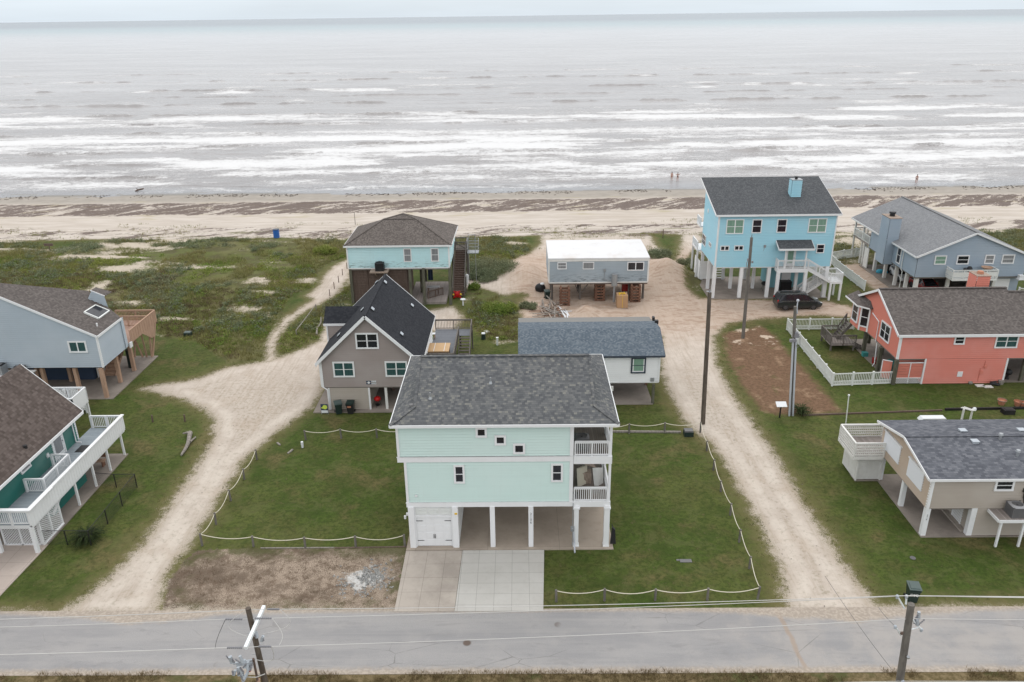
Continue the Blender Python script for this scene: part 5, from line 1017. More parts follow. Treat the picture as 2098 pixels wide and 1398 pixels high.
MB().add([(-11.2+.1*i, 92.2+.05*math.sin(i*2.), z) for i in range(7) for z in (1.2, 3.0)], [(i*2, i*2+2, i*2+3, i*2+1) for i in range(6)]).build('cloth', M['sign_navy'], fl)
g = G(937, 612); rd = thing('kayak_toy', 'bright red plastic seat toy with yellow ends at the foot of the stair', 'toy', (g.x, g.y, .05))
MB().ball((g.x, g.y, .5), .42, 12, 8, (.8, .5, 1)).ball((g.x-.32, g.y, .85), .11, 8, 6).ball((g.x+.28, g.y, .86), .11, 8, 6).cyl((g.x-.4, g.y, .05), (g.x-.2, g.y, .4), .12, .1, 8).cyl((g.x+.4, g.y, .05), (g.x+.2, g.y, .4), .12, .1, 8).build('body', M['red'], rd, smooth=True)
MB().ball((g.x-.42, g.y, .5), .13, 8, 6).build('end_cap', M['yellow'], rd); MB().ball((g.x+.42, g.y, .52), .13, 8, 6).build('end_cap', M['yellow'], rd)
# metal cage lift
lf = thing('cargo_lift', 'tall thin metal frame with a mesh cage, right of the aqua house', 'lift', (-5.2, 93.2, 0)); m = MB()
for xx in (-6.2, -5.4):
    m.tube([(xx, 93.0, -.1), (xx, 93.0, 6.6)], .035, 6)
m.tube([(-6.2, 93, 6.6), (-5.4, 93, 6.6)], .03, 6); m.build('mast', M['metal'], lf); m = MB()
for z in (4.3, 4.7, 5.1, 5.5, 5.8):
    for p, q in (((-6.4, 93.1), (-5.05, 93.1)), ((-5.05, 93.1), (-5.05, 94.4)), ((-5.05, 94.4), (-6.4, 94.4)), ((-6.4, 94.4), (-6.4, 93.1))): m.beam((p[0], p[1], z), (q[0], q[1], z), .03, .03)
for i in range(9): xx = -6.4+i*.169; m.beam((xx, 93.1, 4.3), (xx, 93.1, 5.8), .02, .02); m.beam((xx, 94.4, 4.3), (xx, 94.4, 5.8), .02, .02)
m.cbox((-5.72, 93.75, 4.22), (1.35, 1.3, .08)); m.build('cage', M['metal'], lf)
g = G(957, 583); MB().cyl((g.x, g.y, 0), (g.x, g.y, 1.2), .22, .22, 10).ball((g.x, g.y, 1.2), .2); solo(MB().cyl((g.x, g.y, 0), (g.x, g.y, 1.15), .2, .24, 10).ball((g.x, g.y, 1.2), .23, 10, 6, (1, 1, .6)), 'water_heater', M['sign_white'], 'white upright canister standing right of the long wooden stair', 'canister', (g.x, g.y, 0))
for px, py, lb in ((949, 626, 'white topped pipe stub on the grass in front of the aqua house stairs'), ):
    g = G(px, py); t = thing('pipe_stub', lb, 'pipe', (g.x, g.y, 0)); MB().cyl((g.x, g.y, -.1), (g.x, g.y, .7), .08, .08, 10).build('pipe', M['sign_white'], t); MB().cyl((g.x, g.y, .7), (g.x, g.y, .78), .3, .3, 14).build('lid', M['sign_white'], t)

# ================================================================ raised house with the white flat roof
H = thing('raised_house', 'single-storey blue grey house with flat white roof, jacked up on timber cribbing', 'house', (8.9, 90.8, 0))
dx0, dx1, dy0, dy1, z0, z1 = 3.25, 14.55, 87.1, 94.4, 2.45, 4.95
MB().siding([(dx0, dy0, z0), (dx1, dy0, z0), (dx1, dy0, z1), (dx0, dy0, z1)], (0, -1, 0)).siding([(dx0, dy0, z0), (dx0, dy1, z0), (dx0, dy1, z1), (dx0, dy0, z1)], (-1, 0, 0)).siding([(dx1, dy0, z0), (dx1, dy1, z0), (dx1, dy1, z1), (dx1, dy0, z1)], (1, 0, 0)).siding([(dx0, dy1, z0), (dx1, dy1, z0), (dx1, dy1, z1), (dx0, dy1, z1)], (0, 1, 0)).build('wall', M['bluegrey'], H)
MB().box((dx0, dy0+.02, z0-.3), (dx1, dy1, z0)).build('floor', M['slatbrown'], H)
MB().prism([(dx0-.1, dy0-.1, 5.32), (dx1+.12, dy0-.1, 5.32), (dx1+.12, 90.7, 5.5), (dx0-.1, 90.7, 5.5)], (0, 0, -.16)).prism([(dx0-.1, 90.7, 5.5), (dx1+.12, 90.7, 5.5), (dx1+.12, dy1+.1, 5.42), (dx0-.1, dy1+.1, 5.42)], (0, 0, -.16)).build('roof', M['membrane'], H)
MB().box((dx0-.08, dy0-.08, 4.93), (dx1+.1, dy0-.0, 5.17)).box((dx1, dy0, 4.93), (dx1+.1, dy1, 5.2)).box((dx0-.08, dy0, 4.93), (dx0, dy1, 5.2)).build('fascia', M['white_old'], H)
MB().box((dx0-.08, dy0-.085, z0), (dx0+.08, dy0+.05, 4.93)).box((dx1-.08, dy0-.085, z0), (dx1+.08, dy0+.05, 4.93)).box((dx0, dy0-.06, z0-.12), (dx1, dy0, z0+.04)).build('corner_trim', M['white_old'], H)
winpx(H, dy0, (1142, 537.5, 1161, 551.5), rows=2, gl='glass_grey', tw=.09); winpx(H, dy0, (1194, 537, 1217, 551.5), rows=1, gl='slab' if 0 else 'glass_grey', tw=.08, label='window boarded with a reddish panel'); winpx(H, dy0, (1285.5, 536.5, 1319, 554), cols=2, rows=1, tw=.1)
for xx in (dx0+.4, 6.9, 9.2, 12.6, dx1-.3):
    for yy in (88.1, 91.2, 94.): MB().cyl((xx, yy, -.1), (xx, yy, z0-.28), .14, .13, 8).build('piling', M['railgrey'], H)
m = MB(); m.beam((6.9, 88.1, .5), (8.0, 88.2, 2.1), .06, .1).beam((6.9, 88.1, .5), (6.2, 88.2, 2.1), .06, .1); m.build('brace', M['railgrey'], H)
g = G(1275, 560, 2.5); duct = MB().cyl((g.x-1.4, dy0-.5, 2.3), (g.x-1.4, dy0-.5, 3.6), .38, .38, 14)
g = VY(1259, 570, dy0-.5); MB().cyl((g.x, dy0-.55, 2.2), (g.x, dy0-.55, 3.55), .34, .34, 14).cyl((g.x, dy0-.55, 0.2), (g.x, dy0-.55, 2.2), .12, .12, 8).build('metal_drum', M['metal'], H)
MB().tube([(g.x-1.1, dy0-.1, 3.9), (g.x-1.1, dy0-.1, 2.9), (g.x-.5, dy0-.4, 2.6)], .03, 6).cbox((g.x-1.1, dy0-.1, 3.75), (.25, .1, .3)).build('meter', M['metal'], H)
crib0 = None
for (px, py, top, lb) in ((1157.3, 629, 2.15, 'timber crib nearest the scrap pile under the raised house'), (1228.9, 617, 2.15, 'middle timber crib under the raised white roofed house'), (1301.8, 622, 2.15, 'timber crib right of the cardboard cartons')):
    g = G(px, py); y_ = g.y+.65
    if crib0 is None:
        crib0 = t = thing('timber_crib', lb, 'timber stack', (g.x, y_, 0), 'timber cribs holding up the raised house'); n = 12
        for k in range(n):
            z = k*top/n; m = MB()
            if k % 2:
                for xx in (-.55, .35): MB().box((g.x+xx, y_-.6, z), (g.x+xx+.2, y_+.6, z+top/n*.98)).build('timber', M['redwood'], t)
            else:
                for yy in (-.55, .35): MB().box((g.x-.6, y_+yy, z), (g.x+.6, y_+yy+.2, z+top/n*.98)).build('timber', M['redwood'], t)
    else: copy_thing(crib0, (g.x, y_, 0), lb)
g = G(1275, 634); y_ = g.y+.65; t = thing('carton_pallet', 'strapped cardboard cartons on a pallet with yellow straps on top', 'cartons', (g.x, y_, 0)); MB().cbox((g.x, y_, .14), (1.2, 1.2, 1.45)).build('carton_block', M['cardboard'], t)
m = MB()
for a_ in (-.5, 0, .45): m.cbox((g.x, y_+a_, 0), (1.2, .12, .14))
m.build('pallet', M['scrap'], t); m = MB().cbox((g.x, y_, .14), (.04, 1.22, 1.47)); m.build('strap', M['yellow'], t)
m = MB(); rs = np.random.default_rng(5)
for i in range(7): a_ = rs.uniform(0, 3); cx_, cy_ = g.x+rs.uniform(-.3, .3), y_+rs.uniform(-.3, .3); m.tube([(cx_-.25*math.cos(a_), cy_-.25*math.sin(a_), 1.64), (cx_, cy_, 1.75), (cx_+.25*math.cos(a_), cy_+.25*math.sin(a_), 1.64)], .035, 5)
m.build('strap_coil', M['yellow'], t)
g = G(1285, 615); solo(MB().cbox((g.x+.3, g.y+1.6, .6), (1.6, .5, 1.5)).cbox((g.x+.3, g.y+1.6, 2.1), (1.4, .4, .1)).cbox((g.x-.3, g.y+1.3, .9), (.1, .1, .5)), 'tool_cabinet', M['carred'], 'dark red cabinet in the shade behind the cardboard cartons', 'cabinet', (g.x+.3, g.y+1.6, .5))
rs = np.random.default_rng(8); pc = G(1135, 645)
SCR = ['long grey weathered plank', 'pale sawn board', 'short broken board', 'white painted board', 'reddish splintered board']
sm = {'long grey weathered plank': 'driftwood', 'pale sawn board': 'scrap', 'short broken board': 'scrap', 'white painted board': 'sign_white', 'reddish splintered board': 'redwood'}
for i in range(46):
    px, py = rs.uniform(1108, 1150), rs.uniform(622, 656); kind = SCR[[0, 1, 1, 2, 0, 4, 0, 1][i % 8]]
    if i >= 40: px, py, kind = rs.uniform(1152, 1166), rs.uniform(636, 652), SCR[3]
    g = G(px, py); L = rs.uniform(1.2, 3.4) if kind != SCR[2] else rs.uniform(.6, 1.); a_ = rs.normal(1.75, .25) if rs.random() < .75 else rs.uniform(-.5, .6); z = .05+rs.uniform(0, .5)*max(0, 1-abs(px-1130)/25)
    d_ = Vector((math.cos(a_), math.sin(a_), rs.normal(0, .05)))*L/2; c_ = Vector((g.x, g.y, z+.08))
    o = solo(MB().beam(c_-d_, c_+d_, .14, .04, (rs.normal(0, .15), 0, 1)), 'scrap_board', M[sm[kind]], kind+' lying in the scrap lumber heap beside the raised house', 'board', (g.x, g.y, 0), {3: 'white boards'}.get(SCR.index(kind), 'boards in the scrap heap: '+kind))
w = wheelie('dark green wheelie bin standing upright left of the raised house', 3.1, 88.35, .2, group='wheeled rubbish bins')
g = G(1107, 600); t = thing('kettle_grill', 'dark covered round grill with a white lid beside the wheelie bin', 'grill', (g.x, g.y, 0)); MB().ball((g.x, g.y, .6), .65, 12, 8, (1, .8, .9)).build('cover', M['black'], t, smooth=True); MB().ball((g.x+.25, g.y-.1, 1.15), .28, 12, 6, (1, 1, .5)).build('lid', M['sign_white'], t, smooth=True)

# ================================================================ white house with the slate blue roof
H = thing('beach_house', 'low white sided house under a long slate blue roof', 'house', (6, 65, 0))
EY = 61.35; ex0, ex1, z0, z1 = -.1, 11.65, 1.95, 4.4
MB().siding([(ex0, EY, z0), (ex1, EY, z0), (ex1, EY, z1), (ex0, EY, z1)], (0, -1, 0)).siding([(ex1, EY, z0), (ex1, 68.8, z0), (ex1, 68.8, 4.8), (ex1, 64.2, 5.6), (ex1, EY, z1)], (1, 0, 0)).siding([(ex0, EY, z0), (ex0, 68.8, z0), (ex0, 68.8, 4.8), (ex0, 64.2, 5.6), (ex0, EY, z1)], (-1, 0, 0)).siding([(ex0, 68.8, z0), (ex1, 68.8, z0), (ex1, 68.8, 4.8), (ex0, 68.8, 4.8)], (0, 1, 0)).build('wall', M['whitesid'], H)
MB().box((ex0+.03, EY+.03, z0-.12), (ex1-.03, 68.7, z0)).build('floor', M['liner'], H)
rf = MB(); gable_roof(rf, [(-.25, 61.05, 4.5), (12.0, 61.05, 4.5), (12.0, 64.2, 5.75), (-.25, 64.2, 5.75)], .12); gable_roof(rf, [(-.25, 64.2, 5.75), (12., 64.2, 5.75), (12.1, 67.2, 5.22), (-.25, 67.2, 5.22)], .12); rf.build('roof', M['r_blue'], H)
MB().prism([(-.22, 67.2, 5.215), (11.9, 67.2, 5.215), (11.9, 69.3, 4.85), (-.22, 69.3, 4.85)], (0, 0, -.11)).build('porch_roof', M['greyfelt'], H)
MB().box((-.25, 61.0, 4.33), (12.0, 61.05, 4.5)).beam((12.02, 61.05, 4.42), (12.02, 64.2, 5.67), .05, .14).beam((12.02, 64.2, 5.67), (12.1, 67.2, 5.14), .05, .14).build('fascia', M['blue_trim'], H)
MB().box((ex1-.09, EY-.085, z0), (ex1+.04, EY+.08, z1)).box((ex0, EY-.05, z0-.08), (ex1, EY, z0+.08)).build('corner_trim', M['white'], H)
g = VY(1354, 668, 66.5)
MB().box((11.95, 66.3, 5.25), (12.25, 66.6, 5.6)).box((12.0, 67.9, 4.9), (12.2, 68.3, 5.3)).build('roof_bracket', M['black'], H)
f = winpx(H, EY-.03, (1293.5, 732.5, 1322, 764), rows=2, gl='glass_green', tw=.12, tm='blue_trim'); a, b = VY(1295.5, 735, EY), VY(1319, 762, EY)
m = MB(); fb(m, ('y', EY-.03), a.x+.03, b.x+.02, b.z+.03, b.z+.13, .03, .09); fb(m, ('y', EY-.03), a.x+.05, a.x+.13, b.z+.1, a.z, .03, .085); fb(m, ('y', EY-.03), b.x-.08, b.x, b.z+.1, a.z, .03, .085); m.build('sash', M['white'], f)
winpx(H, EY-.03, (1100, 737, 1130, 768), rows=2, gl='glass_green', tw=.12, tm='blue_trim')
slab_poly(H, .1, 60.9, 11.2, 68.8); g = G(1334.7, 829)
post(H, 11.2, 61.1, 0, z0-.1, .22, 'postgreen'); 
for xx in (1.0, 6.0, 11.2):
    for yy in (64.8, 68.4): post(H, xx, yy, 0, z0-.1, .22, 'redwood')
post(H, 6.0, 61.4, 0, z0-.1, .22, 'postgreen'); post(H, 1.0, 61.4, 0, z0-.1, .22, 'postgreen')
g = VY(1337, 781, EY); MB().box((g.x-.2, EY-.1, g.z), (g.x+.1, EY-.04, g.z+.35)).build('house_sign', M['metal'], H); MB().box((g.x+.13, EY-.09, g.z+.03), (g.x+.5, EY-.05, g.z+.33)).build('sign_panel', M['sign_white'], H)
g = VY(1253, 797, 60.9); MB().cbox((g.x, 60.95, g.z-.2), (.3, .2, .4)).build('wall_box', M['white_old'], H)

# ================================================================ tall sky-blue house
H = thing('beach_house', 'tall sky blue three-level house on white columns with charcoal shed roof', 'house', (29, 92, 0))
GY, gx0, gx1, z0, z1, gy1 = 87.95, 22.35, 35.5, 3.8, 9.85, 95.3; sl_ = (12.6-9.98)/(95.8-87.6)
MB().siding([(gx0, GY, z0), (gx1, GY, z0), (gx1, GY, z1), (gx0, GY, z1)], (0, -1, 0)).siding([(gx0, GY, z0), (gx0, gy1, z0), (gx0, gy1, z1+sl_*(gy1-GY)), (gx0, GY, z1)], (-1, 0, 0)).siding([(gx1, GY, z0), (gx1, gy1, z0), (gx1, gy1, z1+sl_*(gy1-GY)), (gx1, GY, z1)], (1, 0, 0)).siding([(gx0, gy1, z0), (gx1, gy1, z0), (gx1, gy1, 12.1), (gx0, gy1, 12.1)], (0, 1, 0)).build('wall', M['sky'], H)
MB().box((gx0+.03, GY+.03, z0-.12), (gx1-.03, gy1-.03, z0+.02)).build('floor', M['white'], H)
rf = MB(); gable_roof(rf, [(21.95, 87.6, 9.98), (35.85, 87.6, 9.98), (35.75, 95.8, 12.6), (21.75, 95.8, 12.6)], .14); rf.build('roof', M['r_char'], H)
MB().box((21.95, 87.54, 9.76), (35.85, 87.6, 9.97)).beam((21.9, 87.6, 9.85), (21.72, 95.8, 12.47), .05, .2).beam((35.88, 87.6, 9.85), (35.78, 95.8, 12.47), .05, .2).build('fascia', M['white'], H)
MB().box((gx0-.05, GY-.085, z0), (gx0+.08, GY+.08, z1)).box((gx1-.08, GY-.085, z0), (gx1+.05, GY+.08, z1)).tube([(gx0-.1, GY-.1, z1), (gx0-.1, GY-.1, .3)], .045, 6).build('corner_trim', M['white'], H)
for p, c_, g_ in (((1489, 449.5, 1522, 479), 2, 'glass_green'), ((1542, 449.5, 1559, 477.5), 1, 'glass_dark'), ((1593, 449, 1610, 476.5), 1, 'glass_dark'), ((1657.5, 447.5, 1691, 476.5), 2, 'glass_green'), ((1673.5, 500, 1687.5, 518.5), 1, 'glass_dark')): winpx(H, GY, p, cols=c_, rows=2, gl=g_, tw=.1)
for p in ((1476, 503.5, 1493.5, 513.5), (1504.5, 503, 1522.5, 513)): winpx(H, GY, p, cols=2, rows=1, gl='glass_dark', tw=.09)
for (p, q) in (((1441, 477), (1446, 508)), ((1454, 494), (1458, 510))):
    a, b = VX(p[0], p[1], gx0), VX(q[0], q[1], gx0); window(H, ('x', gx0, -1), b.y, a.y, b.z+.1, a.z, cols=1, rows=2, gl='glass_dark', tw=.09)
a = VX(1452, 432, gx0); MB().cyl((gx0-.03, a.y, a.z), (gx0-.07, a.y, a.z), .28, .28, 6).build('gable_vent', M['white'], H)
a = VX(1620, 404, 0+1e-9) if 0 else None
c0 = G(1631, 401, 11.2); ch = thing  # chimney
chx, chy = 32.0, 91.3; chz = 9.98+sl_*(chy-87.6)
for _ in range(30):
    g = G(1630, 404, chz); chx, chy = g.x, g.y; chz += .3*(9.98+sl_*(chy-87.6)-chz)
cm = MB()
for pts, o_ in (([(chx-.56, chy, chz-.2), (chx+.56, chy, chz-.2), (chx+.56, chy, chz+1.9), (chx-.56, chy, chz+1.9)], (0, -1, 0)), ([(chx-.56, chy, chz-.2), (chx-.56, chy+1.0, chz-.2), (chx-.56, chy+1.0, chz+1.9), (chx-.56, chy, chz+1.9)], (-1, 0, 0)), ([(chx+.56, chy, chz-.2), (chx+.56, chy+1.0, chz-.2), (chx+.56, chy+1.0, chz+1.9), (chx+.56, chy, chz+1.9)], (1, 0, 0)), ([(chx-.56, chy+1.0, chz-.2), (chx+.56, chy+1.0, chz-.2), (chx+.56, chy+1.0, chz+1.9), (chx-.56, chy+1.0, chz+1.9)], (0, 1, 0))): cm.siding(pts, o_)
ch = cm.build('chimney', M['sky'], H); MB().cbox((chx, chy+.5, chz+1.9), (1.2, 1.1, .08)).build('chimney_cap', M['metal'], ch); MB().cyl((chx, chy+.5, chz+1.98), (chx, chy+.5, chz+2.2), .16, .16, 12).cyl((chx, chy+.5, chz+2.22), (chx, chy+.5, chz+2.28), .24, .24, 12).build('flue', M['black'], ch)
slab_poly(H, 21.9, 87.7, 35.6, 96.0)
cols_ = [22.5, 25.2, 27.9, 30.1, 33.0, 35.2]
for px in (1460, 1514.5, 1571): g = G(px, 612); post(H, g.x, 88.15, 0, z0, .36)
post(H, 35.2, 88.05, 0, z0, .42); post(H, 32.0, 88.6, 0, z0, .3)
for xx in (22.5, 25.2, 27.9, 30.9):
    for yy in (91.4, 95.0): post(H, xx, yy, 0, z0, .33)
post(H, 35.2, 91.4, 0, z0, .33); post(H, 35.2, 95, 0, z0, .33)
MB().box((29.9, 91.6, .07), (34.4, 91.7, z0-.1)).box((29.9, 91.7, .07), (30.0, 95, z0-.1)).build('ground_wall', M['tealwall'], H)
door(H, ('y', 91.6), 31.3, 32.4, .1, 2.2, lite=False)
MB().siding([(22.15, 94.5, .3), (22.15, 97.5, .3), (22.15, 97.5, 2.6), (22.15, 94.5, 2.6)], (-1, 0, 0)).siding([(22.15, 94.5, .3), (24.0, 94.5, .3), (24., 94.5, 2.6), (22.15, 94.5, 2.6)], (0, -1, 0)).build('outdoor_shower', M['whitesid'], H)
stairs(MB(), (24.6, 97.5, 3.4), (24.9, 94.8, .3), 1.0, 12, (1, 0, 0)).build('back_stairs', M['white'], H)
MB().box((21.85, 95.4, 3.55), (25, 98.5, 3.75)).box((22.0, 95.4, 6.6), (24, 97.5, 6.75)).build('back_deck', M['white'], H)
rl = MB(); railing(rl, (21.9, 95.45, 3.75), (21.9, 98.4, 3.75), 1., .2, 1.5); rl.build('railing', M['white'], H); rl = MB(); railing(rl, (22.05, 95.45, 6.75), (22.05, 97.4, 6.75), 1., .2, 1.5); rl.build('railing', M['white'], H)
for yy in (95.6, 98.3): post(H, 21.95, yy, 0, 3.55, .2)
# porch with roof, deck, stair
px0, px1 = G(1586, 533, 5.0).x, G(1653, 533, 5.0).x; pz = 3.85; fy = 86.9; ax, bx_ = G(1581, 617).x, 0
pL, pR = 29.2, 32.6
MB().box((pL, fy, pz-.05), (pR, GY, pz)).build('porch_floor', M['deckold'], H)
MB().box((pL-.03, fy-.06, pz-.42), (pR+.03, fy, pz+.02)).box((pL-.03, fy, pz-.42), (pL+.03, GY, pz)).box((pR-.03, fy, pz-.42), (pR+.03, GY, pz)).build('porch_beam', M['white'], H)
rl = MB(); railing(rl, (pL, fy+.02, pz), (pR, fy+.02, pz), 1.0, .14, 1.7); railing(rl, (pL, GY, pz), (pL, fy, pz), 1., .14, 1.5); rl.build('railing', M['white'], H)
post(H, pL+.15, fy+.1, -.1, pz-.4, .34); post(H, pR-.15, fy+.1, -.1, pz-.4, .34)
post(H, pL+.75, fy+.12, pz, 6.25, .16); post(H, pR-.35, fy+.12, pz, 6.25, .16)
pr = MB(); gable_roof(pr, [(29.0, fy-.35, 6.3), (32.95, fy-.35, 6.3), (32.95, GY, 6.95), (29.0, GY, 6.95)], .1); pr.build('porch_roof', M['r_char'], H)
MB().box((29.0, fy-.4, 6.08), (32.95, fy-.35, 6.3)).beam((28.97, fy-.35, 6.18), (28.97, GY, 6.83), .05, .2).beam((32.98, fy-.35, 6.18), (32.98, GY, 6.83), .05, .2).build('fascia', M['white'], H)
a, b = VY(1611, 508, GY), VY(1629, 532, GY); door(H, ('y', GY), a.x, b.x, pz, a.z, True, 'glass_green')
lx0, lx1, lz = 35.35, 36.7, 2.25
sm_ = MB(); n = 9
stairs(sm_, (pR, fy+.55, pz), (lx0, fy+.55, lz), .95, 9, (0, 1, 0)); sm_.build('stairs', M['white'], H)
rl = MB(); railing(rl, (pR, fy+.05, pz), (lx0, fy+.05, lz), 1., .15, 1.4); railing(rl, (pR, fy+1.03, pz), (lx0, fy+1.03, lz), 1., .15, 1.4); railing(rl, (lx0, fy+.05, lz), (lx1, fy+.05, lz), 1., .15, 1.4); railing(rl, (lx1, fy+.05, lz), (lx1, fy+2.0, lz), 1., .15, 1.4); railing(rl, (lx1, fy+2., lz), (lx0, fy+2., lz), 1., .15, 1.4)
railing(rl, (lx0-.1, fy+1.15, lz), (pR-.2, fy+1.15, .15), 1., .15, 1.4); railing(rl, (lx0-.1, fy+2.0, lz), (pR-.2, fy+2.0, .15), 1., .15, 1.4); rl.build('railing', M['white'], H)
MB().box((lx0, fy, lz-.25), (lx1+.05, fy+2.05, lz)).build('landing', M['white'], H)
stairs(MB(), (lx0, fy+1.55, lz), (pR-.1, fy+1.55, .1), .85, 11, (0, 1, 0)).build('stairs', M['white'], H)
for xx in (lx0+.12, lx1-.08):
    for yy in (fy+.08, fy+1.95): post(H, xx, yy, -.1, lz-.25, .2)
g = VY(1545, 505, GY); m = MB().cbox((g.x+1.2, GY-.06, 6.1), (.25, .1, .3)).tube([(g.x+1.2, GY-.05, 6.1), (g.x+1.1, GY-.05, 5.7)], .02, 5); m.build('electric_meter', M['metal'], H)
g = G(1622, 605); solo(MB().cbox((31.5, 90.5, .07), (1.3, .8, 1.1)).cbox((31.5, 90.5, 1.17), (1.36, .86, .06)).cbox((31.5, 90.08, .6), (.5, .05, .05)), 'storage_box', M['black'], 'black storage box in the carport of the sky blue house', 'box', (31.5, 90.5, .07))
t = thing('kettle_grill', 'small black kettle grill under the sky blue house', 'grill', (29.0, 90.6, .07)); MB().ball((29., 90.6, .95), .32, 12, 8, (1, 1, .8)).build('bowl', M['black'], t)
for k in range(3): a_ = k*2.1; MB().tube([(29+.1*math.cos(a_), 90.6+.1*math.sin(a_), .8), (29+.35*math.cos(a_), 90.6+.35*math.sin(a_), .07)], .02, 5).build('leg', M['black'], t)

# ================================================================ grey-blue house on the far right
H = thing('beach_house', 'grey blue gabled house with pale grey roof and chimney, far right', 'house', (50.6, 96, 0))
IY, ix0, ix1, z0, z1, apx, apz = 86.75, 44.75, 56.95, 2.75, 5.3, 50.65, 7.85; iyb = 99.3; sl2 = (apz-z1)/(apx-ix0)
MB().siding([(ix0, IY, z0), (ix1, IY, z0), (ix1, IY, z1), (apx, IY, apz), (ix0, IY, z1)], (0, -1, 0)).siding([(ix0, IY, z0), (ix0, iyb, z0), (ix0, iyb, z1), (ix0, IY, z1)], (-1, 0, 0)).siding([(ix1, IY, z0), (ix1, iyb, z0), (ix1, iyb, z1), (ix1, IY, z1)], (1, 0, 0)).siding([(ix0, iyb, z0), (ix1, iyb, z0), (ix1, iyb, z1), (apx, iyb, apz), (ix0, iyb, z1)], (0, 1, 0)).build('wall', M['greyblue'], H)
MB().box((ix0+.03, IY+.03, z0-.15), (ix1-.03, iyb, z0+.02)).build('floor', M['liner'], H)
rf = MB(); o_ = .35; e_ = z1+.12-o_*sl2; gable_roof(rf, [(ix0-o_, IY-.3, e_), (apx, IY-.3, apz+.12), (apx, 105.2, apz+.12), (ix0-o_, 105.2, e_)]); gable_roof(rf, [(apx, IY-.3, apz+.12), (ix1+o_, IY-.3, e_), (ix1+o_, 105.2, e_), (apx, 105.2, apz+.12)]); ro = rf.build('roof', M['r_light'], H)
MB().beam((apx, IY-.3, apz+.15), (apx, 105.2, apz+.15), .26, .05).build('ridge_vent', M['acgrey'], ro)
MB().beam((ix0-o_, IY-.33, e_-.1), (apx, IY-.33, apz+.02), .05, .22).beam((apx, IY-.33, apz+.02), (ix1+o_, IY-.33, e_-.1), .05, .22).box((ix0-o_-.05, IY-.3, e_-.2), (ix0-o_, 105.2, e_-.02)).build('fascia', M['white'], H)
for p, g_ in (((1916, 523.5, 1936.5, 542), 'glass_green'), ((1961.5, 523, 1983, 541.5), 'glass_dark'), ((2019, 522, 2034.5, 540.5), 'glass_grey'), ((2054, 521.5, 2075.5, 540), 'glass_grey')): winpx(H, IY, p, rows=2, gl=g_, tw=.12)
cy_ = 93.6; c0 = VX(1794, 527, 43.9)
cm = MB(); a0, a1, y0, y1, zt = 43.75, 45.1, 92.8, 95.0, 8.05
for pts, o2 in (([(a0, y0, z0-.3), (a1, y0, z0-.3), (a1, y0, zt), (a0, y0, zt)], (0, -1, 0)), ([(a0, y0, z0-.3), (a0, y1, z0-.3), (a0, y1, zt), (a0, y0, zt)], (-1, 0, 0)), ([(a1, y0, 5), (a1, y1, 5), (a1, y1, zt), (a1, y0, zt)], (1, 0, 0)), ([(a0, y1, z0-.3), (a1, y1, z0-.3), (a1, y1, zt), (a0, y1, zt)], (0, 1, 0))): cm.siding(pts, o2)
ch = cm.build('chimney', M['greyblue'], H); MB().box((a0-.08, y0-.08, zt), (a1+.08, y1+.08, zt+.08)).build('chimney_cap', M['scrap'], ch); MB().cyl(((a0+a1)/2, 93.9, zt+.08), ((a0+a1)/2, 93.9, zt+.35), .3, .3, 12).cyl(((a0+a1)/2, 93.9, zt+.42), ((a0+a1)/2, 93.9, zt+.6), .38, .38, 12).build('flue', M['black'], ch)
window(H, ('x', ix0, -1), 90.6, 91.6, 3.1, 5.1, rows=2, gl='glass_dark', tw=.12)
MB().tube([(ix0-.1, 90.0, 5.2), (ix0-.1, 90.0, z0), (ix0-.1, 89.6, z0-.2), (ix0-.1, 89.6, .1), (ix0-.6, 89.4, .05)], .05, 6).build('downspout', M['vinyl'], H)
for yy in (89.4, 92.1, 95., 98.): post(H, 45.2, yy, 0, z0-.1, .34, 'white_old')
post(H, 45.2, 87.1, 0, z0-.1, .4, 'white_old'); 
for xx in (48.8, 51.2, 54.): post(H, xx, 87.1, 0, z0-.1, .32, 'white_old')
for xx in (49, 53.5, 56.6):
    for yy in (91, 96.5): post(H, xx, yy, 0, z0-.1, .3, 'white_old')
slab_poly(H, 44.3, 86.5, 57.2, 100.5)
MB().box((53.8, 87.4, .07), (57., 87.5, z0-.1)).box((56.9, 87.5, .07), (57, 95, z0-.1)).build('garage_wall', M['greyblue'], H); MB().box((54.2, 87.34, .1), (56.0, 87.39, 2.3)).build('garage_door', M['white'], H)
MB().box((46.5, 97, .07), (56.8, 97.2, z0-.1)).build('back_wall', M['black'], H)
bz = 3.0; fx0, fx1 = G(1941, 566, bz).x, G(2033, 566, bz).x
MB().box((fx0, 85.2, bz-.22), (fx1, IY, bz)).build('balcony_floor', M['vinyl'], H)
rl = MB(); 
for p, q in (((fx0, IY, bz), (fx0, 85.25, bz)), ((fx0, 85.25, bz), (fx1, 85.25, bz)), ((fx1, 85.25, bz), (fx1, IY, bz))):
    railing(rl, p, q, 1.0, .5, 1.3); rl.beam(Vector(p)+Vector((0, 0, .5)), Vector(q)+Vector((0, 0, .5)), .03, .55)
rl.build('balcony_railing', M['vinyl'], H)
MB().box((44.6, iyb, 2.95), (56.8, 104.4, 3.12)).build('back_deck', M['deckold'], H); rl = MB(); railing(rl, (44.65, iyb, 3.12), (44.65, 104.3, 3.12), 1., .16, 1.8); railing(rl, (44.65, 104.3, 3.12), (50, 104.3, 3.12), 1., .16, 1.8); rl.build('railing', M['vinyl'], H)
for yy in (101.5, 104.2): post(H, 44.7, yy, 0, 5.2, .18, 'white_old')
post(H, 44.9, 101., 0, 3, .3, 'white_old'); MB().beam((44.9, 101., .2), (44.9, 99.6, 2.9), .15, .15).build('brace', M['white_old'], H)
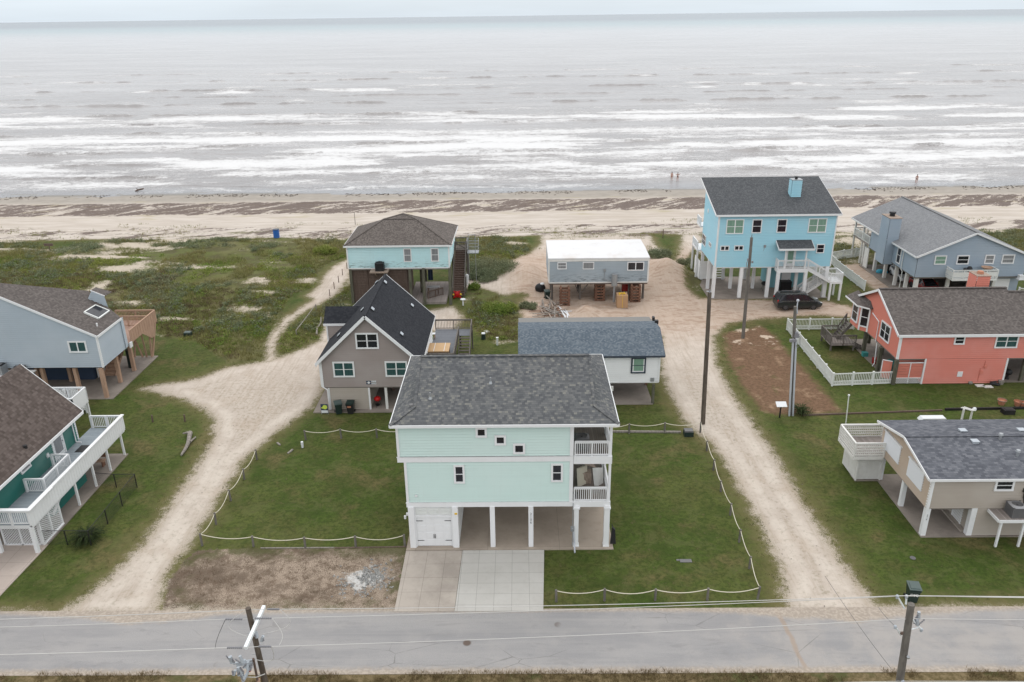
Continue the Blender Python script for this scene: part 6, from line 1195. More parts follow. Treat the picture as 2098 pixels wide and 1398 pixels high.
MB().box((44.6, 99., .07), (44.7, 100.2, 2.6)).build('shower_screen', M['white_old'], H)
g = G(1798, 560); bn = thing('tarp_bundle', 'bright cyan tarpaulin heap beside the grey blue house carport', 'tarpaulin', (g.x+.3, g.y, 0)); MB().ball((g.x+.3, g.y, .2), .55, 10, 6, (1, .7, .6)).ball((g.x+.9, g.y-.15, .15), .35, 8, 5, (1, .7, .6)).build('cloth', M['cyan'], bn)
t = thing('fire_bowl', 'brown round bowl on the front balcony of the grey blue house', 'bowl', (52.2, 85.9, bz)); MB().cyl((52.2, 85.9, bz), (52.2, 85.9, bz+.9), .1, .15, 10).build('stand', M['black'], t); MB().cyl((52.2, 85.9, bz+.9), (52.2, 85.9, bz+1.15), .35, .6, 16, cap=False).cyl((52.2, 85.9, bz+.9), (52.2, 85.9, bz+.95), .35, .38, 16).build('bowl', M['tannew'], t)
t = thing('kettle_grill', 'black grill on the front balcony of the grey blue house', 'grill', (50.4, 86.1, bz)); MB().ball((50.4, 86.1, bz+.9), .3, 10, 6).ball((49.9, 86.1, bz+.8), .22, 8, 6).build('bowl', M['black'], t); MB().cyl((50.4, 86.1, bz), (50.4, 86.1, bz+.7), .05, .2, 8).build('leg', M['black'], t)
solo(MB().cbox((56.4, 86.2, 2.55), (.7, .6, .1)).cbox((56.4, 86.2, 2.65), (.5, .45, .4)).cbox((56.4, 86.2, 3.05), (.54, .49, .03)), 'window_box', M['sign_white'], 'small white box on the right corner of the grey blue house', 'box', (56.4, 86.2, 2.55))

# ================================================================ coral house
H = thing('beach_house', 'coral pink stilt house with a brown grey roof and a bay window, right side', 'house', (39, 69, 0))
PY, px0, px1, z0, z1, pyb = 64.55, 33.1, 52., 2.45, 4.85, 73.9; ry, rz = 69.35, 7.35; fs_ = (rz-z1)/(ry-64.25)
MB().siding([(px0, PY, z0), (px1, PY, z0), (px1, PY, z1+.1), (px0, PY, z1+.1)], (0, -1, 0)).build('wall', M['coral'], H)
MB().siding([(px0, PY, z0), (px0, pyb, z0), (px0, pyb, 5.2), (px0, ry, rz-.1), (px0, PY, z1)], (-1, 0, 0), lap=.004).siding([(px0, pyb, z0), (px1, pyb, z0), (px1, pyb, 5.2), (px0, pyb, 5.2)], (0, 1, 0)).siding([(px1, PY, z0), (px1, pyb, z0), (px1, pyb, 5.2), (px1, ry, rz), (px1, PY, z1)], (1, 0, 0)).build('wall', M['coralpanel'], H)
MB().box((px0+.03, PY+.03, z0-.12), (px1-.03, pyb-.03, z0+.02)).build('floor', M['liner'], H)
rf = MB(); gable_roof(rf, [(32.75, 64.25, z1), (44.3, 64.25, z1), (44.3, ry, rz), (32.75, ry, rz)]); gable_roof(rf, [(44.3, 64.25, z1), (52.4, 64.25, z1), (52.4, ry-.45, rz-.22), (44.3, ry-.45, rz-.22)]); gable_roof(rf, [(32.75, ry, rz), (44.3, ry, rz), (44.3, 74.2, 5.0), (32.75, 74.2, 5.0)]); gable_roof(rf, [(44.3, ry-.45, rz-.22), (52.4, ry-.45, rz-.22), (52.4, 74.2, 5.0), (44.3, 74.2, 5.0)])
ro = rf.build('roof', M['r_dbrown'], H); MB().beam((32.75, ry, rz+.03), (44.3, ry, rz+.03), .28, .06).beam((44.3, ry-.45, rz-.19), (52.4, ry-.45, rz-.19), .28, .06).build('ridge_cap', M['r_dbrown'], ro)
MB().box((32.75, 64.18, z1-.24), (52.4, 64.25, z1-.01)).beam((32.72, 64.25, z1-.12), (32.72, ry, rz-.12), .05, .22).beam((32.72, ry, rz-.12), (32.72, 74.2, 4.88), .05, .22).build('fascia', M['white'], H)
MB().box((px0-.05, PY-.085, z0), (px0+.12, PY+.12, z1)).build('corner_trim', M['white'], H)
for p, c_ in (((1956.5, 687.5, 1974.5, 705.5), 1), ((2042, 685, 2082, 712.5), 2)): winpx(H, PY, p, cols=c_, rows=2, gl='glass_teal' if c_ > 1 else 'glass_dark', tw=.12)
a, b = VX(1822, 664, px0), VX(1834, 703, px0); window(H, ('x', px0, -1), 66.4, 68.35, 3.1, 4.7, cols=2, rows=2, gl='glass_dark', tw=.12)
# bay
A_, B_, C_ = (32.45, 73.6), (32.45, 71.65), (33.1, 70.95); bb = MB()
bb.siding([(A_[0], A_[1], z0), (B_[0], B_[1], z0), (B_[0], B_[1], 5.0), (A_[0], A_[1], 5.0)], (-1, 0, 0), lap=.004).siding([(B_[0], B_[1], z0), (C_[0], C_[1], z0), (C_[0], C_[1], 5.0), (B_[0], B_[1], 5.0)], (-1, -1, 0), lap=.004); bb.build('bay_wall', M['coralpanel'], H)
window(H, ('x', A_[0], -1), 71.95, 73.3, 2.95, 4.85, rows=2, gl='glass_dark', tw=.14)
m = MB(); d_ = (Vector((C_[0], C_[1], 0))-Vector((B_[0], B_[1], 0))); nn = Vector((-1, -1, 0)).normalized()
for t0, t1, za, zb, o2 in ((.0, .16, z0, 5.0, .04), (.84, 1., z0, 5.0, .04), (.16, .84, 4.75, 5.0, .04), (.16, .84, 2.85, 2.98, .05), (.16, .84, 3.82, 3.88, .035)):
    p, q = Vector((B_[0], B_[1], 0))+d_*t0, Vector((B_[0], B_[1], 0))+d_*t1; m.prism([p+nn*.005+Vector((0, 0, za)), q+nn*.005+Vector((0, 0, za)), q+nn*.005+Vector((0, 0, zb)), p+nn*.005+Vector((0, 0, zb))], nn*(o2+.02))
w_ = m.build('window', M['white'], H); p, q = Vector((B_[0], B_[1], 0))+d_*.16, Vector((B_[0], B_[1], 0))+d_*.84
MB().prism([p+nn*.004+Vector((0, 0, 2.98)), q+nn*.004+Vector((0, 0, 2.98)), q+nn*.004+Vector((0, 0, 4.75)), p+nn*.004+Vector((0, 0, 4.75))], nn*.02).build('pane', M['glass_dark'], w_)
br = MB(); gable_roof(br, [(31.95, 74.3, 5.0), (31.95, 71.45, 5.0), (32.75, 70.55, 5.0), (33.1, 70.55, 5.05), (33.1, 71.3, 5.55), (33.1, 74.3, 5.55)], .08); br.build('bay_roof', M['r_dbrown'], H)
MB().beam((31.93, 74.3, 4.95), (31.93, 71.45, 4.95), .04, .14).beam((31.93, 71.45, 4.95), (32.75, 70.53, 4.95), .04, .14).build('bay_fascia', M['white'], H)
MB().tube([(px0-.06, 70.4, 4.6), (px0-.06, 68.9, 4.3), (px0-.06, 68.9, 2.4), (px0+.1, 68.9, 2.2), (px0+.05, 68.6, .25), (px0-.25, 68.3, .1)], .05, 6).build('downspout', M['white'], H)
slab_poly(H, 33.0, 64.7, 52, 75.)
post(H, px0+.02, PY-.02, -.1, z0-.1, .3, 'postgreen', 'piling')
for px, py in ((1768, 724), (1797, 760)): g = G(px, py); post(H, g.x, g.y, 0, z0-.1, .3, 'postgreen', 'piling')
for xx in (34.8, 38.5):
    for yy in (71., 74.): post(H, xx, yy, 0, z0-.1, .28, 'postgreen', 'piling')
MB().siding([(35.7, PY+.02, .02), (42.8, PY+.02, .02), (42.8, PY+.02, z0-.02), (35.7, PY+.02, z0-.02)], (0, -1, 0)).siding([(35.7, PY+.02, .02), (35.7, 70, .02), (35.7, 70, z0-.02), (35.7, PY+.02, z0-.02)], (-1, 0, 0)).siding([(42.8, PY+.02, .02), (42.8, 70, .02), (42.8, 70, z0-.02), (42.8, PY+.02, z0-.02)], (1, 0, 0)).build('garage_wall', M['coral'], H)
MB().box((35.58, PY-.04, 0), (35.72, PY+.08, z0)).box((42.74, PY-.04, 0), (42.9, PY+.08, z0)).build('corner_trim', M['white'], H)
m = MB()
for k in range(9): m.box((33.3, PY+.04, .62+k*.155), (35.55, PY+.07, .62+k*.155+.12))
m.build('slat_screen', M['coralpanel'], H)
def lattice(mb, x0, x1, za, zb, y, sp=.11, w=.03, axis='x'):
    L = x1-x0; Hh = zb-za; P3 = (lambda a, z, o: (a, y+o, z)) if axis == 'x' else (lambda a, z, o: (y+o, a, z)); up = (0, 1, 0) if axis == 'x' else (1, 0, 0)
    k = -Hh
    while k < L:
        for s in (0, 1):
            a0, a1 = max(k, 0), min(k+Hh, L)
            if a1 > a0:
                zz0, zz1 = a0-k, a1-k
                if s: p, q = P3(x0+a0, za+zz0, .0), P3(x0+a1, za+zz1, .0)
                else: p, q = P3(x1-a0, za+zz0, .012), P3(x1-a1, za+zz1, .012)
                mb.beam(p, q, w, .008, up)
        k += sp*1.414
    return mb
m = lattice(MB(), 33.3, 35.55, .05, .55, PY+.03, .12); m.box((33.3, PY, .55), (35.55, PY+.05, .62)).box((34.4, PY, .05), (34.47, PY+.05, 2.05)).box((33.3, PY, 2.02), (35.55, PY+.05, 2.1)); m.build('lattice_panel', M['white'], H)
gp = MB().prism([(33.0, 65.0, .3), (32.3, 65.4, .3), (32.3, 65.4, 2.0), (33.0, 65.0, 2.0)], (0, .05, 0)); gt = gp.build('gate', M['coralpanel'], H); MB().beam((33.0, 64.98, 2.02), (32.3, 65.38, 2.02), .08, .06).beam((32.3, 65.38, .2), (32.3, 65.38, 2.0), .06, .06).build('gate_frame', M['white'], gt)
MB().cbox((38.9, PY-.03, .7), (.45, .05, .5)).build('wall_vent', M['white'], H, 'white square vent'); MB().tube([(40.9, PY-.04, 2.2), (40.9, PY-.04, 1.7), (40.6, PY-.04, 1.5), (40.6, PY-.04, .3)], .03, 5).cbox((41.0, PY-.05, 1.5), (.22, .1, .3)).cbox((40.75, PY-.05, .95), (.25, .1, .3)).build('electric_conduit', M['coralpanel'], H)
for xx, yy in ((44.6, 64.9), (47.6, 66.5)): post(H, xx, yy, 0, z0-.1, .24, 'postgreen', 'piling')
# deck
dk = MB().box((30.3, 72.2, .55), (32.8, 74.9, .62)); dk.build('deck', M['deckold'], H)
rl = MB(); railing(rl, (30.3, 72.2, .62), (32.7, 72.2, .62), 1., .15, 1.2); railing(rl, (30.3, 74.9, .62), (30.3, 72.2, .62), 1., .15, 1.4); railing(rl, (30.3, 74.9, .62), (31.9, 74.9, .62), 1., .15, 1.6); railing(rl, (31.9, 74.9, .62), (32.6, 74.9, 1.9), 1., .2, 2.); rl.build('railing', M['railgrey'], H)
for xx in (30.4, 32.6):
    for yy in (72.3, 74.8): post(H, xx, yy, -.1, .56, .14, 'railgrey')
stairs(MB(), (32.7, 74.2, 2.3), (31.5, 74.2, .7), 1.0, 7, (0, 1, 0)).build('stairs', M['railgrey'], H); stairs(MB(), (32.8, 72.7, .6), (33.7, 72.7, .1), .8, 3, (0, 1, 0)).build('stairs', M['railgrey'], H)
# objects about it
chx_, chy_ = 42.9, 72.5
cm = MB(); cx_, cyy = VY(2009, 570, 70.9).x, 70.9
for pts, o2 in (([(cx_-.6, 70.4, 6.5), (cx_+.6, 70.4, 6.5), (cx_+.6, 70.4, 8.1), (cx_-.6, 70.4, 8.1)], (0, -1, 0)), ([(cx_-.6, 70.4, 6.5), (cx_-.6, 71.8, 6.5), (cx_-.6, 71.8, 8.1), (cx_-.6, 70.4, 8.1)], (-1, 0, 0)), ([(cx_+.6, 70.4, 6.5), (cx_+.6, 71.8, 6.5), (cx_+.6, 71.8, 8.1), (cx_+.6, 70.4, 8.1)], (1, 0, 0))): cm.siding(pts, o2)
ch = cm.build('chimney', M['coralpanel'], H); MB().box((cx_-.66, 70.33, 8.1), (cx_+.66, 71.87, 8.16)).build('chimney_cap', M['scrap'], ch); MB().cyl((cx_, 71.1, 8.17), (cx_, 71.1, 8.4), .3, .25, 12).build('flue', M['terra'], ch)
solo(MB().cyl((33.6, 66.6, .07), (33.6, 66.6, 1.15), .32, .36, 12).cyl((34.0, 67.3, .07), (34., 67.3, 1.1), .3, .34, 12), 'storage_drum', M['tealpl'], 'pair of teal plastic drums under the corner of the coral house', 'drums', (33.8, 67, .07))
solo(MB().cyl((33.35, 69.0, .07), (33.35, 69.0, .6), .25, .3, 12), 'bucket', M['carred'], 'dark red bucket beside the white downspout of the coral house', 'bucket', (33.35, 69, .07))
g = G(1771, 731); solo(MB().cbox((g.x, g.y, .07), (.5, .4, .35)).cbox((g.x, g.y, .42), (.54, .44, .05)), 'storage_box', M['tealpl'], 'small teal box at the foot of a piling under the coral house', 'box', (g.x, g.y, .07))
g = G(2062, 778); t = thing('kettle_grill', 'black kettle grill beside the garage wall of the coral house', 'grill', (g.x, g.y, .05)); MB().ball((g.x, g.y, .75), .34, 12, 8, (1, 1, .9)).build('bowl', M['black'], t); MB().cyl((g.x, g.y, .05), (g.x, g.y, .5), .18, .08, 8).build('leg', M['black'], t)
for i, (px, py, w_, h_) in enumerate(((2008, 791, .75, .45), (2024, 793, .75, .45))): g = G(px, py); solo(MB().cbox((g.x, g.y, 0), (w_, h_, .06)), 'paving_stone', M['terra' if 0 else 'white_old'], ('left' if i == 0 else 'right')+' one of two pale paving stones below the coral wall', 'paving stone', (g.x, g.y, 0), 'paving stones by the coral house')
g = G(2035, 789); solo(MB().ball((g.x, g.y, .15), .3, 8, 6, (1.2, .8, .6)).ball((g.x+.3, g.y-.1, .1), .25, 8, 6, (1, .8, .5)).tube([(g.x-.3, g.y, .3), (g.x+.3, g.y+.05, .35)], .05, 6), 'garden_hose', M['black'], 'dark coiled hose heap at the foot of the coral wall', 'hose', (g.x, g.y, 0))
g = G(1988, 787); solo(MB().ball((g.x, g.y, .12), .2, 10, 6, (1, .9, .8)), 'stone', M['driftwood'], 'round grey stone against the coral garage wall', 'stone', (g.x, g.y, 0))
g = G(2050, 787); solo(MB().cyl((g.x, g.y, 0), (g.x, g.y, .35), .2, .26, 12), 'plant_pot', M['driftwood'], 'grey plant pot at the right end of the coral garage wall', 'pot', (g.x, g.y, 0))

# ================================================================ tan house, front right
H = thing('beach_house', 'tan sided house with blue grey roof and white shaded side windows, lower right', 'house', (32, 46, 0))
TY, tx0, tx1, z0, z1, tyb = 42.25, 25.25, 40., 2.1, 4.3, 49.2; try_, trz = 45.8, 5.25
MB().siding([(tx0, TY, z0), (tx1, TY, z0), (tx1, TY, z1), (tx0, TY, z1)], (0, -1, 0)).siding([(tx0, tyb, z0), (tx1, tyb, z0), (tx1, tyb, z1), (tx0, tyb, z1)], (0, 1, 0)).siding([(tx1, TY, z0), (tx1, tyb, z0), (tx1, tyb, z1), (tx1, try_, trz), (tx1, TY, z1)], (1, 0, 0)).build('wall', M['tan'], H)
MB().siding([(tx0, TY, z0), (tx0, tyb, z0), (tx0, tyb, z1), (tx0, try_, trz-.08), (tx0, TY, z1)], (-1, 0, 0)).build('wall', M['tanside'], H)
MB().box((tx0+.03, TY+.03, z0-.1), (tx1-.03, tyb-.03, z0+.02)).build('floor', M['liner'], H)
rf = MB(); gable_roof(rf, [(24.9, 42.0, 4.38), (40.3, 42.0, 4.38), (40.3, try_, trz), (24.9, try_, trz)], .1); gable_roof(rf, [(24.9, try_, trz), (40.3, try_, trz), (40.3, 49.6, 4.4), (24.9, 49.6, 4.4)], .1); ro = rf.build('roof', M['r_navy'], H)
MB().beam((24.9, try_, trz+.02), (40.3, try_, trz+.02), .26, .035).build('ridge_cap', M['r_navy'], ro)
MB().box((24.9, 41.95, 4.2), (40.3, 42.0, 4.36)).beam((24.88, 42.0, 4.3), (24.88, try_, trz-.08), .05, .16).beam((24.88, try_, trz-.08), (24.88, 49.6, 4.32), .05, .16).build('fascia', M['white'], H)
MB().box((tx0-.05, TY-.085, z0-.05), (tx0+.12, TY+.12, z1)).build('corner_trim', M['white'], H)
for (pa, pb) in (((1818, 878), (1846, 932)), ((1867, 934), (1893, 988))):
    a, b = VX(pa[0], pa[1], tx0), VX(pb[0], pb[1], tx0); y1_, y0_ = a.y, b.y; m = MB(); fb(m, ('x', tx0, -1), y0_, y1_, 2.75, 4.02, .0, .09); wo = m.build('window', M['shade'], H, 'side window covered by a white shade'); m = MB(); fb(m, ('x', tx0, -1), y0_-.08, y1_+.05, 4.02, 4.12, 0, .14); m.build('awning_rail', M['white'], wo)
winpx(H, TY, (2040, 982.5, 2074, 1004.5), rows=2, gl='glass_dark', tw=.13)
slab_poly(H, 25.2, 42.1, 40, 49.5); MB().box((23.6, 48.7, -.2), (25.2, 49.6, .05)).build('floor_slab', M['slab'], H)
pm = post(H, tx0+.13, TY+.12, .0, z0-.04, .3); text_obj(H, '4018', .13, (tx0+.13, TY-.045, 1.45), (math.pi/2, 0, 0), M['text'], 'house_number', vertical=True)
post(H, 25.45, 45.6, .0, z0-.1, .28); post(H, 28.25, TY+.13, 0, z0, .34); post(H, 25.45, 48.9, 0, z0-.1, .25)
MB().siding([(28.4, TY+.02, .05), (tx1, TY+.02, .05), (tx1, TY+.02, z0), (28.4, TY+.02, z0)], (0, -1, 0)).siding([(28.3, TY+.02, .05), (28.3, 48.5, .05), (28.3, 48.5, z0), (28.3, TY+.02, z0)], (-1, 0, 0)).build('ground_wall', M['tan'], H)
door(H, ('x', 28.3, -1), 43.3, 44.4, .1, 2.0, lite=False)
MB().box((27.9, 42.6, .05), (28.25, 47.5, .16)).build('curb', M['drive'], H)
for px, py in ((1972, 884), (1997, 906), (2092, 883)):
    g = roof_pt(px, py, lambda x, y: 4.38+(y-42)*.229 if y < try_ else trz-(y-try_)*.224, 5.); MB().cbox((g.x, g.y, g.z-.05), (.38, .34, .14)).cbox((g.x, g.y, g.z+.09), (.46, .42, .04)).build('roof_vent', M['xfmr'], H)
for px, py in ((2048.6, 900), (2084, 934)):
    g = roof_pt(px, py, lambda x, y: 4.38+(y-42)*.229 if y < try_ else trz-(y-try_)*.224, 5.); MB().cyl((g.x, g.y, g.z-.05), (g.x, g.y, g.z+.35), .09, .09, 10).cyl((g.x, g.y, g.z+.3), (g.x, g.y, g.z+.42), .16, .12, 10).build('vent_pipe', M['metal'], H)
# air conditioner shelf
MB().box((29.1, 41.0, 1.98), (33, 42.2, 2.05)).build('platform', M['deckold'], H); MB().box((29.08, 40.94, 1.88), (33, 41.0, 2.07)).box((29.02, 41.0, 1.88), (29.08, 42.2, 2.07)).build('platform_trim', M['white'], H)
post(H, 29.35, 41.15, -.1, 1.95, .12); post(H, 30.75, 41.15, -.1, 1.95, .12); post(H, 32.3, 41.15, -.1, 1.95, .12)
ac_unit('large grey air conditioner on the shelf of the tan house', 30.35, 41.6, 2.05, .85, .85, .75, 'acgrey', 'aclight')
MB().tube([(30.8, 41.7, 2.6), (31.0, 42.0, 2.65), (31.0, 42.12, 2.9), (31.0, 42.15, 3.3)], .04, 6).cbox((31.0, 42.15, 3.3), (.2, .12, .25)).build('refrigerant_line', M['black'], H)
# its raised white deck box
fx0_, fx1_, fy0_, fy1_, fz = 23.1, 25.15, 48.4, 51.1, 2.25
MB().box((fx0_, fy0_, fz-.06), (fx1_+1, fy1_, fz)).build('deck', M['deckold'], H)
MB().box((fx0_-.05, fy0_-.06, fz-.28), (fx1_, fy0_, fz-.04)).box((fx0_-.08, fy0_, fz-.28), (fx0_-.02, fy1_, fz-.04)).build('deck_beam', M['white_old'], H)
rl = MB()
def perf(mb, p, q, h=1.0):
    RJ[0] += 1; h += (RJ[0] % 7)*.003; p, q = V3(p), V3(q); L = (q-p).length; d = (q-p)/L; U = Vector((0, 0, 1)); mb.beam(p+U*h, q+U*h, .12, .05)
    for k in range(5): mb.beam(p+U*(.06+k*.21), q+U*(.06+k*.21), .03, .1)
    m = round(L/.14)
    for i in range(m+1): a = p+d*(L*i/m); mb.beam(a, a+U*h, .045, .03, d)
    P0 = mb.__dict__.setdefault('posts', [])
    for i in (0, 1):
        a = p+(q-p)*i
        if not any((a-b_).length < .1 for b_ in P0): P0.append(a); mb.beam(a-U*.1, a+U*(h-.01), .1, .1, d)
perf(rl, (fx0_, fy0_, fz), (fx1_, fy0_, fz)); perf(rl, (fx0_, fy0_, fz), (fx0_, fy1_, fz)); perf(rl, (fx0_, fy1_, fz), (fx1_+1, fy1_, fz)); rl.build('railing', M['white_old'], H)
sh = MB(); 
for i in range(15): a = 23.62+i*.12; sh.box((a, 48.82, .1), (a+.105, 48.86, 1.95))
for i in range(17): a = 48.86+i*.13; sh.box((23.58, a, .1), (23.62, a+.115, 1.95))
sh.box((23.6, 48.84, 1.0), (25.4, 48.9, 1.1)).box((23.6, 51.0, .1), (25.4, 51.04, 1.95)).box((25.36, 48.9, .1), (25.4, 51, 1.95)); sh.build('shower_enclosure', M['white_old'], H)
for xx in (23.66, 25.36): post(H, xx, 48.78, -.1, 1.97, .1, 'white_old')
g = G(1733, 868); t = thing('flagpole', 'thin white flagpole standing behind the perforated white deck box', 'flagpole', (26.23*0+g.x, g.y, 0))
q = VY(1739, 812, g.y); MB().tube([(g.x-.3, g.y, -1.), (g.x, g.y, 0), (q.x, g.y, q.z)], .045, 8).build('pole', M['vinyl'], t); MB().ball((q.x, g.y, q.z+.08), .09, 8, 6).build('finial', M['white'], t)

# ================================================================ pale blue house, left
H = thing('beach_house', 'pale blue house with steep brown shed roof, skylight and tan timber deck, left edge', 'house', (-40, 66, 0))
LY, lx1, lx0, z0, z1 = 63.1, -36.4, -50., 2.95, 5.85; ls = .493; lyb = 67.85
def lz_(x): return z1+ls*(lx1-x)
MB().siding([(lx0, LY, z0), (lx1, LY, z0), (lx1, LY, z1), (lx0, LY, lz_(lx0))], (0, -1, 0)).siding([(lx1, LY, z0), (lx1, lyb, z0), (lx1, lyb, z1), (lx1, LY, z1)], (1, 0, 0)).build('wall', M['paleblue'], H)
def lpt(px, py):
    z = 7.
    for _ in range(80): g = G(px, py, z); z = z+.35*(lz_(g.x)+.14-z)
    return G(px, py, z)
e1, e2, e3 = lpt(250, 652.5), lpt(180, 596), lpt(0, 580); e0 = lpt(-70, 574)
rf = MB(); gable_roof(rf, [(lx1+.12, LY-.12, z1+.1), (lx1+.12, e1.y, z1+.1), e2, e3, e0, (-52, LY-.12, lz_(-52)+.14)], .12); rf.build('roof', M['r_dbrown'], H)
bw_ = MB()
for p_, q_ in ((e1, e2), (e2, e3), (e3, e0)): bw_.poly([(p_.x-.1, p_.y-.15, z0), (q_.x-.1, q_.y-.15, z0), (q_.x-.1, q_.y-.15, q_.z-.12), (p_.x-.1, p_.y-.15, p_.z-.12)])
bw_.build('back_wall', M['paleblue'], H)
MB().poly([(lx0, LY+.02, z0-.05), (lx1-.02, LY+.02, z0-.05), (lx1-.02, lyb, z0-.05), (-39.9, 69.6, z0-.05), (lx0, 66.0, z0-.05)]).build('floor', M['liner'], H)
MB().beam((lx1+.12, LY-.15, z1-.02), (-52, LY-.15, lz_(-52)+.02), .05, .2).beam((lx1+.15, LY-.12, z1), (lx1+.15, e1.y, z1), .05, .2).build('fascia', M['white'], H)
MB().box((lx1-.1, LY-.085, z0), (lx1+.05, LY+.1, z1)).build('corner_trim', M['white'], H)
winpx(H, LY, (138, 698.5, 181.5, 722), cols=2, rows=1, gl='glass_teal', tw=.14)
a, b, c, d = (lpt(*p) for p in ((172, 642), (195, 627.5), (223, 639), (201.5, 654.5)))
nrm = Vector((ls, 0, 1)).normalized(); sk = MB()
for p, q in ((a, b), (b, c), (c, d), (d, a)): sk.beam(p+nrm*.08, q+nrm*.08, .1, .16, nrm)
so_ = sk.build('skylight', M['vinyl'], H); MB().prism([p+nrm*.06 for p in (a, b, c, d)], nrm*.06).build('pane', M['glass_dark'], so_)
g = lpt(199.5, 669); MB().cyl(g-nrm*.05, g+Vector((0, 0, .3)), .07, .07, 8).build('vent_pipe', M['white'], H)
# small blue dormer cheek
p1, p2, p3, p4 = lpt(181, 606), lpt(191, 598), lpt(218, 604), lpt(222, 629)
dm = MB(); q0 = lpt(180, 612); q1 = lpt(222, 629.5); hh = 1.25
dm.siding([(q0.x, q0.y, q0.z-.05), (q1.x, q1.y, q1.z-.05), (q1.x-.15, q1.y, q1.z+1.05), (q0.x+.5, q0.y, q0.z+.75)], (0, -1, 0)); dm.build('dormer_wall', M['paleblue'], H)
MB().beam((q0.x+.4, q0.y-.03, q0.z+.78), (q1.x-.1, q1.y-.03, q1.z+1.08), .05, .07).build('dormer_trim', M['white'], H)
MB().prism([(q0.x+.4, q0.y, q0.z+.74), (q1.x-.1, q1.y, q1.z+1.04), (q1.x-.1, q1.y+1.3, q1.z+1.0), (q0.x+.4, q0.y+1.0, q0.z+.7)], (0, 0, .05)).build('dormer_roof', M['r_dbrown'], H)
slab_poly(H, -52, 62.75, -36.0, 72.3)
for px, py in ((221, 817), (249, 786), (277, 762)): g = G(px, py); post(H, g.x-.12, g.y+.15, .05, z0-.06, .3, 'tannew')
for xx in (-39.2, -42.1, -45.): post(H, xx, 63.5, .05, z0-.06, .3, 'tannew')
for xx in (-38.6, -41.6, -44.6): post(H, xx, 66.5, .05, z0-.06, .28, 'tannew')
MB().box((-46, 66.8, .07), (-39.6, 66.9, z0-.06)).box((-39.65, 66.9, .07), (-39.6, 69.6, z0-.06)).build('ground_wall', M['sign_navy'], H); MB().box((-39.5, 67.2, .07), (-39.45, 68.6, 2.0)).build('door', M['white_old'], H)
# tan deck
tz = 3.25; dx0, dx1, dy0, dy1 = -40.2, -36.3, 68.3, 73.9
MB().poly([(-39.9, 69.7, tz), (lx1, lyb+.05, tz), (dx1, dy0, tz), (dx1, dy1, tz), (dx0, dy1, tz)]).prism([(-39.9, 69.7, tz-.2), (lx1, lyb+.05, tz-.2), (dx1, dy0, tz-.2), (dx1, dy1, tz-.2), (dx0, dy1, tz-.2)], (0, 0, .15)).build('deck', M['tanpink'], H)
rl = MB(); railing(rl, (dx1, dy1, tz), (dx0, dy1, tz), 1.05, .14, 1.8); railing(rl, (dx1, 72.2, tz), (dx0, 72.2, tz), 1.05, .14, 1.8)
U = Vector((0, 0, 1)); rl.beam(Vector((dx1, dy0, tz+1.05)), Vector((dx1, dy1, tz+1.05)), .13, .05); rl.build('railing', M['tannew'], H)
sd_ = MB().box((dx1, dy0, tz-.15), (dx1+.04, dy1, tz+1.0)); 
for i in range(12): yy = dy0+.2+i*.47; sd_.box((dx1+.04, yy, tz-.15), (dx1+.06, yy+.04, tz+1.02))
sd_.build('side_panel', M['tannew'], H)
MB().prism([(dx1, 70.6, tz-.15), (dx1, 73.3, tz-.15), (dx1, 72.9, tz-1.3), (dx1, 72.3, tz-1.3)], (.05, 0, 0)).build('skirt_panel', M['tannew'], H)
for (xa, ya, xb, yb_) in ((-36.5, 72.0, -36.4, 72.3), (-36.5, 72.2, -36.3, 73.6), (-37.4, 72.0, -37.8, 71.4), (-38.2, 72., -38.0, 72.8), (-37., 72.0, -36.6, 71.)): MB().beam((xa, ya, 0.05), (xb, yb_, tz-.1), .14, .14).build('brace', M['tannew'], H)
MB().cbox((-36.25, 68.1, 2.75), (.1, .5, .5)).build('wall_box', M['white'], H)
stairs(MB(), (-38.6, 71, 2.6), (-38.6, 67.6, .1), 1.1, 11, (1, 0, 0), .28, True).build('stairs', M['tannew'], H)
solo(MB().cyl((-37.4, 69.6, .07), (-37.4, 69.6, 1.9), .3, .3, 12), 'water_tank', M['bin'], 'dark green upright tank in the shade under the tan deck', 'tank', (-37.4, 69.6, .07))
MB().box((-48, 61.3, 2.7), (-42.3, 63.0, 2.8)).build('platform', M['white_old'], H)
ac_unit('round-topped air conditioner on the shelf of the pale blue house, left', -45.0, 62.3, 2.8, .9, .9, .85, 'metal', 'black'); ac_unit('square grey air conditioner nearest the green house roof peak', -43.4, 62.4, 2.8, .9, .8, .55, 'acgrey', 'acgrey')

# ================================================================ green house with white deck, left front
H = thing('beach_house', 'dark green house with long white balcony deck and a woven brown roof', 'house', (-34, 47, 0))
kx1, kyb, z0 = -33.0, 51.8, 2.1; ke, kez, kax, kaz = -32.35, 4.35, -36.05, 8.15; rs_ = (kaz-kez)/(ke-kax)
MB().siding([(kx1, 36, z0), (kx1, kyb, z0), (kx1, kyb, 4.9), (kx1, 36, 4.9)], (1, 0, 0), expo=.2).build('wall', M['teal'], H)
MB().siding([(kx1, kyb, z0), (-39.5, kyb, z0), (-39.5, kyb, 5.8), (kax, kyb, kaz-.15), (kx1, kyb, 4.9)], (0, 1, 0), expo=.2).build('wall', M['teal'], H)
rf = MB(); gable_roof(rf, [(ke, 36, kez), (ke, 52.1, kez), (kax, 52.1, kaz), (kax, 36, kaz)], .12); gable_roof(rf, [(kax, 36, kaz), (kax, 52.1, kaz), (-40.5, 52.1, kaz-.6*4.4), (-40.5, 36, kaz-.6*4.4)], .12); rf.build('roof', M['r_woven'], H)
MB().box((ke-.02, 36, kez-.22), (ke+.06, 52.1, kez-.02)).beam((ke, 52.12, kez-.1), (kax, 52.12, kaz-.1), .05, .18).build('fascia', M['white'], H)
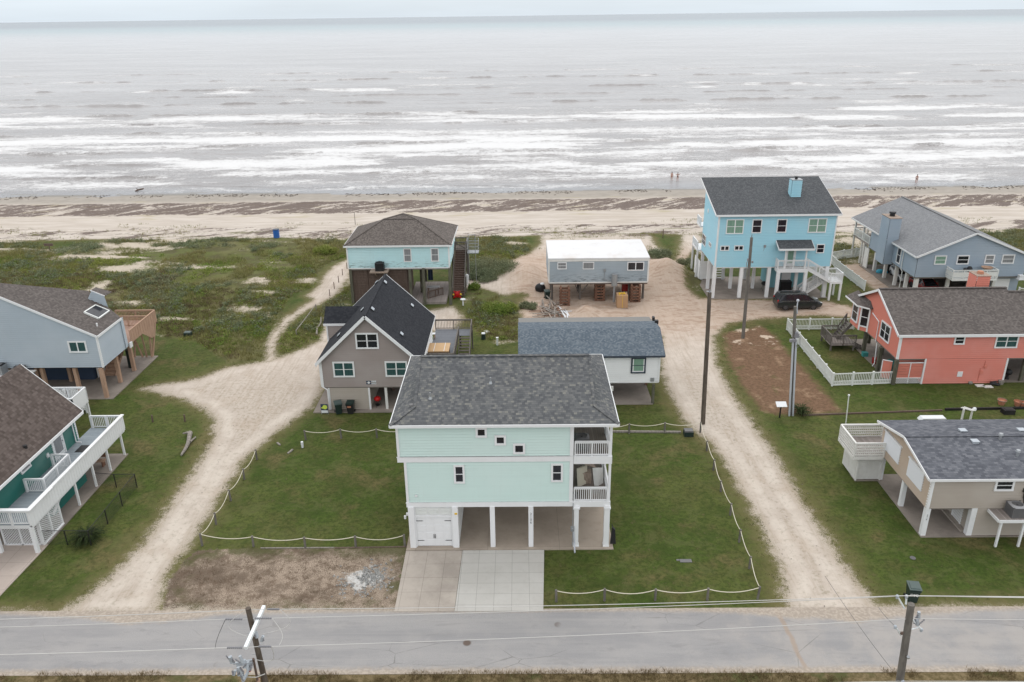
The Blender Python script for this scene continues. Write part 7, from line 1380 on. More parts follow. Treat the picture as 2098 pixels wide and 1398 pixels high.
MB().box((kx1-.1, kyb-.12, z0), (kx1+.06, kyb+.05, 4.3)).build('corner_trim', M['white'], H)
g = roof_pt(51.5, 916, lambda x, y: kez+(ke-x)*rs_, 6.); MB().cyl((g.x, g.y, g.z-.1), (g.x, g.y, g.z+.12), .14, .14, 10).build('roof_vent', M['black'], H)
door(H, ('x', kx1, 1), 48.6, 50.05, z0+.02, 4.25, True, 'glass_grey'); window(H, ('x', kx1, 1), 44.9, 46.0, 3.35, 4.2, cols=1, rows=2, gl='glass_grey', tw=.12)
MB().tube([(kx1+.12, 51.3, 4.2), (kx1+.12, 51.3, 2.2), (kx1+.5, 51.3, 2.15)], .045, 6).build('downspout', M['white'], H)
MB().cbox((kx1+.08, 47.9, 2.9), (.1, .22, .3)).build('wall_lamp', M['white'], H)
DX = -30.42; kz = 2.12
MB().box((kx1+.03, 41.1, kz-.06), (DX, 53.6, kz)).build('deck', M['deckgrey'], H)
sp = MB().box((DX, 41.1, kz-.2), (DX+.05, 53.65, kz+.98))
for i in range(42): yy = 41.2+i*.3; sp.box((DX+.05, yy, kz-.2), (DX+.065, yy+.03, kz+.98))
sp.build('side_panel', M['white'], H)
MB().box((DX-.1, 41.0, kz+.98), (DX+.14, 53.75, kz+1.06)).box((DX-.06, 41.0, kz+1.06), (DX+.24, 43.6, kz+1.1)).box((-34, 40.96, kz+1.0), (DX+.2, 41.25, kz+1.09)).build('rail_cap', M['white'], H)
rl = MB(); railing(rl, (kx1+.2, 53.6, kz), (DX, 53.6, kz), 1.0, .13, 1.2, .14); rl.build('railing', M['white'], H); rl = MB(); railing(rl, (-35, 41.08, kz), (DX, 41.08, kz), 1.0, .13, 1.2, .12); rl.build('railing', M['white'], H)
rl = MB(); railing(rl, (-32.75, 44.75, kz), (-31.5, 44.75, kz), 1., .13, 1.2, .12); railing(rl, (-31.5, 44.75, kz), (-31.5, 47.9, kz), 1., .13, 1.5, .12); railing(rl, (-31.5, 47.9, kz), (-32.7, 47.9, kz), 1., .13, 1.2, .12); rl.build('stair_railing', M['white'], H)
stairs(MB(), (-32.1, 47.8, kz-.1), (-32.1, 44.9, .3), 1.1, 9, (1, 0, 0)).build('stairs', M['white'], H)
MB().box((DX-.1, 41.1, kz-.32), (DX, 53.6, kz-.06)).box((-35, 41.1, kz-.32), (DX, 41.2, kz-.06)).build('deck_beam', M['white'], H)
for yy in (53.0, 50.75, 48.6, 46.25): post(H, DX-.06, yy, 0, kz-.2, .13)
post(H, DX-.07, 41.1, 0, kz-.2, .22); post(H, -32.8, 41.1, 0, kz-.2, .2)
MB().siding([(-31.6, 45, .05), (-31.6, 49.4, .05), (-31.6, 49.4, 1.9), (-31.6, 45, 1.9)], (1, 0, 0)).siding([(-31.6, 45, .05), (-34, 45, .05), (-34, 45, 1.9), (-31.6, 45, 1.9)], (0, -1, 0)).siding([(-31.6, 49.4, .05), (-34, 49.4, .05), (-34, 49.4, 1.9), (-31.6, 49.4, 1.9)], (0, 1, 0)).build('ground_wall', M['teal'], H)
lt = lattice(MB(), -32.95, -30.62, .12, 1.72, 41.85, .12, .035); 
for xx in (-32.98, -31.85, -30.62): lt.box((xx-.05, 41.8, .05), (xx+.05, 41.88, 1.8))
lt.box((-32.98, 41.8, .05), (-30.6, 41.88, .14)); lt.build('lattice_panel', M['white'], H)
lt = lattice(MB(), 41.85, 44.1, .12, 1.72, -30.5, .12, .035, 'y')
for yy in (41.85, 42.95, 44.1): lt.box((-30.55, yy-.05, .05), (-30.46, yy+.05, 1.85))
lt.box((-30.55, 41.85, .05), (-30.4, 44.1, .14)); lt.build('lattice_panel', M['white'], H)
slab_poly(H, -40, 41.9, -30.3, 53.2)
sheet('driveway', [(-45, 34.9+.6), (-30.5, 35.9), (-30.3, 41.4), (-30.3, 41.9), (-45, 41.9)], .05, 'driveK')
# small far balcony with stair
bx0_, bx1_, by0_, by1_ = -38.5, -35.55, 56.2, 58.3
MB().box((bx0_, by0_, kz+.1), (bx1_, by1_, kz+.18)).box((bx0_, 51.8, kz+.1), (-36.8, by0_, kz+.18)).build('back_deck', M['deckgrey'], H)
sp = MB().box((bx1_, by0_, kz-.1), (bx1_+.05, by1_, kz+1.15)).box((-37.2, by0_-.05, kz-.1), (bx1_+.05, by0_, kz+1.15)); sp.build('side_panel', M['white'], H)
rl = MB(); railing(rl, (bx0_, by1_, kz+.18), (bx1_, by1_, kz+.18), 1., .13, 1.5, .1); railing(rl, (bx1_, by0_, kz+.18), (bx1_, by1_, kz+.18), 1., 5, 3, .1); railing(rl, (-37.2, by0_, kz+.18), (bx1_, by0_, kz+.18), 1., .13, 1.5, .1)
railing(rl, (-38.2, by1_, kz+.18), (-38.5, 60.2, .9), 1., .16, 1.); railing(rl, (-37.0, by1_, kz+.18), (-37.0, 60.2, .9), 1., .16, 1.); rl.build('railing', M['white'], H)
for xx in (-38.5, -37.0): MB().beam((xx, 60.2, 0), (xx, 60.2, 2.15), .13, .13).cbox((xx, 60.2, 2.15), (.2, .2, .12)).build('newel_post', M['white'], H)
stairs(MB(), (-37.7, by1_, kz+.1), (-37.7, 60.6, .2), 1.3, 9, (1, 0, 0)).build('stairs', M['white'], H)
post(H, bx1_-.05, by1_-.1, 0, kz, .14)
solo(MB().box((-32.3, 45.6+4.3, kz), (-31.6, 46.9+4.0, kz+.02)), 'door_mat', M['black'], 'black door mat on the grey deck of the green house', 'mat', (-32.0, 50.3, kz))
t = thing('bench', 'reddish wooden bench on the concrete under the green house deck', 'bench', (-32.0, 51.4, .07)); MB().cbox((-32.0, 51.4, .5), (1.7, .45, .06)).build('seat', M['tannew'], t); MB().beam((-32.85, 51.65, .85), (-31.15, 51.65, .85), .04, .3).build('backrest', M['redwood'], t)
for s in (-.7, .7): MB().cbox((-32.0+s, 51.4, .07), (.07, .4, .43)).build('leg', M['redwood'], t)

# ================================================================ rope fences
def rope_fence(label, runs, lean=.0):
    P = [[G(*p) for p in r] for r in runs]; c = P[0][0]; t = thing('rope_fence', label, 'fence', (c.x, c.y, 0), 'rope and post fences')
    rs = np.random.default_rng(len(label)); done = []
    for r in P:
        tops = []
        for p in r:
            z = hz(p.x, p.y); q = next((d for d in done if (d[0]-p).length < .3), None)
            if q: tops.append(q[1]); continue
            tp = Vector((p.x+rs.normal(0, .03), p.y+rs.normal(0, .03), z+.88+rs.normal(0, .03))); MB().cyl((p.x, p.y, z-.2), tp, .075, .07, 8).build('post', M['polegrey'], t); done.append((p, tp)); tops.append(tp)
        for a, b in zip(tops, tops[1:]):
            m = MB(); pts = []; sag = rs.uniform(.2, .3)*min(1, (b-a).length/2.2)
            for k in range(9): s = k/8; p = a.lerp(b, s); pts.append(p-Vector((0, 0, .06+sag*4*s*(1-s))))
            m.tube(pts, .024, 6); m.build('rope', M['rope'], t)
    return t
rope_fence('weathered post fence with pale rope round the left lawn of the mint house', [[(830, 1119.5), (728.9, 1120.6), (625.8, 1123), (519.5, 1120), (414.5, 1118.5), (442.8, 1074.6), (473.4, 1026.4), (500.9, 982.5), (526.5, 942)]])
rope_fence('short rope and post run behind the left lawn of the mint house', [[(626.9, 901.4), (699.3, 898.5), (772.7, 897), (846, 896)]])
rope_fence('rope and post fence enclosing the right lawn of the mint house', [[(1140, 1233), (1238.5, 1231), (1342, 1230), (1449, 1230), (1552, 1227), (1535, 1165), (1514, 1111), (1496, 1055.6), (1477, 1007.7), (1461.3, 963.8), (1448, 923.8), (1434.5, 886), (1361.5, 887), (1288.8, 889), (1216, 890)]])
def groundbeam(label, a, b, mat='driftwood', w=.16, h=.14, name='edging_timber', cat='timber', group=None):
    p, q = G(*a), G(*b); return solo(MB().beam(p+Vector((0, 0, h/2)), q+Vector((0, 0, h/2)), w, h), name, M[mat], label, cat, p, group)
groundbeam('long bleached timber lying under the rope behind the right lawn', (1255, 886), (1395, 887))
groundbeam('thin timber edging between left lawn and gravel patch', (534, 1124), (685, 1123), 'driftwood', .06, .06)
groundbeam('low timber edging against the gravel, running up to the carport slab', (686, 1123.5), (834, 1121), 'slatbrown', .06, .05)
groundbeam('thin timber edging behind the bare brown patch and lawn', (1645, 852), (1930, 842), 'slatbrown', .1, .12)
groundbeam('dark timber edging beyond the tan house roof, by the flower pots', (1936, 841), (2110, 838), 'black', .14, .2)
# black chain-link fence
C = [(-30.55, 48.76), (-29.03, 48.54), (-27.54, 48.53), (-27.53, 46.21), (-27.53, 44.11), (-27.5, 41.82), (-29.03, 41.86), (-30.45, 41.85)]
t = thing('chain_link_fence', 'low black chain-link fence on the grass beside the green house', 'fence', (-27.5, 45, 0))
for x, y in C[1:-1]: MB().cyl((x, y, -.1), (x, y, 1.12), .035, .035, 8).build('post', M['black'], t)
m = MB()
for a, b in zip(C, C[1:]): m.tube([(a[0], a[1], 1.1), (b[0], b[1], 1.1)], .02, 6)
m.build('top_rail', M['black'], t); m = MB()
for a, b in zip(C, C[1:]):
    a, b = Vector((*a, 0)), Vector((*b, 0)); L = (b-a).length; d = (b-a)/L; k = -1.05
    while k < L:
        for s in (0, 1):
            u0, u1 = max(k, 0), min(k+1.05, L)
            if u1 > u0:
                za, zb = (u0-k, u1-k) if not s else (1.05-(u0-k), 1.05-(u1-k)); m.beam(a+d*u0+Vector((0, 0, .03+za)), a+d*u1+Vector((0, 0, .03+zb)), .006, .006)
        k += .13
m.build('wire_mesh', M['black'], t)
# white vinyl fences
def vinyl_fence(label, pts, h=1.2, solid=False, sp=2.0, bal=.15):
    pts = [Vector((p[0], p[1], 0)) for p in pts]; t = thing('picket_fence', label, 'fence', pts[0], 'white vinyl fences')
    for a, b in zip(pts, pts[1:]):
        L = (b-a).length; d = (b-a)/L; n = max(1, round(L/sp)); U = Vector((0, 0, 1))
        for i in range(n+1):
            if i == 0 and a is not pts[0]: continue
            p = a+d*(L*i/n); MB().beam(p-U*.1, p+U*(h+.06), .13, .13, d).beam(p+U*(h+.06), p+U*(h+.1), .17, .17, d).build('post', M['vinyl'], t)
        m = MB()
        for zz, w in ((h-.03, .09), (.45, .06), (.1, .09)): m.beam(a+U*zz, b+U*zz, .05, w)
        k = round(L/bal)
        for i in range(1, k): p = a+d*(L*i/k); m.beam(p+U*.1, p+U*(h-.03), .03, .085, d) if 0 else m.beam(p+U*.1, p+U*(h-.03), .07, .025, d)
        k2 = round(L/.11)
        for zz in (.18, .27, .36): m.beam(a+U*zz, b+U*zz, .02, .035)
        m.build('picket_panel', M['vinyl'], t)
    return t
vinyl_fence('white picket fence enclosing the yard of the coral house', [(33.07, 64.62), (27.63, 64.25), (27.86, 77.86), (34.8, 77.87)])
vinyl_fence('long white picket fence between the sky blue and grey blue houses', [G(1770, 596), G(1718, 556), G(1702, 540)])
vinyl_fence('white picket fence behind the sky blue house, meeting the grey blue house', [G(1701, 535), G(1752, 527), G(1772, 524)])
vinyl_fence('white picket fence at the far right corner of the grey blue house', [(57.2, 87.2), (60.5, 86.2)])
# small sand-path posts
rs = np.random.default_rng(4)
for i, (px, py) in enumerate(((711, 551), (702, 564), (694, 579), (685, 592), (676, 607))):
    g = G(px, py); z = hz(g.x, g.y); o = solo(MB().cyl((g.x, g.y, z-.2), (g.x, g.y, z+.85), .05, .045, 8), 'path_post', M['slatbrown'], ['farthest', 'second', 'middle', 'fourth', 'nearest'][i]+' thin dark post of the row beside the sandy trail', 'post', (g.x, g.y, z), 'posts beside the sandy trail')
for i, (px, py) in enumerate(((313, 865), (379, 864))):
    g = G(px, py); solo(MB().cyl((g.x, g.y, -.1), (g.x+.03, g.y, .65), .07, .06, 8), 'stake', M['slatbrown'], ('short stub post on the grass, the one farther from the sand track', 'short stub post on the grass, the one nearer the sand track')[i], 'post', (g.x, g.y, 0), 'stub posts on the left grass')

# ================================================================ utility poles and wires
def pole(label, base, topx, r=.15, mat='pole', extra=None):
    """base px, top px (measured on the same vertical plane)"""
    b = G(*base) if not isinstance(base, Vector) else base; q = VY(topx[0], topx[1], b.y); t = thing('utility_pole', label, 'utility pole', (b.x, b.y, 0), 'wooden utility poles')
    d = (Vector(b)-q).normalized(); MB().tube([b+d*.5, b, b.lerp(q, .5), q], [r*1.1, r*1.08, r*.98, r*.85], 14).build('pole', M[mat], t); return t, b, q
t, b, q = pole('tall dark wooden pole at the corner of the rope fence by the sand lane', (1440, 868), (1454, 600), .17, 'pole'); MB().cyl(q, q+Vector((0, 0, .25)), .06, .04, 8).build('insulator', M['insul'], t); MB().beam(q+Vector((-.25, 0, .12)), q+Vector((.1, 0, .1)), .05, .05).build('bracket', M['conduit'], t); PA = q
t, b, q = pole('weathered wooden pole on bare ground in front of the sky blue house', (1522, 693), (1540, 487), .16, 'polegrey'); MB().cyl(q, q+Vector((0, 0, .3)), .05, .04, 8).build('insulator', M['insul'], t)
s_ = b.lerp(q, .74); MB().tube([s_+Vector((-.15, -.15, .8)), s_+Vector((-.35, -.2, .2)), s_+Vector((-.3, -.2, -.4)), s_+Vector((-.1, -.18, -.3))], .03, 6).cbox(s_+Vector((.25, -.1, .2)), (.15, .15, .2)).cbox(s_+Vector((-.2, -.1, .4)), (.15, .15, .25)).build('meter_loop', M['insul'], t)
t, b, q = pole('pole with two pale conduits rising from the bare brown patch', (1619, 850), (1629.5, 628), .14, 'polegrey'); MB().tube([q+Vector((.2, -.05, -.6)), q+Vector((.12, -.05, 0)), q+Vector((.12, -.05, .45))], .05, 8).ball(q+Vector((.12, -.05, .5)), .12, 8, 6).build('riser_cap', M['conduit'], t)
cq = b.lerp(q, .72)
for s in (-.14, .16): MB().tube([b+Vector((s, -.2, -.1)), cq+Vector((s*.8, -.2, 0))], .075, 10).build('conduit', M['conduit'], t)
MB().cbox(cq+Vector((-.15, -.3, -.2)), (.5, .25, .2)).cbox(cq+Vector((.1, -.3, .15)), (.3, .2, .35)).ball(cq+Vector((.05, -.3, .55)), .14, 8, 6).tube([cq+Vector((.1, -.3, .5)), cq+Vector((.35, -.35, .2)), cq+Vector((.45, -.3, -.5)), cq+Vector((.3, -.3, -.7)), cq+Vector((.15, -.3, -.5))], .025, 6).build('junction_box', M['insul'], t)
# roadside pole, left
b = VY(543.5, 1398, 25.3); b2 = VY(508, 1246, 25.3); dd = (b2-b).normalized(); base = b-dd*(b.z/dd.z)
t = thing('utility_pole', 'dark roadside pole with a white crossarm and dead-end insulators, bottom left', 'utility pole', (base.x, base.y, 0), 'wooden utility poles')
MB().tube([base-dd*.5, base, base.lerp(b2, .5), b2], [.145, .142, .125, .105], 16).build('pole', M['pole'], t)
az = 8.55; A, B = G(541, 1243, az), G(503, 1328, az); MB().beam(A, B, .13, .13).build('crossarm', M['fibre'], t); PL = b2
def strings(mb, p, q, n=8, r=.05):
    for i in range(n): c = p.lerp(q, (i+.5)/n); d = (q-p).normalized(); mb.cyl(c-d*.022, c+d*.022, r, r*.6, 10)
    mb.tube([p, q], .014, 6); return mb
PH = []
for (pl, pr, wl, wr, z) in (((470, 1249), (503, 1248), None, None, 9.0),): pass
W_ = []
for i, (xl0, xl1, xr0, xr1, py0, py1, z) in enumerate(((480, 500, 548, 573, 1250, 1248.5, 9.05), (462, 497, 522, 557, 1269, 1267, 8.65), (465, 497, 530, 556, 1327.5, 1325, 8.65))):
    a, b_, c, d = G(xl0, py0, z), G(xl1, py0, z), G(xr0, py1, z), G(xr1, py1, z)
    if i: MB_ = strings(MB(), a, b_); MB_.build('insulator_string', M['insul'], t)
    strings(MB(), c, d).build('insulator_string', M['insul'], t); MB().tube([b_, c], .012, 5).build('tie', M['wire'], t); W_.append((a if i else b_, d))
def jumper(pts, r=.012, mat='wire'): MB().tube(pts, r, 6).build('jumper_wire', M[mat], t)
def arc(p, q, out, n=10): return [p.lerp(q, k/n)+Vector(out)*math.sin(math.pi*k/n) for k in range(n+1)]
a, d = W_[0]; jumper(arc(Vector(b2)+Vector((-.1, 0, -.15)), G(508, 1305, 8.0), (-.75, 0, -.1))); jumper(arc(d, G(535, 1300, 8.0), (.75, 0, -.15)))
a, d = W_[1]; jumper(arc(a, G(441, 1330, 7.6), (-.15, 0, -.2)), mat='wiredark'); jumper(arc(d, G(572, 1322, 8.0), (.25, 0, -.1)))
a, d = W_[2]; jumper(arc(d, G(525, 1352, 7.0), (.3, 0, -.35))); jumper([G(543, 1381, 6.3), G(525, 1388, 6.2), G(495, 1387, 6.2)], .018)
# cut-outs and arrester cluster
def cluster(c, n, seed, mat='xfmr', sp=.4):
    rs = np.random.default_rng(seed); m = MB(); k = MB()
    for i in range(n):
        p = Vector(c)+Vector((rs.uniform(-sp, sp), rs.uniform(-sp*.6, sp*.6), rs.uniform(-.25, .25))); m.cyl(p, p+Vector((rs.uniform(-.1, .1), rs.uniform(-.1, .1), rs.uniform(.18, .38))), .075, .06, 10)
        q_ = p+Vector((rs.uniform(-.15, .15), -.05, .05)); strings(k, q_, q_+Vector((rs.uniform(-.2, .2), 0, rs.uniform(.15, .3))), 4, .04)
    m.build('arrester', M[mat], t); k.build('insulator_string', M['insul'], t)
cluster(G(533, 1311, 8.0)+Vector((0, .05, 0)), 2, 1, sp=.16); cluster(G(505, 1362, 6.9), 4, 2, sp=.22); cluster(G(480, 1358, 7.0), 2, 3, sp=.12); cluster(G(487, 1388, 6.1), 4, 4, sp=.25)
MB().beam(G(478, 1360, 6.8), G(522, 1352, 6.8), .07, .07).beam(G(500, 1392, 6.2), G(516, 1362, 6.7), .12, .06).beam(G(484, 1364, 6.7), G(520, 1358, 6.7), .08, .05).build('equipment_bracket', M['xfmr'], t)
MB().cyl(G(512, 1374, 6.5), G(511, 1370, 6.75), .06, .06, 8).build('fuse_tag', M['red'], t)
MB().tube([G(519, 1350, 7.), G(527, 1390, 5.8), G(529, 1420, 5.)], .05, 8).build('riser_pipe', M['slatbrown'], t); MB().tube([G(529, 1392, 5.7), G(532, 1440, 4.5)], .09, 8).build('riser_sleeve', M['tannew'], t)
for k in range(6): p = base.lerp(b2, .62+k*.06); s = 1 if k % 2 else -1; MB().cyl(p, p+Vector((s*.3, 0, 0)), .012, .012, 6).build('step_bolt', M['metal'], t)
# roadside pole, right
b = VY(1843, 1398, 25.2); b2 = VY(1867, 1238, 25.2); dd = (b2-b).normalized(); base = b-dd*(b.z/dd.z)
t = thing('utility_pole', 'grey roadside pole with white bracket arms in front of the green bin', 'utility pole', (base.x, base.y, 0), 'wooden utility poles')
MB().tube([base-dd*.5, base, base.lerp(b2, .5), b2], [.17, .168, .155, .135], 16).build('pole', M['polegrey'], t); PR = b2
def arm(p, q, side=True): MB().tube([p, q], .035, 8).build('bracket_arm', M['fibre'], t); MB().ball(q, .07, 10, 6).cyl(q-Vector((0, 0, .1)), q, .05, .05, 10).build('insulator', M['xfmr'], t)
py_ = 25.2
arm(VY(1853, 1247, py_), VY(1838.5, 1222, py_-.05)); arm(VY(1856, 1238, py_), VY(1857.5, 1222, py_)); arm(VY(1846, 1302, py_), VY(1834.5, 1284, py_-.1)); arm(VY(1864, 1264, py_), VY(1888, 1290, py_+.1))
cluster(VY(1880, 1275, py_+.05), 3, 7, sp=.14); MB().tube([VY(1866, 1290, py_), VY(1882, 1286, py_)], .03, 6).build('bracket_arm', M['fibre'], t)
MB().cbox(VY(1847, 1300, py_-.2), (.1, .06, .12)).build('bracket_plate', M['slatbrown'], t); MB().cyl(VY(1861, 1348, py_-.2), VY(1861, 1346, py_-.25), .06, .06, 8).build('pole_tag', M['metal'], t); MB().tube([VY(1853, 1395, py_-.2), VY(1846, 1398, py_-.2)], .05, 8).build('guy_attachment', M['xfmr'], t)
def wire(label, pts, r=.013, sag=0., mat='wire', n=14):
    P_ = []
    for a, b in zip(pts, pts[1:]):
        a, b = Vector(a), Vector(b)
        for k in range(n): s = k/n; P_.append(a.lerp(b, s)-Vector((0, 0, sag*4*s*(1-s))))
    P_.append(Vector(pts[-1])); m = MB().tube(P_, r, 6); return solo(m, 'power_line', M[mat], label, 'power line', P_[0], 'overhead wires along the road')
def off(px, py, z): return G(px, py, z)
wire('highest wire running left from the dark roadside pole', [G(-60, 1271, 9.0), W_[0][0]], sag=.03)
wire('middle wire running left from the dark roadside pole', [G(-60, 1287, 8.6), W_[1][0]], sag=.03)
wire('lowest wire running left from the dark roadside pole', [G(-60, 1343, 8.6), W_[2][0]], .017, .03)
ra, rb, rc = VY(1838.5, 1221, py_-.05), VY(1857.5, 1221, py_), VY(1866, 1268, py_)
wire('wire between the roadside poles that ends at the far bracket arm', [W_[0][1], ra], sag=.12); wire('wire between the roadside poles that ends at the pole-top bracket', [W_[1][1], rb], sag=.10); wire('lower wire between the two roadside poles, crossing low over the asphalt', [W_[2][1], rc], sag=.12)
wire('paired upper wire running right from the grey roadside pole', [ra, VY(1897, 1221.5, py_), G(2160, 1226, rb.z)], .016); wire('thicker upper wire running right from the grey roadside pole', [rb, G(2160, 1224, rb.z)], .02)
wire('lower wire running right from the grey roadside pole', [rc, G(2160, 1271, rc.z)])
wire('lowest wire along the very bottom right of the view', [G(1690, 1399.5, 7), VY(1846, 1396, py_-.2), G(2160, 1397, 6.)], .014)
wire('thin service cable crossing the road diagonally to the grey pole', [G(1715, 1225, 0.4) if 0 else VY(1690, 1180, 30), VY(1828, 1373, py_)], .010, .1, 'wiredark')
wire('short dark cable falling diagonally to the left bracket insulator', [VY(1800, 1245, 28), VY(1834, 1283, py_-.1)], .010, .05, 'wiredark')

# ================================================================ vehicles
def car(label, cat, x, y, z, ang, prof, paintm, glassm='glass_dark', van=False):
    t = thing('minivan' if van else 'parked_car', label, cat, (0, 0, 0)); L = prof['L']; Wd = prof['W']; st = prof['st']
    def ring(s): xx, zb, zs, zt, w, wt = s; return [(xx, -w*.90, zb), (xx, -w, zb+.16), (xx, -w*1.0, zs-.18), (xx, -w*.955, zs), (xx, 0, zs+.02), (xx, w*.955, zs), (xx, w, zs-.18), (xx, w, zb+.16), (xx, w*.90, zb)]
    m = MB(); vs = [p for s in st for p in ring(s)]; k = 9; n = len(st); fs = [(i*k+j, (i+1)*k+j, (i+1)*k+(j+1) % k, i*k+(j+1) % k) for i in range(n-1) for j in range(k)]+[tuple(range(k)), tuple((n-1)*k+j for j in range(k-1, -1, -1))]
    m.add(vs, fs); m.build('body', M[paintm], t, smooth=False)
    cab = prof['cab']; m = MB()
    def cr(s): xx, zl, zh, wl, wh = s; return [(xx, -wl, zl), (xx, -wh, zh), (xx, wh, zh), (xx, wl, zl)]
    vs = [p for s in cab for p in cr(s)]; n = len(cab); fs = [(i*4+j, (i+1)*4+j, (i+1)*4+(j+1) % 4, i*4+(j+1) % 4) for i in range(n-1) for j in range(4)]+[(0, 1, 2, 3), ((n-1)*4+3, (n-1)*4+2, (n-1)*4+1, (n-1)*4)]
    m.add(vs, fs); m.build('window_glass', M[glassm], t)
    m = MB(); rfp = [s for s in cab if s[2]-s[1] > .3]
    vs = []; 
    for s in rfp: xx, zl, zh, wl, wh = s; vs += [(xx, -wh-.02, zh-.03), (xx, -wh*.8, zh+.035), (xx, 0, zh+.055), (xx, wh*.8, zh+.035), (xx, wh+.02, zh-.03)]
    n = len(rfp); fs = [(i*5+j, (i+1)*5+j, (i+1)*5+j+1, i*5+j+1) for i in range(n-1) for j in range(4)]; m.add(vs, fs); m.build('roof_panel', M[paintm], t, smooth=True)
    m = MB()
    for (xa, xb) in prof['pillars']:
        for s in (-1, 1): m.beam((xa[0], s*(xa[2]+.012), xa[1]), (xb[0], s*(xb[2]+.012), xb[1]), .09, .035, (0, 1, 0))
    m.build('pillar', M[paintm], t)
    for wx in prof['wheels']:
        for s in (-1, 1):
            yy = s*(Wd/2-.09); w = MB().cyl((wx, yy-.11, .34), (wx, yy+.11, .34), .34, .34, 20).build('wheel', M['tyre'], t); MB().cyl((wx, yy+s*.105, .34), (wx, yy+s*.125, .34), .22, .2, 16).build('rim', M['rim'], w)
    f, r_ = prof['f'], prof['r']
    for s in (-1, 1):
        MB().ball((f[0], s*f[1], f[2]), .14, 10, 6, (1.3, .9, .55)).build('headlight', M['lamp'], t); MB().box((r_[0], s*r_[1]-.1, r_[2]-.16), (r_[0]+.14, s*r_[1]+.1, r_[2]+.16)).build('tail_light', M['redlamp'], t)
    if van: 
        for s in (-1, 1): MB().beam((-1.7, s*.62, 1.80), (.5, s*.62, 1.82), .04, .035).build('roof_rail', M['chrome'], t)
    m = MB()
    for s in (-1, 1): m.beam((prof['belt'][0], s*(Wd/2-.02), prof['belt'][2]), (prof['belt'][1], s*(Wd/2-.02), prof['belt'][3]), .02, .03)
    m.build('belt_trim', M['chrome'], t)
    for s in (-1, 1): MB().ball((prof['mir'], s*(Wd/2+.05), 1.1), .1, 8, 6, (.6, 1, .8)).build('mirror', M[paintm], t)
    t.location = (x, y, z); t.rotation_euler = (0, 0, ang); return t
VAN = dict(L=5.1, W=1.95, st=[(-2.52, .42, 1.02, 0, .84, 0), (-2.45, .3, 1.08, 0, .93, 0), (-2.0, .24, 1.10, 0, .975, 0), (-1.2, .22, 1.08, 0, .975, 0), (.6, .22, 1.05, 0, .975, 0), (1.35, .22, 1.04, 0, .97, 0), (1.9, .25, .96, 0, .95, 0), (2.35, .3, .82, 0, .88, 0), (2.55, .4, .68, 0, .74, 0)],
 cab=[(-2.42, 1.06, 1.12, .86, .74), (-2.2, 1.08, 1.68, .90, .72), (-1.6, 1.08, 1.76, .92, .74), (.3, 1.05, 1.76, .92, .74), (.75, 1.04, 1.66, .92, .72), (1.7, 1.0, 1.06, .86, .74)],
 pillars=[((-2.38, 1.1, .88), (-2.1, 1.68, .75)), ((-.75, 1.06, .92), (-.75, 1.74, .75)), ((.28, 1.06, .92), (.1, 1.74, .75)), ((1.62, 1.04, .87), (.75, 1.66, .72))], wheels=(-1.6, 1.5), f=(2.33, .70, .78), r=(-2.5, .78, 1.0), belt=(-2.1, 1.5, 1.1, 1.06), mir=1.1)
SED = dict(L=4.5, W=1.82, st=[(-2.22, .42, .85, 0, .72, 0), (-2.1, .3, .95, 0, .85, 0), (-1.5, .22, .98, 0, .91, 0), (.6, .2, .93, 0, .91, 0), (1.3, .22, .86, 0, .9, 0), (1.9, .26, .72, 0, .84, 0), (2.2, .36, .6, 0, .68, 0)],
 cab=[(-2.0, .93, 1.0, .74, .6), (-1.35, .96, 1.38, .82, .62), (-.5, .95, 1.47, .84, .64), (.2, .94, 1.44, .84, .63), (1.15, .88, .92, .78, .66)],
 pillars=[((-1.95, .96, .78), (-1.35, 1.37, .63)), ((-.35, .95, .85), (-.4, 1.45, .65)), ((1.1, .92, .8), (.2, 1.43, .64))], wheels=(-1.35, 1.38), f=(2.0, .62, .64), r=(-2.2, .66, .84), belt=(-1.9, 1.0, .98, .93), mir=.75)
car('black minivan parked on the sand below the sky blue house stair', 'minivan', 31.05, 84.55, .06, R(.5), VAN, 'carblack', van=True)
car('white car parked between the white posts under the grey blue house', 'car', 47.2, 94.6, .07, R(-96), SED, 'carwhite')
car('dark red car in the shade under the near corner of the grey blue house', 'car', 47.9, 90.0, .07, R(-84), SED, 'carred')

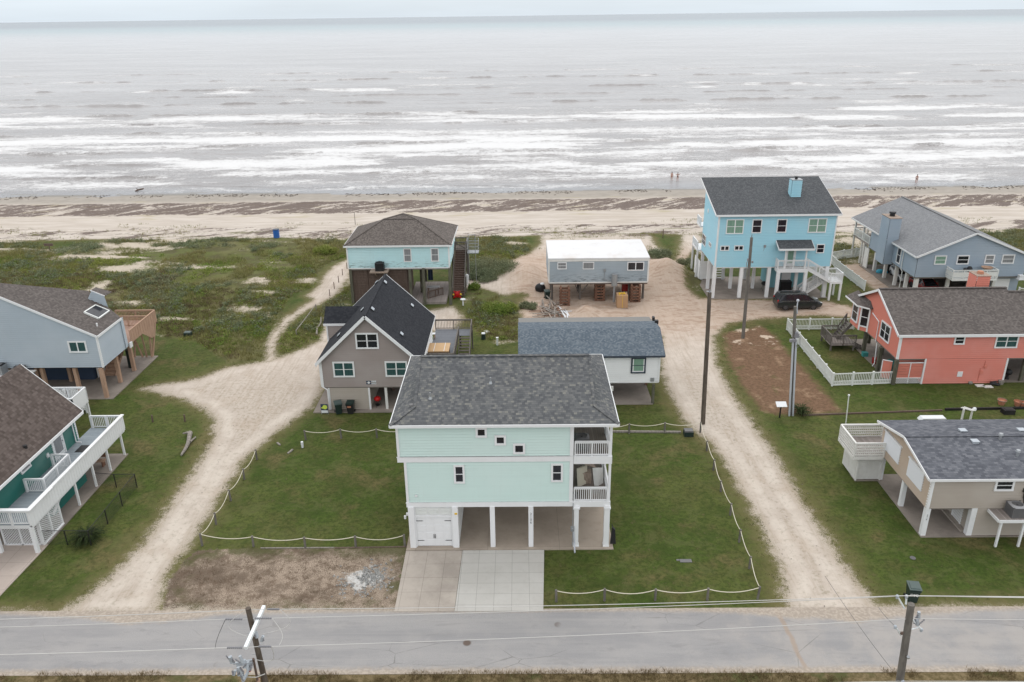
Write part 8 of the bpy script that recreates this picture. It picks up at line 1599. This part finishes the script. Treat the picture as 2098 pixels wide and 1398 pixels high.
# ================================================================ people on the beach
def person(label, px, py, heading, pose, hair='hair', suit='cloth_dark', h=1.7):
    g = G(px, py, SEAZ if py < 385 else 0); k = h/1.7; z0 = SEAZ-.12
    J = dict(pel=(0, 0, .95), che=(0, -.01, 1.28), nek=(0, 0, 1.45), hed=(0, .02, 1.62), hl=(.1, 0, .92), hr=(-.1, 0, .92), kl=(.12, .03, .5), kr=(-.1, -.02, .5), al=(.13, -.02, .08), ar=(-.12, -.04, .08), tl=(.14, .12, .03), tr=(-.13, .1, .03), sl=(.18, 0, 1.40), sr=(-.18, 0, 1.40))
    if pose == 'raised': J.update(el=(.34, .03, 1.18), wl=(.40, .12, 1.38), er=(-.34, 0, 1.25), wr=(-.40, .1, 1.52))
    else: J.update(el=(.25, -.02, 1.14), wl=(.25, .08, .92), er=(-.25, -.02, 1.14), wr=(-.24, .1, .92))
    J['fl'] = tuple(Vector(J['wl'])+(Vector(J['wl'])-Vector(J['el'])).normalized()*.16); J['fr'] = tuple(Vector(J['wr'])+(Vector(J['wr'])-Vector(J['er'])).normalized()*.16)
    names = list(J); E_ = [('pel', 'che'), ('che', 'nek'), ('nek', 'hed'), ('pel', 'hl'), ('pel', 'hr'), ('hl', 'kl'), ('hr', 'kr'), ('kl', 'al'), ('kr', 'ar'), ('al', 'tl'), ('ar', 'tr'), ('che', 'sl'), ('che', 'sr'), ('sl', 'el'), ('sr', 'er'), ('el', 'wl'), ('er', 'wr'), ('wl', 'fl'), ('wr', 'fr')]
    rad = dict(pel=.135, che=.135, nek=.055, hed=.105, hl=.10, hr=.10, kl=.065, kr=.065, al=.042, ar=.042, tl=.04, tr=.04, sl=.06, sr=.06, el=.042, er=.042, wl=.03, wr=.03, fl=.03, fr=.03)
    me = bpy.data.meshes.new('person'); me.from_pydata([tuple(Vector(J[n])*k) for n in names], [(names.index(a), names.index(b)) for a, b in E_], []); o = bpy.data.objects.new('person', me); COL.objects.link(o)
    sm = o.modifiers.new('skin', 'SKIN'); 
    for i, n in enumerate(names): me.skin_vertices[0].data[i].radius = (rad[n]*k, rad[n]*k)
    me.skin_vertices[0].data[0].use_root = True; ss = o.modifiers.new('sub', 'SUBSURF'); ss.levels = 2; ss.render_levels = 2
    bpy.context.view_layer.update(); dg = bpy.context.evaluated_depsgraph_get(); m2 = bpy.data.meshes.new_from_object(o.evaluated_get(dg)); o.modifiers.clear(); o.data = m2; m2.materials.clear(); m2.materials.append(M['skin'])
    m2.polygons.foreach_set('use_smooth', np.ones(len(m2.polygons), bool)); o.location = (g.x, g.y, z0); o.rotation_euler = (0, 0, heading); o['label'] = label; o['category'] = 'person'; o['group'] = 'people wading at the shoreline'
    def kid(mb, nm, mat): c = mb.build(nm, mat, None, smooth=True); c.parent = o; return c
    kid(MB().ball((0, -.01*k, 1.66*k), .115*k, 12, 8, (1, 1.05, .95)), 'hair', M[hair]); kid(MB().ball((0, 0, .93*k), .16*k, 12, 8, (1.15, .95, .75)), 'swim_shorts', M[suit]); kid(MB().ball((0, 0, 1.3*k), .15*k, 12, 8, (1.15, .95, .5)), 'swim_top', M[suit]); return o
person('person with arms down, left of the pair wading at the waterline', 1376, 369, R(185), 'down', suit='terra')
person('person with one arm raised, right of the pair wading at the waterline', 1388, 370.5, R(170), 'raised')
person('lone person standing in the shallows above the grey blue house', 1877, 375, R(150), 'down')

# ================================================================ small things about the place
g = G(567, 487); t = thing('beach_bin', 'bright blue barrel bin standing on the sand behind the dunes', 'rubbish bin', (g.x, g.y, hz(g.x, g.y))); z = hz(g.x, g.y); MB().cyl((g.x, g.y, z), (g.x, g.y, z+1.25), .46, .46, 18).build('barrel', M['bluepl'], t); MB().cyl((g.x, g.y, z+1.22), (g.x, g.y, z+1.28), .49, .49, 18).build('rim', M['sign_navy'], t)
g = G(103, 515); z = hz(g.x, g.y); t = thing('trail_sign', 'small brown wooden board sign on a post in the left dunes', 'sign', (g.x, g.y, z)); MB().box((g.x-.05, g.y-.05, z-.2), (g.x+.05, g.y+.05, z+.75)).build('post', M['slatbrown'], t); MB().box((g.x-.65, g.y-.12, z+.7), (g.x+.65, g.y-.06, z+1.1)).build('sign_board', M['slatbrown'], t)
g = G(1358, 488); z = hz(g.x, g.y); solo(MB().cyl((g.x, g.y, z-.2), (g.x, g.y, z+1.3), .07, .06, 8), 'marker_post', M['slatbrown'], 'thin wooden marker post alone on the sand right of the white roof', 'post', (g.x, g.y, z))
g = G(728, 460); z = hz(g.x, g.y); solo(MB().cyl((g.x, g.y, z-.2), (g.x, g.y, z+2.0), .05, .04, 8), 'marker_post', M['polegrey'], 'thin marker pole on the beach beyond the aqua house', 'post', (g.x, g.y, z))
g = G(286, 389); z = hz(g.x, g.y); solo(MB().tube([(g.x-.9, g.y, z+.1), (g.x-.2, g.y, z+.35), (g.x+.8, g.y, z+.55)], [.12, .16, .14], 8).tube([(g.x-.2, g.y, z+.3), (g.x-.6, g.y, z+.6)], .07, 6), 'driftwood_log', M['slatbrown'], 'dark driftwood log at the waterline, far left', 'log', (g.x, g.y, z))
P_ = [G(*p) for p in ((390, 890), (388, 902), (386, 912), (381, 922), (372, 936))]; solo(MB().tube([p+Vector((0, 0, .14)) for p in P_], [.2, .17, .15, .12, .08], 8).tube([P_[0]+Vector((-.1, -.1, .2)), P_[0]+Vector((-.35, -.5, .35))], [.12, .05], 7).tube([P_[1]+Vector((.4, .3, .1)), P_[1]+Vector((.35, -.6, .2))], [.06, .08], 6), 'driftwood_log', M['driftwood'], 'bleached driftwood log lying on the grass left of the sand track', 'log', P_[2])
P_ = [G(*p) for p in ((647, 688), (652, 676), (656, 666), (660, 655))]; solo(MB().tube([p+Vector((.1*(-1)**i, 0, .15+.05*i)) for i, p in enumerate(P_)], [.1, .09, .08, .05], 8), 'driftwood_log', M['driftwood'], 'curved grey branch leaning beside the taupe house wing', 'branch', P_[0])
P_ = [G(*p) for p in ((608, 690), (628, 664), (648, 636))]; solo(MB().tube([p+Vector((0, 0, .7)) for p in P_], [.05, .05, .04], 6).cyl(P_[0], P_[0]+Vector((0, 0, .75)), .06, .06, 6).cyl(P_[2], P_[2]+Vector((0, 0, .75)), .06, .06, 6), 'handrail', M['driftwood'], 'low grey pole rail beside the sandy trail entrance', 'rail', P_[0])
for a, b, lb in (((568, 908), (574, 913), 'short bleached stick on the grass near the rope gap'), ((590, 930), (600, 922), 'short sawn plank on the left lawn')): groundbeam(lb, a, b, 'driftwood', .14, .08, 'driftwood_stick', 'stick')
g = G(620, 917); solo(MB().cyl((g.x, g.y, 0), (g.x, g.y, .5), .09, .1, 10), 'marker_pipe', M['sign_white'], 'short white pipe stub standing on the left lawn', 'pipe', (g.x, g.y, 0))
g = G(1019, 707); solo(MB().box((g.x-.1, g.y-.1, 0), (g.x+.1, g.y+.1, .75)).box((g.x-.12, g.y-.12, .75), (g.x+.12, g.y+.12, .82)), 'utility_pedestal', M['vinyl'], 'slim white pedestal on the grass beside the slate blue roof', 'pedestal', (g.x, g.y, 0))
g = G(990.5, 695); t = thing('utility_pedestal', 'green round pedestal with a white cap on the grass behind', 'pedestal', (g.x, g.y, 0)); MB().cyl((g.x, g.y, 0), (g.x, g.y, .6), .24, .2, 14).build('body', M['bin'], t); MB().cyl((g.x, g.y, .6), (g.x, g.y, .68), .22, .2, 14).build('cap', M['sign_white'], t)
g = G(997, 681); solo(MB().cyl((g.x, g.y, 0), (g.x, g.y, .12), .35, .33, 16), 'septic_lid', M['vinyl'], 'low white round lid on the grass behind the green pedestal', 'lid', (g.x, g.y, 0))
for (px, py, lb) in ((386, 689, 'small grey-green utility cabinet on the grass by the dune edge'), (1410, 892, 'small dark green utility cabinet inside the right rope fence')):
    g = G(px, py); t = thing('utility_cabinet', lb, 'cabinet', (g.x, g.y, 0)); MB().cbox((g.x, g.y, 0), (.72, .6, .38)).build('body', M['bin'], t); MB().cbox((g.x, g.y, .38), (.66, .54, .12)).build('lid', M['binlid'] if px < 500 else M['acgrey'], t)
g = G(1597, 856); t = thing('info_sign', 'small white lectern sign on a dark post by the brown patch', 'sign', (g.x, g.y, 0)); MB().box((g.x-.05, g.y-.05, -.1), (g.x+.05, g.y+.05, 1.15)).build('post', M['black'], t); MB().beam((g.x-.42, g.y-.05, 1.25), (g.x+.42, g.y-.05, 1.25), .55, .05, (0, -.5, 1)).build('sign_board', M['sign_white'], t)
g = G(1405, 1150); solo(MB().box((g.x-.36, g.y-.14, -.05), (g.x+.36, g.y+.16, .035)).box((g.x-.55, g.y+.02, -.05), (g.x-.38, g.y+.16, .03)), 'meter_cover', M['acgrey'], 'flat grey meter cover set in the right lawn of the mint house', 'cover', (g.x, g.y, 0))
g = G(1870, 1144); solo(MB().cyl((g.x, g.y, -.03), (g.x, g.y, .04), .17, .17, 14), 'drain_cover', M['acgrey'], 'small round dark drain cap in the grass below the tan house', 'cover', (g.x, g.y, 0))
g = G(1703, 1222) if 0 else None
for i, (px, py, lb, r) in enumerate(((2051, 829, 'terracotta pot with pale rim standing alone on the lawn', .34), (2084, 832, 'brown terracotta pot, left of the pair near the right edge', .3), (2096, 834, 'pale terracotta pot at the very right edge', .3))):
    g = G(px, py); t = thing('plant_pot', lb, 'pot', (g.x, g.y, 0), 'terracotta pots behind the tan house'); MB().cyl((g.x, g.y, 0), (g.x, g.y, .42), r*.65, r, 18, cap=False).cyl((g.x, g.y, 0), (g.x, g.y, .32), r*.6, r*.85, 18).build('pot', M['terra'], t); MB().cyl((g.x, g.y, .40), (g.x, g.y, .47), r*1.1, r*1.1, 18, cap=False).build('rim', M['scrap'] if i != 1 else M['terra'], t)
g = G(2064, 847); solo(MB().cbox((g.x, g.y, 0), (.9, .6, .4)).cbox((g.x, g.y, .4), (.6, .4, .03)), 'storage_box', M['black'], 'low black box behind the tan house roof', 'box', (g.x, g.y, 0))
g = G(1979, 860); t = thing('fish_cleaning_stand', 'white slatted timber stand with a round float behind the tan roof', 'stand', (g.x, g.y, 0))
for s in (-.35, .35): MB().box((g.x+s-.06, g.y-.06, 0), (g.x+s+.06, g.y+.06, .95)).build('leg', M['white_old'], t)
for k in range(3): MB().beam((g.x-.5+.12*k, g.y+.2, 1.0+.03*k), (g.x+.25+.12*k, g.y-.2, .9), .09, .05).build('slat', M['white_old'], t)
MB().ball((g.x+.5, g.y, .95), .16, 10, 6).build('float', M['sign_white'], t)
g = G(1912, 874); solo(MB().box((g.x-1.0, g.y-.05, 0), (g.x-.95, g.y+.05, .5)).box((g.x+.95, g.y-.05, 0), (g.x+1., g.y+.05, .5)).prism([(g.x-1.1, g.y, .45), (g.x+1.1, g.y, .45), (g.x+.9, g.y, .7), (g.x-.9, g.y, .7)], (0, .6, 0)), 'boat_hull', M['sign_white'], 'white upturned hull on trestles just behind the tan roof ridge', 'boat', (g.x, g.y, 0))
# litter and shells on the road and grass
rs = np.random.default_rng(21)
x = rs.uniform(-40, 40, 500); y = rs.uniform(31, 60, 500); ms, mv, mb_, mg = masks(x, y); k = (ms > -.8) & ~((x > -8) & (x < 6) & (y > 34.5)); x, y = x[k], y[k]
tri_object('pebbles', leaf_tris(x, y, height(x, y)+.01, np.full(len(x), .03), np.full(len(x), .02), 5, .05), M['driftwood'], 'stuff')
g0_, g1_ = 0, 0
x = rs.uniform(-27, -8.5, 1500); y = rs.uniform(36, 41, 1500); ms, mv, mb_, mg = masks(x, y); k = (mg > .1) & (fbm(x/1.6, y/1.2, 3, 33) > .5); x, y = x[k], y[k]
tri_object('dead_grass', grass_tris(x, y, height(x, y), rs.uniform(.03, .10, len(x)), rs.uniform(.08, .25, len(x)), 9, .012, 1.2), M['leaf_brown'], 'stuff')
g = G(1866, 1100)

x = rs.normal(-9.45, .8, 500); y = rs.normal(38.5, .7, 500); k = (fbm(x*1.3, y*1.7, 3, 44) > .45) & (x < -7.6)
M['chalk'] = leafmat('pale_rubble', (.50, .50, .49), (.42, .42, .42), (.62, .62, .6)); tri_object('pale_rubble', leaf_tris(x[k], y[k], height(x[k], y[k]), np.full(k.sum(), .06), np.full(k.sum(), .035), 12, .07), M['chalk'], 'stuff')
